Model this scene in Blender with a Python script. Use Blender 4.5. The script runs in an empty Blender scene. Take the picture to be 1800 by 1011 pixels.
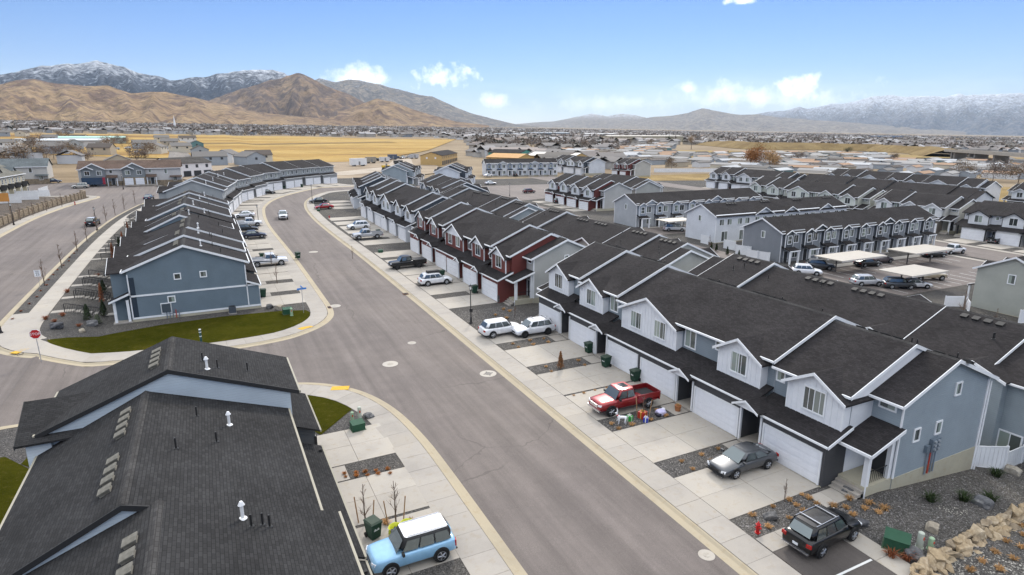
import bpy, bmesh, math, random
import numpy as np
from mathutils import Vector, Matrix, noise
random.seed(11)
RAD = math.radians
S = bpy.context.scene
COL = S.collection

# ------------------------------------------------------------------ camera
CAM_H, F_PX, PITCH, YAW = 22.5, 1070.0, RAD(14.036), RAD(-26.421)
cam = bpy.data.cameras.new('camera'); co = bpy.data.objects.new('camera', cam); COL.objects.link(co)
co.location = (0, 0, CAM_H); co.rotation_euler = (RAD(90)-PITCH, 0, YAW)
cam.sensor_width = 36; cam.lens = 36*F_PX/1800; cam.clip_start = 0.5; cam.clip_end = 90000
S.camera = co
# ------------------------------------------------------------------ light
SUN_AZ, SUN_EL = RAD(36), RAD(35)      # azimuth clockwise from +Y
SKY, SUNP, EXPO = 0.08, 1.5, 0.92
w = bpy.data.worlds.new('World'); S.world = w; w.use_nodes = True
sd = Vector((math.sin(SUN_AZ)*math.cos(SUN_EL), math.cos(SUN_AZ)*math.cos(SUN_EL), math.sin(SUN_EL)))
sl = bpy.data.lights.new('sun', 'SUN'); so = bpy.data.objects.new('sun', sl); COL.objects.link(so)
sl.energy = SUNP; sl.angle = RAD(11); sl.color = (1, .93, .84)
so.rotation_euler = (-sd).to_track_quat('-Z', 'Y').to_euler(); so.location = (0, 0, 300)
S.view_settings.view_transform = 'Standard'; S.view_settings.look = 'None'
S.view_settings.exposure = EXPO; S.view_settings.gamma = 1; S.view_settings.use_curve_mapping = False
S.cycles.use_denoising = True; S.cycles.max_bounces = 5; S.cycles.diffuse_bounces = 2; S.cycles.glossy_bounces = 2
S.cycles.transmission_bounces = 2; S.cycles.volume_bounces = 0; S.cycles.caustics_reflective = False; S.cycles.caustics_refractive = False
S.cycles.use_adaptive_sampling = True

def pixel_ray(x, y):
    a = (x-900)/F_PX; b = -(y-505.5)/F_PX; c, n = math.cos(PITCH), math.sin(PITCH)
    d = (a, c+b*n, -n+b*c); c, n = math.cos(YAW), math.sin(YAW)
    return Vector((d[0]*c-d[1]*n, d[0]*n+d[1]*c, d[2]))

def build_sky():
    nt = w.node_tree; N = nt.nodes; L = nt.links; N.clear()
    out = N.new('ShaderNodeOutputWorld'); bg = N.new('ShaderNodeBackground'); bg.inputs[1].default_value = SKY
    sky = N.new('ShaderNodeTexSky'); sky.sky_type = 'NISHITA'; sky.sun_disc = False
    sky.sun_elevation = SUN_EL; sky.sun_rotation = SUN_AZ; sky.altitude = 1400; sky.air_density = 1.0; sky.dust_density = .1; sky.ozone_density = 3.0
    tc = N.new('ShaderNodeTexCoord')
    def math_(op, a, b=None, clamp=False):
        m = N.new('ShaderNodeMath'); m.operation = op; m.use_clamp = clamp
        for i, v in enumerate((a, b)):
            if v is None: continue
            if isinstance(v, (int, float)): m.inputs[i].default_value = v
            else: L.new(v, m.inputs[i])
        return m.outputs[0]
    def nz(scale, detail, rough, zs=1.0):
        mp = N.new('ShaderNodeMapping'); mp.inputs['Scale'].default_value = (1, 1, zs); L.new(tc.outputs['Generated'], mp.inputs[0])
        n = N.new('ShaderNodeTexNoise'); n.inputs['Scale'].default_value = scale; n.inputs['Detail'].default_value = detail; n.inputs['Roughness'].default_value = rough
        L.new(mp.outputs[0], n.inputs[0]); return n.outputs[0]
    n1 = nz(26, 6, .62); n2 = nz(60, 4, .6)
    total = None
    # the cumulus puffs that stand over the ranges: direction, half width and half height in radians, weight
    for (px, py, rw, rh, k) in ((772, 136, .048, .021, 1.0), (630, 137, .046, .018, .75), (874, 178, .026, .014, .7), (1408, 156, .042, .021, 1.1),
                                (1212, 156, .014, .010, .6), (1330, 172, .15, .022, .55), (1090, 182, .14, .016, .38), (1304, 1, .022, .005, .9),
                                (-120, 150, .05, .02, .8), (1980, 120, .06, .02, .8)):
        d = pixel_ray(px, py).normalized(); right = d.cross(Vector((0, 0, 1))).normalized(); up = right.cross(d)
        def dot(v):
            m = N.new('ShaderNodeVectorMath'); m.operation = 'DOT_PRODUCT'; L.new(tc.outputs['Generated'], m.inputs[0]); m.inputs[1].default_value = v; return m.outputs['Value']
        x = math_('DIVIDE', dot(right), rw)
        v = math_('DIVIDE', math_('SUBTRACT', dot(up), d.dot(up)), rh)
        r2 = math_('ADD', math_('MULTIPLY', x, x), math_('MULTIPLY', v, v))
        m = math_('SUBTRACT', 1.0, math_('SQRT', r2))
        m = math_('ADD', m, math_('MULTIPLY', math_('SUBTRACT', n1, .5), 2.6))
        m = math_('ADD', m, math_('MULTIPLY', math_('SUBTRACT', n2, .5), 1.5))
        m = math_('MULTIPLY', math_('MULTIPLY', m, 1.25), k, True)
        front = math_('GREATER_THAN', dot(d), .8)
        near = math_('LESS_THAN', r2, 9.0)
        m = math_('MULTIPLY', math_('MULTIPLY', m, front), near)
        total = m if total is None else math_('MAXIMUM', total, m)
    # thin veil low all round the horizon
    sep = N.new('ShaderNodeSeparateXYZ'); L.new(tc.outputs['Generated'], sep.inputs[0])
    band = math_('SUBTRACT', 1.0, math_('DIVIDE', math_('ABSOLUTE', math_('SUBTRACT', sep.outputs[2], .045)), .05), True)
    veil = math_('MULTIPLY', band, math_('MULTIPLY', math_('SUBTRACT', nz(5, 5, .6, 5.0), .42), 2.2, True), True)
    total = math_('MAXIMUM', total, math_('MULTIPLY', veil, .4))
    # unseen broken cloud deck, inferred from soft shadows, added for brighter ambient; same all round
    deck = math_('MULTIPLY', math_('MULTIPLY', math_('SUBTRACT', sep.outputs[2], .30), 6.0, True), math_('MULTIPLY', math_('SUBTRACT', nz(3.2, 6, .6), .25), 5.0, True), True)
    total = math_('MAXIMUM', total, deck)
    hs = N.new('ShaderNodeHueSaturation'); hs.inputs['Saturation'].default_value = 1.2; hs.inputs['Value'].default_value = 1.0
    tint = N.new('ShaderNodeMix'); tint.data_type = 'RGBA'; tint.blend_type = 'MULTIPLY'; tint.inputs[0].default_value = 1; tint.inputs[7].default_value = (.73, .70, .80, 1); L.new(sky.outputs[0], tint.inputs[6]); L.new(tint.outputs[2], hs.inputs['Color'])
    mix = N.new('ShaderNodeMix'); mix.data_type = 'RGBA'; L.new(total, mix.inputs[0]); L.new(hs.outputs[0], mix.inputs[6]); mix.inputs[7].default_value = (12.5, 12.9, 13.6, 1)
    L.new(mix.outputs[2], bg.inputs[0]); L.new(bg.outputs[0], out.inputs[0])
build_sky()

# ------------------------------------------------------------------ terrain: the whole valley floor tilts gently
SL = .0205
BRK = (-40, -16, -12, 36, 50)
def hx(x):
    if x < -40: return 1.0-(x+40)*.012
    if x < -16: return 1.0
    if x < -12: return (-12-x)/4
    if x < 36: return 0.0
    if x < 50: return -1.5*(x-36)/14
    return -1.5-.0085*(x-50)
def T(x, y): return SL*y+hx(x)
def at(px, py, h=0.0):
    """pixel of the photograph -> point on the ground (raised by h)"""
    d = pixel_ray(px, py); e = 0.0
    for _ in range(12):
        t = (h+e-CAM_H)/(d[2]-SL*d[1]); x, y = d[0]*t, d[1]*t; e = hx(x)
    return x, y

# ------------------------------------------------------------------ object helpers
def link(o, parent=None):
    COL.objects.link(o)
    if parent is not None: o.parent = parent
    return o
def tag(o, label, cat=None, group=None):
    o['label'] = label
    if cat: o['category'] = cat
    if group: o['group'] = group
    return o
def thing(name, label, cat, loc, rz=0.0, group=None):
    o = bpy.data.objects.new(name, None); o.empty_display_size = .2; link(o)
    o.location = loc; o.rotation_euler = (0, 0, rz); return tag(o, label, cat, group)
def struct(o, kind='structure'): o['kind'] = kind; return o
def inst(name, mesh, parent, loc=(0, 0, 0), rz=0.0, scale=None):
    o = bpy.data.objects.new(name, mesh); link(o, parent); o.location = loc
    if rz: o.rotation_euler = (0, 0, rz)
    if scale: o.scale = scale
    return o
def copy_tree(o, parent=None):
    c = o.copy(); COL.objects.link(c); c.parent = parent
    for ch in o.children: copy_tree(ch, c)
    return c

class MB:
    def __init__(s): s.v = []; s.f = []
    def add(s, vs, fs):
        b = len(s.v); s.v += [tuple(p) for p in vs]; s.f += [tuple(i+b for i in f) for f in fs]; return s
    def box(s, x0, x1, y0, y1, z0, z1):
        return s.add([(x0,y0,z0),(x1,y0,z0),(x1,y1,z0),(x0,y1,z0),(x0,y0,z1),(x1,y0,z1),(x1,y1,z1),(x0,y1,z1)],
                     [(0,3,2,1),(4,5,6,7),(0,1,5,4),(1,2,6,5),(2,3,7,6),(3,0,4,7)])
    def ext(s, pts, vec):
        """closed solid: the polygon pts swept by vec"""
        n = len(pts); q = [(p[0]+vec[0], p[1]+vec[1], p[2]+vec[2]) for p in pts]
        a = Vector((0, 0, 0))
        for i in range(1, n-1): a += (Vector(pts[i])-Vector(pts[0])).cross(Vector(pts[i+1])-Vector(pts[0]))
        fl = a.dot(Vector(vec)) > 0
        fs = [tuple(range(n-1, -1, -1)), tuple(range(n, 2*n))]+[(i, (i+1) % n, n+(i+1) % n, n+i) for i in range(n)]
        if not fl: fs = [f[::-1] for f in fs]
        return s.add(list(pts)+q, fs)
    def gable(s, ax, a0, lo, hi, t=.14):
        """roof of two slabs. a0,(ar),a1 = (pos,z) of eave, ridge, eave; ax 'u': profile in d, swept along u; 'd': profile in u, swept along d"""
        e0, r, e1 = a0
        P = lambda a, k: (k, a[0], a[1]) if ax == 'u' else (a[0], k, a[1])
        dn = lambda a: (a[0], a[1]-t)
        for A, B in ((e0, r), (r, e1)):
            s.ext([P(A, lo), P(B, lo), P(dn(B), lo), P(dn(A), lo)], (hi-lo, 0, 0) if ax == 'u' else (0, hi-lo, 0))
        return s
    def cyl(s, p0, p1, r0, r1=None, n=10, cap=True):
        r1 = r0 if r1 is None else r1; p0 = Vector(p0); p1 = Vector(p1); d = (p1-p0).normalized()
        a = d.cross(Vector((0, 0, 1)) if abs(d.z) < .9 else Vector((1, 0, 0))).normalized(); b = d.cross(a)
        vs = [p0+(a*math.cos(2*math.pi*i/n)+b*math.sin(2*math.pi*i/n))*r0 for i in range(n)]+[p1+(a*math.cos(2*math.pi*i/n)+b*math.sin(2*math.pi*i/n))*r1 for i in range(n)]
        fs = [(i, (i+1) % n, n+(i+1) % n, n+i) for i in range(n)]
        if cap: fs += [tuple(range(n-1, -1, -1)), tuple(range(n, 2*n))]
        return s.add(vs, fs)
    def mesh(s, name, mat, uv=True, smooth=None):
        me = bpy.data.meshes.new(name); me.from_pydata(s.v, [], s.f)
        if mat: me.materials.append(mat)
        if uv:
            l = me.uv_layers.new(name='uv'); vs = me.vertices; dat = []
            for p in me.polygons:
                n = p.normal; u = Vector((-n.y, n.x, 0))
                u = u.normalized() if u.length > 1e-3 else Vector((1, 0, 0))
                v = n.cross(u)
                for vi in p.vertices:
                    c = vs[vi].co; dat += [c.dot(u), c.dot(v)]
            l.data.foreach_set('uv', dat)
        if smooth is not None:
            me.polygons.foreach_set('use_smooth', [True]*len(me.polygons)); me.set_sharp_from_angle(angle=RAD(smooth))
        return me
    def build(s, name, mat, parent=None, uv=True, smooth=None, loc=None, rz=0.0):
        o = bpy.data.objects.new(name, s.mesh(name, mat, uv, smooth)); link(o, parent)
        if loc: o.location = loc
        if rz: o.rotation_euler = (0, 0, rz)
        return o
def np_mesh(name, V, F, mat):
    """fast mesh from an (n,3) array and an (m,k) face array"""
    me = bpy.data.meshes.new(name); n, k = F.shape
    me.vertices.add(len(V)); me.vertices.foreach_set('co', V.astype(np.float32).ravel())
    me.loops.add(n*k); me.loops.foreach_set('vertex_index', F.astype(np.int32).ravel())
    me.polygons.add(n); me.polygons.foreach_set('loop_start', np.arange(0, n*k, k, dtype=np.int32)); me.polygons.foreach_set('loop_total', np.full(n, k, dtype=np.int32))
    me.update(calc_edges=True); me.materials.append(mat); return me

# ------------------------------------------------------------------ materials
MATS = {}
class NT:
    def __init__(s, name):
        s.m = bpy.data.materials.new(name); s.m.use_nodes = True; s.t = s.m.node_tree; s.N = s.t.nodes; s.b = s.N['Principled BSDF']
    def n(s, typ, **k):
        o = s.N.new('ShaderNode'+typ)
        for a, v in k.items(): setattr(o, a, v)
        return o
    def lk(s, a, b): s.t.links.new(a, b); return s
    def val(s, sock, v):
        if hasattr(v, 'links') or isinstance(v, bpy.types.NodeSocket): s.lk(v, sock)
        else: sock.default_value = v
    def noise(s, vec, scale, detail=4, rough=.55, typ='TexNoise'):
        n = s.n(typ); n.inputs['Scale'].default_value = scale
        if 'Detail' in n.inputs: n.inputs['Detail'].default_value = detail
        if 'Roughness' in n.inputs: n.inputs['Roughness'].default_value = rough
        if vec is not None: s.lk(vec, n.inputs['Vector'])
        return n
    def ramp(s, fac, stops):
        r = s.n('ValToRGB'); e = r.color_ramp.elements
        while len(e) < len(stops): e.new(.5)
        for i, (p, c) in enumerate(stops): e[i].position = p; e[i].color = (*c, 1) if len(c) == 3 else c
        s.lk(fac, r.inputs[0]); return r.outputs[0]
    def mix(s, fac, a, b, blend='MIX'):
        m = s.n('Mix', data_type='RGBA', blend_type=blend)
        for i, v in ((0, fac), (6, a), (7, b)):
            if isinstance(v, bpy.types.NodeSocket): s.lk(v, m.inputs[i])
            else: m.inputs[i].default_value = v if i == 0 else ((*v, 1) if len(v) == 3 else v)
        return m.outputs[2]
    def math(s, op, a, b=None, clamp=False):
        m = s.n('Math', operation=op, use_clamp=clamp)
        for i, v in enumerate((a, b)):
            if v is None: continue
            if isinstance(v, bpy.types.NodeSocket): s.lk(v, m.inputs[i])
            else: m.inputs[i].default_value = v
        return m.outputs[0]
    def pos(s): return s.n('NewGeometry').outputs['Position']
    def obj(s): return s.n('TexCoord').outputs['Object']
    def uv(s): return s.n('TexCoord').outputs['UV']
    def rnd(s): return s.n('ObjectInfo').outputs['Random']
    def scaled(s, vec, sc):
        m = s.n('Mapping'); m.inputs['Scale'].default_value = sc; s.lk(vec, m.inputs[0]); return m.outputs[0]
    def bump(s, h, dist=.02, strength=.6):
        b = s.n('Bump'); b.inputs['Distance'].default_value = dist; b.inputs['Strength'].default_value = strength; s.lk(h, b.inputs['Height']); s.lk(b.outputs[0], s.b.inputs['Normal']); return s
    def done(s, col, rough=.7, spec=.3, metal=0.0):
        s.val(s.b.inputs['Base Color'], col if isinstance(col, bpy.types.NodeSocket) else (*col, 1))
        s.val(s.b.inputs['Roughness'], rough); s.b.inputs['Specular IOR Level'].default_value = spec; s.b.inputs['Metallic'].default_value = metal
        return s.m
def cached(fn):
    def g(*a):
        k = (fn.__name__,)+a
        if k not in MATS: MATS[k] = fn(*a)
        return MATS[k]
    return g
def mulc(c, k): return tuple(v*k for v in c)
@cached
def shingle(c, seed=0):
    s = NT('asphalt_shingle'); uv = s.uv(); b = s.n('TexBrick'); s.lk(uv, b.inputs[0])
    b.inputs['Scale'].default_value = 1; b.inputs['Brick Width'].default_value = .31; b.inputs['Row Height'].default_value = .145; b.inputs['Mortar Size'].default_value = .012
    b.inputs['Mortar Smooth'].default_value = .3; b.inputs['Bias'].default_value = 0; b.offset = .37
    b.inputs['Color1'].default_value = (*mulc(c, .72), 1); b.inputs['Color2'].default_value = (*mulc(c, 1.3), 1); b.inputs['Mortar'].default_value = (*mulc(c, .42), 1)
    big = s.noise(s.obj(), .35, 5, .6); fine = s.noise(uv, 30, 2, .6)
    col = s.mix(s.math('MULTIPLY', fine.outputs[0], .5), b.outputs[0], mulc(c, 1.5))
    col = s.mix(1.0, col, s.ramp(big.outputs[0], [(.3, (.78,)*3), (.7, (1.18,)*3)]), 'MULTIPLY')
    s.bump(s.math('SUBTRACT', s.math('MULTIPLY', fine.outputs[0], .3), b.outputs[1]), .02, .7)
    return s.done(col, .95, .08)
@cached
def siding(c, lap=.16):
    s = NT('lap_siding'); uv = s.uv(); sx = s.n('SeparateXYZ'); s.lk(uv, sx.inputs[0])
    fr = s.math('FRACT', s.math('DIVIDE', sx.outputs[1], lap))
    big = s.noise(s.obj(), .5, 5, .6)
    col = s.mix(1.0, c, s.ramp(big.outputs[0], [(.3, (.9,)*3), (.7, (1.06,)*3)]), 'MULTIPLY')
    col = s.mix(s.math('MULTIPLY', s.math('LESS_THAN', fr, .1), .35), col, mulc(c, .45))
    s.bump(fr, .02, .7); return s.done(col, .6, .3)
@cached
def paint(c, rough=.55):
    s = NT('paint'); big = s.noise(s.obj(), .9, 5, .65)
    col = s.mix(1.0, c, s.ramp(big.outputs[0], [(.3, (.91,)*3), (.7, (1.04,)*3)]), 'MULTIPLY')
    return s.done(col, rough, .35)
@cached
def plain(c, rough=.6, metal=0.0, spec=.4):
    return NT('plain').done(c, rough, spec, metal)
@cached
def carpaint(c, metal=.3):
    s = NT('car_paint'); s.b.inputs['Coat Weight'].default_value = .7 if sum(c) > .1 else .4; s.b.inputs['Coat Roughness'].default_value = .06
    n = s.noise(s.obj(), 2.2, 3, .6); return s.done(s.mix(1.0, c, s.ramp(n.outputs[0], [(.3, (.9,)*3), (.7, (1.05,)*3)]), 'MULTIPLY'), .35, .5, metal)
@cached
def window_glass():
    s = NT('window_glass'); r = s.rnd(); sx = s.n('SeparateXYZ'); s.lk(s.obj(), sx.inputs[0])
    split = s.math('GREATER_THAN', s.math('MULTIPLY', sx.outputs[0], s.math('SUBTRACT', s.math('FRACT', s.math('MULTIPLY', r, 7.3)), .45)), 0)
    blind = s.ramp(r, [(0, (.02, .025, .025)), (.3, (.05, .06, .055)), (.31, (.22, .27, .24)), (.75, (.34, .38, .33)), (.76, (.10, .12, .12)), (1, (.2, .22, .2))])
    col = s.mix(s.math('MULTIPLY', split, .75), blind, (.03, .035, .037))
    return s.done(col, .06, .7)
@cached
def car_glass(): return NT('car_glass').done((.15, .175, .18), .06, .8, .62)
@cached
def concrete(c, stain=.5):
    s = NT('concrete'); p = s.pos(); r = s.rnd()
    a = s.noise(p, .33, 6, .65); b = s.noise(p, 2.3, 5, .6); d = s.noise(p, 40, 2, .5)
    col = s.mix(1.0, c, s.ramp(a.outputs[0], [(.3, (.86, .86, .87)), (.5, (1, 1, 1)), (.72, (1.06, 1.04, 1.0))]), 'MULTIPLY')
    col = s.mix(s.math('MULTIPLY', s.ramp(b.outputs[0], [(.55, (0, 0, 0)), (.75, (1, 1, 1))]), .6*stain), col, mulc((c[0], c[1]*.89, c[2]*.72), .84))
    col = s.mix(1.0, col, s.ramp(r, [(0, (.93,)*3), (1, (1.05,)*3)]), 'MULTIPLY')
    col = s.mix(1.0, col, s.ramp(d.outputs[0], [(.3, (.94,)*3), (.7, (1.05,)*3)]), 'MULTIPLY')
    s.bump(d.outputs[0], .004, .5); return s.done(col, .85, .2)
@cached
def asphalt(c):
    s = NT('asphalt'); p = s.pos()
    a = s.noise(p, .06, 6, .62); st = s.noise(s.scaled(p, (1.1, .03, 1)), 1.0, 4, .6); f = s.noise(p, 26, 3, .7); pt = s.noise(p, .5, 5, .7)
    col = s.mix(1.0, c, s.ramp(a.outputs[0], [(.3, (.82, .82, .84)), (.55, (1, 1, 1)), (.75, (1.15, 1.13, 1.1))]), 'MULTIPLY')
    col = s.mix(1.0, col, s.ramp(st.outputs[0], [(.3, (.80,)*3), (.7, (1.17,)*3)]), 'MULTIPLY')
    col = s.mix(1.0, col, s.ramp(pt.outputs[0], [(.3, (.9,)*3), (.7, (1.08,)*3)]), 'MULTIPLY')
    col = s.mix(1.0, col, s.ramp(f.outputs[0], [(.25, (.7,)*3), (.75, (1.3,)*3)]), 'MULTIPLY')
    wob = s.noise(p, .25, 4, .6); ad = s.n('VectorMath', operation='MULTIPLY_ADD'); s.lk(wob.outputs['Color'], ad.inputs[0]); ad.inputs[1].default_value = (3, 3, 0); s.lk(p, ad.inputs[2])
    v = s.n('TexVoronoi', feature='DISTANCE_TO_EDGE'); v.inputs['Scale'].default_value = .075; s.lk(ad.outputs[0], v.inputs['Vector'])
    crack = s.math('MULTIPLY', s.math('LESS_THAN', v.outputs['Distance'], .0035), s.ramp(a.outputs[0], [(.47, (0, 0, 0)), (.56, (.42, .42, .42))]))
    col = s.mix(crack, col, mulc(c, .35))
    s.bump(f.outputs[0], .006, .6); return s.done(col, .85, .25)
@cached
def gravel(c, scale=16.0):
    s = NT('gravel'); p = s.pos(); v = s.n('TexVoronoi'); v.inputs['Scale'].default_value = scale; s.lk(p, v.inputs['Vector'])
    sx = s.n('SeparateColor'); s.lk(v.outputs['Color'], sx.inputs[0]); big = s.noise(p, .5, 5, .6); huge = s.noise(p, .09, 3, .6)
    col = s.ramp(sx.outputs[0], [(0, mulc(c, .35)), (.45, mulc(c, .85)), (.75, c), (.93, mulc(c, 1.5)), (1, (c[0]*2.2, c[1]*2.1, c[2]*2.0))])
    col = s.mix(s.math('MULTIPLY', v.outputs['Distance'], 1.0, True), col, mulc(c, .25))
    col = s.mix(1.0, col, s.ramp(big.outputs[0], [(.3, (.85, .84, .83)), (.7, (1.15, 1.13, 1.1))]), 'MULTIPLY')
    col = s.mix(1.0, col, s.ramp(huge.outputs[0], [(.35, (.88, .88, .9)), (.65, (1.12, 1.09, 1.03))]), 'MULTIPLY')
    s.bump(s.math('SUBTRACT', 1.0, v.outputs['Distance']), .03, .8); return s.done(col, .95, .1)
@cached
def soil(c, c2, sc=.02, fine=2.0):
    s = NT('dry_ground'); p = s.pos(); a = s.noise(p, sc, 8, .62); b = s.noise(p, fine, 5, .65); st = s.noise(s.scaled(p, (.25, 1.6, 1)), sc*3, 5, .6)
    col = s.ramp(a.outputs[0], [(.33, c), (.66, c2)])
    col = s.mix(1.0, col, s.ramp(b.outputs[0], [(.25, (.75,)*3), (.75, (1.25,)*3)]), 'MULTIPLY')
    col = s.mix(1.0, col, s.ramp(st.outputs[0], [(.3, (.82, .8, .78)), (.7, (1.14, 1.13, 1.1))]), 'MULTIPLY')
    return s.done(col, .95, .05)
@cached
def stubble():
    s = NT('dry_field'); p = s.pos(); a = s.noise(s.scaled(p, (.35, 1.5, 1)), .006, 7, .62); b = s.noise(p, .05, 6, .7); f = s.noise(p, .6, 4, .7)
    col = s.ramp(a.outputs[0], [(.36, (.19, .12, .06)), (.46, (.33, .215, .075)), (.6, (.40, .28, .11)), (.72, (.27, .2, .09))])
    col = s.mix(1.0, col, s.ramp(b.outputs[0], [(.3, (.8, .79, .76)), (.7, (1.16, 1.15, 1.1))]), 'MULTIPLY')
    col = s.mix(1.0, col, s.ramp(f.outputs[0], [(.3, (.82,)*3), (.7, (1.16,)*3)]), 'MULTIPLY'); return s.done(col, .95, .05)
@cached
def lawn():
    s = NT('lawn'); p = s.pos(); a = s.noise(p, .4, 6, .7); b = s.noise(p, 3, 4, .7); f = s.noise(p, 30, 3, .8)
    col = s.ramp(a.outputs[0], [(.3, (.030, .033, .004)), (.55, (.046, .046, .006)), (.75, (.085, .068, .014))])
    col = s.mix(s.ramp(b.outputs[0], [(.55, (0, 0, 0)), (.8, (.6, .6, .6))]), col, (.11, .085, .028))
    col = s.mix(1.0, col, s.ramp(f.outputs[0], [(.25, (.45,)*3), (.75, (1.5,)*3)]), 'MULTIPLY')
    s.bump(f.outputs[0], .04, 1.0); return s.done(col, .95, .0)
@cached
def leafy(c1, c2, sc=6.0):
    s = NT('foliage'); n = s.noise(s.obj(), sc, 3, .6); r = s.rnd()
    col = s.mix(1.0, s.ramp(n.outputs[0], [(.3, c1), (.7, c2)]), s.ramp(r, [(0, (.75,)*3), (1, (1.25,)*3)]), 'MULTIPLY'); return s.done(col, .85, .1)
@cached
def rock(c, c2, var=1):
    s = NT('rock'); o = s.obj(); n = s.noise(o, 3.0, 6, .65); r = s.rnd()
    col = s.ramp(n.outputs[0], [(.28, mulc(c, .6)), (.5, c), (.72, c2)])
    if var: col = s.mix(1.0, col, s.ramp(r, [(0, (.72, .70, .68)), (.35, (.95, .9, .82)), (.7, (1.1, 1.02, .88)), (1, (1.2, 1.18, 1.12))]), 'MULTIPLY')
    s.bump(n.outputs[0], .06, .9); return s.done(col, .9, .15)
@cached
def stone_veneer(c):
    s = NT('stone_veneer'); uv = s.uv(); b = s.n('TexBrick'); s.lk(uv, b.inputs[0]); b.inputs['Scale'].default_value = 1
    b.inputs['Brick Width'].default_value = .5; b.inputs['Row Height'].default_value = .17; b.inputs['Mortar Size'].default_value = .012
    b.inputs['Color1'].default_value = (*mulc(c, .65), 1); b.inputs['Color2'].default_value = (*mulc(c, 1.35), 1); b.inputs['Mortar'].default_value = (*mulc(c, .4), 1)
    s.bump(s.math('SUBTRACT', 1.0, b.outputs[1]), .02, .8); return s.done(b.outputs[0], .85, .2)
@cached
def noisy(c, c2, sc, rough=.9):
    s = NT('weathered'); n = s.noise(s.obj(), sc, 5, .6); return s.done(s.ramp(n.outputs[0], [(.3, c), (.7, c2)]), rough, .15)
# ------------------------------------------------------------------ ground sheets
ASPH = asphalt((.158, .136, .124)); ASPH2 = asphalt((.088, .077, .07)); CONC = concrete((.345, .318, .283), .8); CONC_NEW = concrete((.375, .345, .303), .9)
GUTTER = concrete((.36, .31, .225), 1.0); GRAV = gravel((.15, .145, .14)); GRAV2 = gravel((.19, .165, .145), 13.0); LAWN = lawn()
def drape(name, pts, dz, mat, parent=None, skirt=0.0):
    bm = bmesh.new(); vs = [bm.verts.new((x, y, 0)) for x, y in pts]; bm.faces.new(vs)
    for b in BRK: bmesh.ops.bisect_plane(bm, geom=bm.verts[:]+bm.edges[:]+bm.faces[:], plane_co=(b, 0, 0), plane_no=(1, 0, 0))
    bmesh.ops.triangulate(bm, faces=bm.faces[:]); bmesh.ops.recalc_face_normals(bm, faces=bm.faces[:])
    if sum(f.normal.z for f in bm.faces) < 0: bmesh.ops.reverse_faces(bm, faces=bm.faces[:])
    for v in bm.verts: v.co.z = T(v.co.x, v.co.y)+dz
    if skirt:
        ed = [e for e in bm.edges if e.is_boundary]; r = bmesh.ops.extrude_edge_only(bm, edges=ed)
        for v in r['geom']:
            if isinstance(v, bmesh.types.BMVert): v.co.z -= skirt
    me = bpy.data.meshes.new(name); bm.to_mesh(me); bm.free(); me.materials.append(mat)
    o = bpy.data.objects.new(name, me); link(o, parent)
    if parent is None: struct(o)
    return o
def resample(poly, step):
    out = [poly[0]]
    for (x0, y0), (x1, y1) in zip(poly, poly[1:]):
        n = max(1, int(math.hypot(x1-x0, y1-y0)/step+.5))
        out += [(x0+(x1-x0)*i/n, y0+(y1-y0)*i/n) for i in range(1, n+1)]
    return out
def smooth_line(poly, it=2):
    for _ in range(it):
        q = [poly[0]]
        for a, b in zip(poly, poly[1:]):
            q += [(a[0]*.75+b[0]*.25, a[1]*.75+b[1]*.25), (a[0]*.25+b[0]*.75, a[1]*.25+b[1]*.75)]
        q.append(poly[-1]); poly = q
    return poly
def arc_step(poly, step):
    """points at even arc length"""
    out = [poly[0]]; rest = step
    for (x0, y0), (x1, y1) in zip(poly, poly[1:]):
        L = math.hypot(x1-x0, y1-y0); s = 0.0
        while L-s >= rest:
            s += rest; rest = step; out.append((x0+(x1-x0)*s/L, y0+(y1-y0)*s/L))
        rest -= L-s
    return out
def offs(poly, o):
    """offset to the left of travel"""
    out = []
    for i, p in enumerate(poly):
        a = poly[max(i-1, 0)]; b = poly[min(i+1, len(poly)-1)]; dx, dy = b[0]-a[0], b[1]-a[1]; l = math.hypot(dx, dy) or 1
        out.append((p[0]-dy/l*o, p[1]+dx/l*o))
    return out
def strip(name, poly, prof, mat, parent=None):
    """ribbon along poly; prof = [(offset, dz), ...]"""
    V = []; F = []; k = len(prof); P = [offs(poly, o) for o, _ in prof]
    for i in range(len(poly)):
        for j in range(k): x, y = P[j][i]; V.append((x, y, T(x, y)+prof[j][1]))
    up = prof[1][0] > prof[0][0]
    for i in range(len(poly)-1):
        for j in range(k-1):
            q = (i*k+j, (i+1)*k+j, (i+1)*k+j+1, i*k+j+1); F.append(q[::-1] if up else q)
    o = MB().add(V, F).build(name, mat, parent, uv=False)
    if parent is None: struct(o)
    return o
def quad_slab(parent, q, dz, th, mat, gap=.014, name='slab'):
    cx = sum(p[0] for p in q)/4; cy = sum(p[1] for p in q)/4
    def inn(p):
        l = math.hypot(p[0]-cx, p[1]-cy); k = (l-gap)/l; return cx+(p[0]-cx)*k, cy+(p[1]-cy)*k
    w_ = random.uniform(-.004, .004); top = [(*inn(p), 0) for p in q]
    m = MB(); vs = [(x-cx, y-cy, T(x, y)+dz+w_-T(cx, cy)) for x, y, _ in top]; vs += [(x, y, z-th) for x, y, z in vs]
    a = (q[1][0]-q[0][0])*(q[2][1]-q[0][1])-(q[1][1]-q[0][1])*(q[2][0]-q[0][0])
    fs = [(0, 1, 2, 3)]+[(i, i+4, (i+1) % 4+4, (i+1) % 4) for i in range(4)]
    if a < 0: fs = [f[::-1] for f in fs]
    m.add(vs, fs); return m.build(name, mat, parent, uv=False, loc=(cx, cy, T(cx, cy)))

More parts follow.
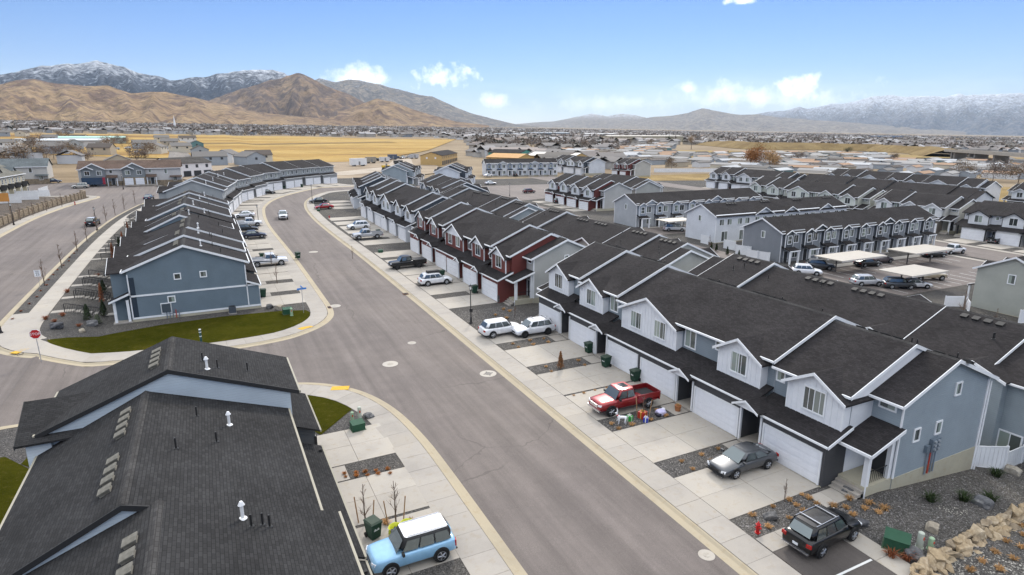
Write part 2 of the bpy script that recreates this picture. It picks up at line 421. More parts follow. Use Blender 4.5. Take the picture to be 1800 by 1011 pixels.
# big land
def land():
    xs = [-11500, -7000, -2500, -900, -300, -40, -16, -12, 36, 50, 200, 900, 4000, 16000, 33000]; ys = [-400, 0, 60, 300, 1200, 5000, 16000, 33000]
    V = [(x, y, T(x, y)-.35) for y in ys for x in xs]; n = len(xs)
    F = [(j*n+i, j*n+i+1, (j+1)*n+i+1, (j+1)*n+i) for j in range(len(ys)-1) for i in range(n-1)]
    struct(MB().add(V, F).build('ground', soil((.20, .155, .105), (.29, .235, .165), .012), uv=False))
land()
CURB_R = smooth_line([(22.6, -40), (22.6, 60), (22.4, 106), (22.0, 122), (21.8, 136), (21.8, 149), (22.4, 165), (23.5, 177), (25.3, 187.5), (29.2, 199), (34, 208), (41, 218), (52, 231), (75, 255)])
CURB_L = smooth_line([(75, 275), (55, 244), (42, 230), (34, 221.5), (26, 210), (20.5, 200), (16.5, 190), (13.8, 178), (12.9, 170), (12.0, 156), (11.8, 140), (12.3, 118), (12.5, 103), (12.5, 79), (12.5, 75), (12.0, 71.8), (10.3, 68.9), (8, 66.9), (5.6, 65.6), (.4, 65), (-7.9, 65.2), (-11, 65.7), (-14.4, 66.6), (-17.6, 68.4), (-20.2, 71.4), (-21.7, 75.8), (-21.9, 82), (-21.9, 100), (-21.7, 126), (-21.2, 142), (-20.2, 160), (-18.7, 173), (-15.6, 193), (-10, 212), (-6, 222)])
CURB_F = smooth_line([(-21.8, -40), (-21.8, 36), (-21.2, 43), (-19.3, 48.5), (-16.5, 52.2), (-13, 54.2), (-9, 54.7), (2, 54.6), (5.3, 54), (7.6, 52.7), (9.6, 50.6), (10.9, 48.2), (11.9, 45), (12.45, 41), (12.7, 36.5), (12.7, 20), (12.7, -40)])
CURB_W = smooth_line([(-35.6, 40), (-35.6, 143), (-35.3, 155), (-34.8, 168), (-33.4, 180), (-31.7, 191), (-29.2, 201), (-27.3, 208), (-28, 213), (-33, 216.5), (-50, 218), (-110, 221)])
drape('road', [(-110, -40), (75, -40), (75, 262), (-110, 262)], 0, ASPH)
def block(name, curb, side, close, mat):
    b = offs(resample(curb, 4), side*.72); drape(name, b+close, .12, mat, skirt=.4)
block('gravel_yard', CURB_R, -1, [(330, 255), (330, -40)], GRAV)
block('gravel_yard', CURB_L, -1, [(-6, 262), (30, 275)], GRAV)
block('gravel_yard', CURB_F, -1, [], GRAV)
block('gravel_yard', CURB_W, 1, [(-110, 40)], GRAV2)
for c_, sd_, in ((CURB_R, -1), (CURB_L, -1), (CURB_F, -1), (CURB_W, 1)):
    r_ = resample(c_, 1.6)
    strip('gutter', r_, [(0, .006), (sd_*.4, .02), (sd_*.46, .03), (sd_*.62, .115), (sd_*.72, .135)], GUTTER)
# pavements: a bed of mortar-dark concrete with separate slabs
JOINT = concrete((.11, .10, .088))
def pavement(curb, side, o0, o1, s0, s1, slab, label_slabs=True):
    r_ = arc_step(curb, slab); r_ = r_[s0:s1]
    o = strip('sidewalk', r_, [(side*o0, .128), (side*o1, .128)], JOINT if label_slabs else CONC)
    if label_slabs:
        A = offs(r_, side*o0); B = offs(r_, side*o1)
        for i in range(len(r_)-1): quad_slab(o, [A[i], A[i+1], B[i+1], B[i]], .15, .06, CONC)
    return o
pavement(CURB_R, -1, .74, 2.75, 22, 94, 1.85)
pavement(CURB_R, -1, .74, 2.75, 93, 175, 1.85)
# left main street pavement: CURB_L runs from far to near
LR = arc_step(CURB_L, 1.85)
iN = max(i for i, p in enumerate(LR) if p[1] > 158 and p[0] > 0); iC = max(i for i, p in enumerate(LR) if p[1] > 77 and p[0] > 0); iW = min(i for i, p in enumerate(LR) if p[0] < -17)
pavement(CURB_L, -1, .74, 2.7, 0, iN+1, 1.85, False)
pavement(CURB_L, -1, .74, 2.7, iN, iC+1, 1.85)
pavement(CURB_L, -1, .74, 2.7, iC, iW+1, 1.85)
A_ = offs(LR, -.74); n_ = 9; drape('sidewalk', A_[iW-n_:iW+n_+1]+[offs(LR, -(2.75+1.55*(k/(2*n_))))[iW-n_+k] for k in range(2*n_, -1, -1)], .166, CONC)
pavement(CURB_W, 1, .74, 2.6, 45, 105, 1.85)
# pavement beside the upper road stands behind a planted verge
def side_path():
    r_ = [p for p in LR[iW:] if p[1] < 205]; r_ = [LR[iW]]+r_
    o = strip('sidewalk', r_, [(-2.2, .128), (-4.3, .128)], JOINT); A = offs(r_, -2.2); B = offs(r_, -4.3)
    for i in range(len(r_)-1): quad_slab(o, [A[i], A[i+1], B[i+1], B[i]], .15, .06, CONC_NEW)
side_path()
FR_ = arc_step(CURB_F, 1.85); iA = min(i for i, p in enumerate(FR_) if p[0] > -13 and p[1] > 50); iB = min(i for i, p in enumerate(FR_) if p[0] > 12 and p[1] < 8)
pavement(CURB_F, -1, .74, 2.75, iA, iB, 1.85)
# lawns
def edge_pts(line, o, lo, hi): return [p for p in offs(line, o)[lo:hi]]
lc = arc_step(CURB_L, 1.0); sel = [i for i, p in enumerate(lc) if p[1] < 74.5 and p[0] > -18.0]
drape('lawn', edge_pts(lc, -2.75, sel[0], sel[-1])+[(-16.0, 72.6), (-14.5, 73.8), (-11, 75.3), (-6, 76.6), (0, 77.0), (6, 76.6), (9.3, 75.6)], .15, LAWN)
fc = arc_step(CURB_F, 1.0); sel = [i for i, p in enumerate(fc) if p[1] > 45.5 and p[0] > -14]
drape('lawn', edge_pts(fc, -2.8, sel[0], sel[-1])+[(5.6, 43.0), (4.9, 44.5), (-10.5, 45), (-13, 47)], .15, LAWN)
drape('lawn', [(-21, 20), (-11.2, 20), (-11.2, 45), (-14, 48), (-18, 47)], .15, LAWN)
# parking courts and inner streets of the right-hand blocks
IN = .15
drape('parking_court', [(65, -30), (90.5, -30), (90.5, 250), (80, 262), (66, 250)], IN, ASPH)
drape('parking_court', [(90.4, 52.5), (132, 52.5), (132, 69), (90.4, 69)], IN+.004, ASPH)
drape('parking_court', [(90.4, 108), (132, 108), (132, 116), (90.4, 116)], IN+.004, ASPH)
drape('inner_street', [(131.9, -30), (145, -30), (147, 110), (152, 260), (137, 260)], IN+.008, ASPH)
drape('inner_street', [(90.3, 176), (132.5, 190), (137.2, 225), (90.3, 225)], IN+.012, ASPH)
drape('inner_street', [(172, 40), (184, 40), (184, 230), (150, 236), (150, 226), (172, 222)], IN+.016, ASPH)
DRY = soil((.19, .135, .06), (.30, .22, .10), .05, .8)
drape('field', [(153, 237), (187, 226), (330, 196), (330, 254), (153, 254)], IN+.02, DRY)
drape('field', [(250, -30), (330, -30), (330, 195), (250, 205)], IN+.02, DRY)
for (x0, x1, y0, y1) in ((145.2, 147, 20, 110), (130.2, 131.7, 52, 130), (90.6, 130, 69.2, 71), (90.6, 128, 116.2, 117.8), (66.4, 67.6, -20, 150)):
    drape('sidewalk', [(x0, y0), (x1, y0), (x1, y1), (x0, y1)], IN+.05, CONC)
# driveways
def driveway(x0, x1, y0, y1, nx=2, ny=2, dz=.128):
    o = drape('driveway', [(x0, y0), (x1, y0), (x1, y1), (x0, y1)], dz, JOINT)
    for i in range(nx):
        for j in range(ny):
            a, b = x0+(x1-x0)*i/nx, x0+(x1-x0)*(i+1)/nx; c, d = y0+(y1-y0)*j/ny, y0+(y1-y0)*(j+1)/ny
            quad_slab(o, [(a, c), (b, c), (b, d), (a, d)], dz+.022, .05, CONC_NEW, .016)
    return o
def plain_drive(x0, x1, y0, y1, dz=.15): return drape('driveway', [(x0, y0), (x1, y0), (x1, y1), (x0, y1)], dz, CONC_NEW)
# land beyond the estate
YEL = stubble()
drape('field', [(-330, 620), (-150, 520), (-40, 430), (20, 385), (80, 395), (120, 440), (190, 560), (300, 800), (390, 1000), (240, 1010), (150, 1130), (-150, 1080), (-420, 1010)], .1, YEL)
drape('field', [(-150, 640), (60, 700), (230, 800), (225, 830), (60, 735), (-150, 668)], .35, soil((.17, .12, .06), (.28, .2, .1), .03))
drape('dirt_lot', [(-4, 264), (60, 262), (110, 300), (150, 440), (100, 440), (60, 400), (0, 385), (-25, 330)], .05, soil((.25, .2, .15), (.34, .28, .21), .05))
drape('path', [(24, 300), (60, 292), (104, 330), (130, 420), (120, 425), (92, 345), (58, 312), (26, 318)], .12, soil((.36, .31, .26), (.42, .37, .31), .1))
drape('path', [(-14, 240), (-2, 330), (-8, 480), (-20, 640), (-30, 640), (-20, 480), (-16, 330), (-24, 240)], .2, asphalt((.2, .18, .16)))
drape('residential_land', [(-330, 232), (-26, 232), (-16, 330), (-40, 430), (-150, 520), (-330, 620)], -.02, soil((.17, .13, .085), (.26, .2, .13), .03))
drape('field', [(330, 380), (470, 420), (640, 360), (760, 250), (820, 270), (700, 420), (560, 520), (420, 560)], .3, soil((.20, .145, .065), (.32, .24, .11), .02))
# ------------------------------------------------------------------ buildings
WHITE = paint((.72, .73, .75)); TRIMW = paint((.78, .79, .80)); BLACKT = plain((.02, .02, .021), .7); CREAMG = paint((.33, .305, .24)); GLASS = window_glass()
ROOF_N = shingle((.031, .0285, .029)); ROOF_B = shingle((.046, .042, .040), 1); ROOF_F = shingle((.034, .0335, .034), 2); FOUND = concrete((.42, .39, .30), .8); DARKD = plain((.03, .033, .037), .5); DOORM = plain((.035, .037, .04), .5)
GARW = paint((.76, .77, .80), .45); CAPM = shingle((.05, .048, .047), 5); VENT = noisy((.10, .095, .08), (.2, .19, .165), 3.0); PIPEW = plain((.75, .75, .75), .4); PIPEB = plain((.02, .02, .02), .5)
MC = {}
def window_mesh(w_, h_, bars):
    k = ('win', round(w_, 2), round(h_, 2), bars)
    if k not in MC:
        m = MB(); t = .11; m.box(-w_/2-t, -w_/2, -.06, .05, -h_/2-t, h_/2+t); m.box(w_/2, w_/2+t, -.06, .05, -h_/2-t, h_/2+t)
        m.box(-w_/2, w_/2, -.06, .05, h_/2, h_/2+t); m.box(-w_/2, w_/2, -.075, .05, -h_/2-t, -h_/2)
        if bars == 1: m.box(-.03, .03, -.05, .03, -h_/2, h_/2)
        if bars == 2: m.box(-w_/2, w_/2, -.05, .03, -.03, .03)
        p = MB(); p.box(-w_/2, w_/2, -.022, .03, -h_/2, h_/2)
        MC[k] = (m.mesh('window', TRIMW, False), p.mesh('pane', GLASS, False))
    return MC[k]
def window(par, u, d, z, w_, h_, face=0, bars=1):
    """face 0 front(-d) 1 right(+u) 2 back(+d) 3 left(-u)"""
    a, b = window_mesh(w_, h_, bars); o = inst('window', a, par, (u, d, z), face*math.pi/2); inst('pane', b, o); return o
def garage_meshes(wd, hd, near):
    k = ('gar', wd, hd, near)
    if k not in MC:
        m = MB()
        if near: m.box(-wd/2, wd/2, -.012, .1, 0, hd)
        else:
            for i in range(4): m.box(-wd/2, wd/2, -.03, .1, i*hd/4+.012, (i+1)*hd/4-.012)
        p = MB(); p.box(-wd/2+.01, wd/2-.01, -.035, .0, .015, hd/4-.015)
        for j in range(4):
            c = -wd/2+(j+.5)*wd/4; p.box(c-wd/8+.09, c+wd/8-.09, -.048, -.02, .11, hd/4-.11)
        t = MB(); f = .13; t.box(-wd/2-f, -wd/2, -.075, .1, 0, hd+f); t.box(wd/2, wd/2+f, -.075, .1, 0, hd+f); t.box(-wd/2, wd/2, -.075, .1, hd, hd+f)
        MC[k] = (m.mesh('garage_door', GARW, False), p.mesh('panel', GARW, False), t.mesh('door_trim', TRIMW, False))
    return MC[k]
def door_mesh():
    if 'door' not in MC:
        m = MB(); m.box(-.48, .48, -.03, .03, 0, 2.1); MC['door'] = m.mesh('entry_door', DOORM, False)
        m = MB(); m.box(-.6, -.48, -.05, .03, 0, 2.22); m.box(.48, .6, -.05, .03, 0, 2.22); m.box(-.48, .48, -.05, .03, 2.1, 2.22); MC['dframe'] = m.mesh('door_frame', TRIMW, False)
    return MC['door'], MC['dframe']
def vent_mesh():
    if 'vent' not in MC:
        m = MB(); m.ext([(-.23, -.22, 0), (.23, -.22, .0), (.23, -.22, .17), (-.23, -.22, .17)], (0, .44, .02)); m.box(-.27, .27, -.27, .25, .15, .20); MC['vent'] = m.mesh('box_vent', VENT, False); MC['ventd'] = m.mesh('box_vent', plain((.03, .029, .028), .7), False)
        m = MB(); m.cyl((0, 0, -.1), (0, 0, .55), .045, n=8); m.cyl((0, 0, 0), (0, 0, .04), .13, .1, 8); MC['pipeb'] = m.mesh('vent_pipe', PIPEB, False)
        m = MB(); m.cyl((0, 0, -.1), (0, 0, .62), .07, n=10); m.cyl((0, 0, .62), (0, 0, .78), .14, .06, 10); m.cyl((0, 0, 0), (0, 0, .05), .18, .13, 10); MC['pipew'] = m.mesh('flue_pipe', PIPEW, False)
    return MC['vent'], MC['pipeb'], MC['pipew']

WD = {'E': 1.9, 'G': 5.05, 'A': 1.8}
D_DOR, D_RID, D_REAR = 1.3, 7.65, 13.6
E_REAR, H_EAVE, H_RID = 14.05, 6.05, 8.6
GR = (H_RID-H_EAVE)/(E_REAR-D_RID)
def rowhouse(name, label, x, y, rz, elems, pal, lod=1, brk=None, zadd=(), dadd=(), dorm=None, rear=(), rearwin=False, group=None, sidewin=(), tight=1.0, drive=None, flush=False, rp=None):
    """terrace of garages (G), entry recesses (A) and end bays (E); local u along the row, d into the depth"""
    root = thing(name, label, 'townhouses', (x, y, T(x, y)), rz, group)
    cr, sr = math.cos(rz), math.sin(rz); wx = lambda u, d: (x+u*cr-d*sr, y+u*sr+d*cr); base = T(x, y)
    body, upper, lower, gab, trim, roof = pal['body'], pal['upper'], pal['lower'], pal['gable'], pal.get('trim', TRIMW), pal.get('roof', ROOF_N)
    gut = pal.get('gutter', trim); SK, SH = -.2, 3.08
    E_EDGE = .85 if flush else 1.6; D_REC = 1.35 if flush else 2.0; GF = (H_RID-H_EAVE)/(D_RID-E_EDGE)
    if flush and dorm is None: dorm = []
    sp = []; p = 0.0
    for ch in elems: sp.append((ch, p, p+WD[ch]*tight)); p += WD[ch]*tight
    Lt = p
    # sections
    secs = []; cur = 0.0; ai = 0
    for i, (ch, a, b) in enumerate(sp):
        if ch == 'E' and i == 0: secs.append((a, b, 'E')); cur = b
        elif ch == 'A':
            if brk is None or brk[ai]: m = (a+b)/2; secs.append((cur, m, 'M')); cur = m
            ai += 1
        elif ch == 'E': secs.append((cur, a, 'M')); secs.append((a, b, 'E')); cur = b
    if cur < Lt-.1: secs.append((cur, Lt, 'M'))
    SZ = []; mi = 0
    for k, (a, b, t) in enumerate(secs):
        z = T(*wx((a+b)/2, 2))-base
        if t == 'M':
            z += zadd[mi % len(zadd)] if zadd else (.16 if mi % 2 else -.05)
        SZ.append([z, dadd[mi % len(dadd)] if (dadd and t == 'M') else 0.0]); mi += t == 'M'
    for k, (a, b, t) in enumerate(secs):    # end bays follow their neighbour, a little lower
        if t == 'E': n = k+1 if k == 0 else k-1; SZ[k][0] = SZ[n][0]-.12
    def sec_at(u):
        for k, (a, b, t) in enumerate(secs):
            if a-.01 <= u <= b+.01: return k
        return 0
    e = .004
    for k, (a, b, t) in enumerate(secs):
        z0, dd = SZ[k]; zb = -1.9
        if t == 'M': d0, ee, er, ri, he, hr = D_REC+dd*.5, E_EDGE+dd*.6, E_REAR, D_RID+dd, H_EAVE, H_RID
        else: d0, ee, er, ri, he, hr = 4.1, 3.55, 14.05, 8.9, 6.0, 8.15
        gf = (hr-he)/(ri-ee); gr = (hr-he)/(er-ri); t_ = .2
        prof = [(d0, zb), (d0, z0+he+gf*(d0-ee)-t_), (ri, z0+hr-t_), (D_REAR, z0+he+gr*(er-D_REAR)-t_), (D_REAR, zb)]
        MB().ext([(a+e, q[0], q[1]) for q in prof], (b-a-2*e, 0, 0)).build('wall', body if t == 'E' or pal.get('solid') is not None else pal.get('side', upper), root)
        if t == 'M' and 'side' in pal: MB().box(a+.02, b-.02, d0-.02, d0+.05, z0+2.9, z0+he+gf*(d0-ee)-.3).build('recess_panel', upper, root)
        ov0 = .32 if (t == 'E' and k == 0) or (k == 0) else .1; ov1 = .32 if k == len(secs)-1 else .1
        # a section overhangs a lower neighbour
        lo, hi = a-ov0, b+ov1
        if k > 0 and SZ[k-1][0] > z0+.02: lo = a+.01
        if k < len(secs)-1 and SZ[k+1][0] > z0+.02: hi = b-.01
        ro = MB().gable('u', ((ee, z0+he), (ri, z0+hr), (er, z0+he)), lo, hi).build('roof', roof, root)
        # ridge cap of overlapping shingles
        if lod >= 1: MB().ext([(lo+.02, ri-.21, z0+hr-.21*gf+.012), (lo+.02, ri, z0+hr+.035), (lo+.02, ri+.21, z0+hr-.21*gr+.012)], (hi-lo-.04, 0, 0)).build('ridge_cap', CAPM, ro)
        # rake boards
        for edge, sgn, vis in ((lo, -1, lo < a), (hi, 1, hi > b)):
            if not vis: continue
            m = MB(); o = edge if sgn > 0 else edge-.045
            for A, B in (((ee, z0+he), (ri, z0+hr)), ((ri, z0+hr), (er, z0+he))):
                m.ext([(o, A[0], A[1]+.015), (o, B[0], B[1]+.015), (o, B[0], B[1]-.24), (o, A[0], A[1]-.24)], (.045, 0, 0))
            m.build('rake_board', trim, root, uv=False)
            if sgn < 0 and k > 0 or sgn > 0 and k < len(secs)-1:
                pass
        # gutters
        MB().box(lo, hi, ee-.11, ee-.005, z0+he-.17, z0+he-.02).build('gutter', gut, root, uv=False)
        MB().box(lo, hi, er+.005, er+.11, z0+he-.17, z0+he-.02).build('gutter', gut, root, uv=False)
        if lod >= 2 or (lod == 1 and t == 'M'):
            v, pb, pw = vent_mesh(); n = 4 if b-a < 9 else 8; c0 = (a+b)/2-(n-1)*.45*(1 if lod > 1 else 1)
            for i in range(n):
                dv = ri+.75; o = inst('box_vent', v if flush else MC['ventd'], ro, (c0+i*.9+((.9 if i > 3 else -.9) if n == 8 else 0), dv, z0+hr-gr*.75-.03)); o.rotation_euler = (-math.atan(gr), 0, 0)
            sg, gg_ = (-1, gf) if flush else (1, gr)
            for i in range(2 if lod < 2 else 3):
                u_ = random.uniform(a+.6, b-.6); dv = ri+sg*random.uniform(1.2, 4.2); inst('vent_pipe', pb, ro, (u_, dv, z0+hr-gg_*abs(ri-dv)))
            if flush: u_ = random.uniform(a+.8, b-.8); dv = ri-random.uniform(1, 4); inst('flue_pipe', pw, ro, (u_, dv, z0+hr-gf*(ri-dv)))
    # ground floor garage blocks
    for i, (ch, a, b) in enumerate(sp):
        k = sec_at((a+b)/2); z0 = SZ[k][0] if ch != 'A' else min(SZ[sec_at(a-.1)][0], SZ[sec_at(b+.1)][0])
        zg = T(*wx((a+b)/2, -.5))+.15-base
        if ch == 'G':
            MB().box(a+.012, b-.012, 0, D_REC+.3, -1.2, z0+3.06).build('garage_wall', lower, root)
            if pal.get('stone') is not None and lod >= 1:
                for (s0, s1) in ((a+.003, a+.14), (b-.14, b-.003)): MB().box(s0, s1, -.05, .2, zg, zg+.9).build('stone_base', pal['stone'], root)
            dm, pm, tm = garage_meshes(4.4, 2.2, lod >= 2); c = (a+b)/2
            g = inst('garage_door', dm, root, (c, 0, zg))
            if lod >= 2:
                for j in range(4): inst('panel', pm, g, (0, 0, j*2.2/4))
            inst('door_trim', tm, root, (c, 0, zg))
            if lod >= 2: MB().box(a+.02, b-.02, -.02, .02, zg-.4, zg+.0).build('foundation', FOUND, root, uv=False)
            if drive: 
                if abs(math.sin(2*rz)) > .01: drape('driveway', [wx(a+.15, -.03), wx(b-.15, -.03), wx(b-.15, -drive), wx(a+.15, -drive)], .15, CONC_NEW); continue
                (px0, py0), (px1, py1) = wx(a+.12, -.03), wx(b-.12, -drive)
                X0, X1 = sorted((px0, px1)); Y0, Y1 = sorted((py0, py1))
                (driveway if lod >= 1 else plain_drive)(X0, X1, Y0, Y1)
        if ch == 'A':
            zl = T(*wx((a+b)/2, 0))+.15-base
            MB().box(a+.02, b-.02, -.25 if lod < 2 else -.2, D_REC+.05, -1.2, zl+.12).build('entry_slab', CONC, root, uv=False)
            dm, fm = door_mesh(); dd_ = inst('entry_door', dm, root, ((a+b)/2, D_REC-.03, zl+.13)); inst('door_frame', fm, dd_)
            if lod >= 1:
                for s0 in (a-.1, b-.04): MB().box(s0, s0+.14, -.09, .08, zl+.0, zl+2.55).build('corner_board', trim, root, uv=False)
            if drive and lod >= 1 and abs(math.sin(2*rz)) < .01:
                (px0, py0), (px1, py1) = wx(a, -.28), wx(b, -1.7); X0, X1 = sorted((px0, px1)); Y0, Y1 = sorted((py0, py1)); drape('path', [(X0, Y0), (X1, Y0), (X1, Y1), (X0, Y1)], .152, CONC)
    # skirt roof over the garages, one per section
    for k, (a, b, t) in enumerate(secs):
        if t != 'M': continue
        z0 = SZ[k][0]; lo = a-(.25 if k == 0 or secs[k-1][2] == 'E' else 0)+e; hi = b+(.25 if k == len(secs)-1 or secs[k+1][2] == 'E' else 0)-e
        dR = D_REC+.05+max(0, SZ[k][1])*.5; q0, q1 = (SK, z0+SH), (dR, z0+SH+.40*(dR-SK))
        sk = MB().ext([(lo, q0[0], q0[1]), (lo, q1[0], q1[1]), (lo, q1[0], q1[1]-.12), (lo, q0[0], q0[1]-.12)], (hi-lo, 0, 0)).build('skirt_roof', roof, root)
        MB().box(lo, hi, SK-.1, SK-.005, z0+SH-.13, z0+SH).build('gutter', gut, root, uv=False)
        for edge, vis in ((lo-.04, lo < a), (hi, hi > b)):
            if vis: MB().ext([(edge, q0[0], q0[1]+.02), (edge, q1[0], q1[1]+.02), (edge, q1[0], q1[1]-.2), (edge, q0[0], q0[1]-.2)], (.04, 0, 0)).build('rake_board', trim, root, uv=False)
    for i, (ch, a, b) in enumerate(sp):
        if ch != 'A' or flush or lod < 1 and i % 2: continue
        k1, k2 = sec_at(a-.1), sec_at(b+.1); z0 = max(SZ[k1][0], SZ[k2][0]); c = (a+b)/2; hw = 1.18; zz = z0+2.86; rr = .58
        g = MB().gable('d', ((c-hw, zz), (c, zz+rr), (c+hw, zz)), -.78, 1.2, .1).build('gablet_roof', roof, root)
        MB().ext([(c-hw+.08, -.6, zz-.12), (c+hw-.08, -.6, zz-.12), (c, -.6, zz+rr-.12)], (0, .2, 0)).build('gablet', trim, g)
        m = MB()
        for s_ in (-1, 1): m.ext([(c+s_*hw, -.825, zz+.02), (c, -.825, zz+rr+.02), (c, -.825, zz+rr-.15), (c+s_*hw, -.825, zz-.14)], (0, .045, 0))
        m.build('rake_board', trim, g, uv=False)
    # dormer gables
    if dorm is None:
        dorm = []; i = 0; gs = [(j, s) for j, s in enumerate(sp) if s[0] == 'G']
        while i < len(gs):
            j, (c_, a, b) = gs[i]
            if i+1 < len(gs) and gs[i+1][0] == j+1: dorm.append((b-3.75, b+3.75)); i += 2
            else: dorm.append((a+.35, a+4.6)); i += 1
    for (a, b) in dorm:
        c = (a+b)/2; k = sec_at(c); z0 = SZ[k][0]; hw = (b-a)/2; big = hw > 3
        ze = z0+5.78; ri = .56*hw if not big else .45*hw; zb = z0+SH+.40*(D_DOR-SK)-.35
        w_ = MB().ext([(a, D_DOR, zb), (b, D_DOR, zb), (b, D_DOR, ze-.06), (c, D_DOR, ze+ri-.06), (a, D_DOR, ze-.06)], (0, D_REC-D_DOR+.3, 0)).build('dormer_wall', gab, root)
        if lod >= 2:
            n = int((b-a)/.42)
            for i in range(1, n):
                u = a+i*(b-a)/n; top = ze-.1+ri*(1-abs(u-c)/hw); MB().box(u-.022, u+.022, D_DOR-.025, D_DOR+.01, zb, top-.06).build('batten', gab, w_, uv=False)
        o_ = .3; back = E_EDGE+(ze+ri-z0-H_EAVE)/GF+.35; r = ri/hw
        dr = MB().gable('d', ((a-o_, ze-o_*r), (c, ze+ri), (b+o_, ze-o_*r)), D_DOR-.36, back, .12).build('dormer_roof', roof, root)
        m = MB()
        for s_ in (-1, 1):
            q = (c+s_*(hw+o_), ze-o_*r); f = D_DOR-.405; m.ext([(q[0], f, q[1]+.02), (c, f, ze+ri+.02), (c, f, ze+ri-.2), (q[0], f, q[1]-.2)], (0, .045, 0))
        m.build('rake_board', trim, dr, uv=False)
        for s_ in (a-.012, b-.088): MB().box(s_, s_+.1, D_DOR-.03, D_DOR+.09, zb, ze-.2).build('corner_board', trim, root, uv=False)
        zw = z0+4.95
        if pal.get('gtop') is not None:
            MB().ext([(a+.1, D_DOR-.04, ze-.12), (b-.1, D_DOR-.04, ze-.12), (c, D_DOR-.04, ze+ri-.22)], (0, .05, 0)).build('gable_panel', pal['gtop'], root)
        if big:
            for s_ in (-1, 1): window(root, c+s_*hw*.44, D_DOR, zw, 1.4, 1.45)
        else: window(root, c, D_DOR, zw, 1.5, 1.5)
    # windows of the recessed wall between dormers
    ds = sorted(dorm); gaps = []; prev = 0.0
    for (a, b) in ds: gaps.append((prev, a)); prev = b
    gaps.append((prev, Lt))
    for a, b in gaps:
        a = max(a, sp[0][2] if sp[0][0] == 'E' else 0); b = min(b, sp[-1][1] if sp[-1][0] == 'E' else Lt)
        if b-a < 1.0: continue
        if flush:
            for (ch, g0, g1) in sp:
                if ch == 'G': k_ = sec_at((g0+g1)/2); window(root, g0+1.2, D_REC+SZ[k_][1]*.5, SZ[k_][0]+4.9, 1.0, 1.2); window(root, g1-1.2, D_REC+SZ[k_][1]*.5, SZ[k_][0]+4.9, 1.0, 1.2)
            break
        c = (a+b)/2; k = sec_at(c); z0 = SZ[k][0]
        if b-a > 2.6:
            window(root, a+.95, D_REC, z0+5.0, 1.15, 1.5)
            window(root, b-.65, D_REC, z0+5.35, .55, .6, bars=0)
        else: window(root, c, D_REC, z0+5.35, .55, .65, bars=0)
    # rear cross gables and windows
    RP = rp if rp is not None else 1.5 if flush else .6
    for (a, b) in rear:
        c = (a+b)/2; k = sec_at(c); z0 = SZ[k][0]; hw = (b-a)/2; ri = .40*hw; ze = z0+5.9; o_ = .3; r = ri/hw
        MB().ext([(a, D_REAR-.2, -1.9), (b, D_REAR-.2, -1.9), (b, D_REAR-.2, ze-.06), (c, D_REAR-.2, ze+ri-.06), (a, D_REAR-.2, ze-.06)], (0, .35+RP, 0)).build('rear_bay_wall', body, root)
        back = E_REAR-(ze+ri-z0-H_EAVE)/GR-.35
        dr = MB().gable('d', ((a-o_, ze-o_*r), (c, ze+ri), (b+o_, ze-o_*r)), back, D_REAR+.5+RP, .12).build('rear_gable_roof', roof, root)
        m = MB()
        for s_ in (-1, 1):
            q = (c+s_*(hw+o_), ze-o_*r); f = D_REAR+.505+RP; m.ext([(q[0], f, q[1]+.02), (c, f, ze+ri+.02), (c, f, ze+ri-.2), (q[0], f, q[1]-.2)], (0, .045, 0))
        m.build('rake_board', trim, dr, uv=False)
        if rearwin: window(root, c, D_REAR+.15+RP, z0+4.6, 1.3, 1.3, 2)
    if rearwin:
        for i, (ch, a, b) in enumerate(sp):
            if ch != 'G': continue
            c = (a+b)/2; z0 = SZ[sec_at(c)][0]
            if any(q0-.6 < c < q1+.6 for q0, q1 in rear): continue
            window(root, c-1.1, D_REAR, z0+4.6, 1.3, 1.3, 2); window(root, c+1.2, D_REAR, z0+1.4, 1.4, 1.3, 2)
    # end bay porches
    for side, k in ((0, 0), (1, len(secs)-1)):
        if secs[k][2] != 'E': continue
        a, b, _ = secs[k]; z0 = SZ[k][0]; zf = T(*wx((a+b)/2, 2))-base
        s_ = -1 if side == 0 else 1; uo = a if side == 0 else b; ui = b if side == 0 else a
        MB().box(min(uo, ui)+.02, max(uo, ui)-.02, 1.5, 4.1, -1.6, zf+.75).build('porch_slab', FOUND, root, uv=False)
        for st in range(3): MB().box(min(uo, ui)+.05, max(uo, ui)-.05, .6+st*.3, 1.5, -1.0, zf+.19*(st+1)).build('step', CONC, root, uv=False)
        # porch roof leaning on the end bay
        lo, hi = min(uo, ui)-(.35 if side == 0 else 0), max(uo, ui)+(.35 if side else 0)
        q0, q1 = (1.05, z0+3.3), (4.12, z0+4.35)
        pr = MB().ext([(lo, q0[0], q0[1]), (lo, q1[0], q1[1]), (lo, q1[0], q1[1]-.13), (lo, q0[0], q0[1]-.13)], (hi-lo, 0, 0)).build('porch_roof', roof, root)
        MB().box(lo, hi, .94, 1.045, z0+3.12, z0+3.3).build('gutter', gut, pr, uv=False)
        ed = lo-.045 if side == 0 else hi
        MB().ext([(ed, q0[0], q0[1]+.02), (ed, q1[0], q1[1]+.02), (ed, q1[0], q1[1]-.22), (ed, q0[0], q0[1]-.22)], (.045, 0, 0)).build('rake_board', trim, pr, uv=False)
        uc = uo-s_*.22
        MB().box(uc-.15, uc+.15, 1.55, 1.85, zf+.75, z0+3.2).build('column', trim, root, uv=False)
        MB().box(uc-.13, uc+.13, 3.75, 4.09, zf+.75, z0+4.05).build('column', trim, root, uv=False)
        if lod >= 1:
            m = MB()
            for i in range(9): m.box(uc-.012, uc+.012, 2.0+i*.2, 2.024+i*.2, zf+.8, zf+1.65)
            m.box(uc-.02, uc+.02, 1.85, 3.75, zf+1.62, zf+1.67); m.build('railing', PIPEB, root, uv=False)
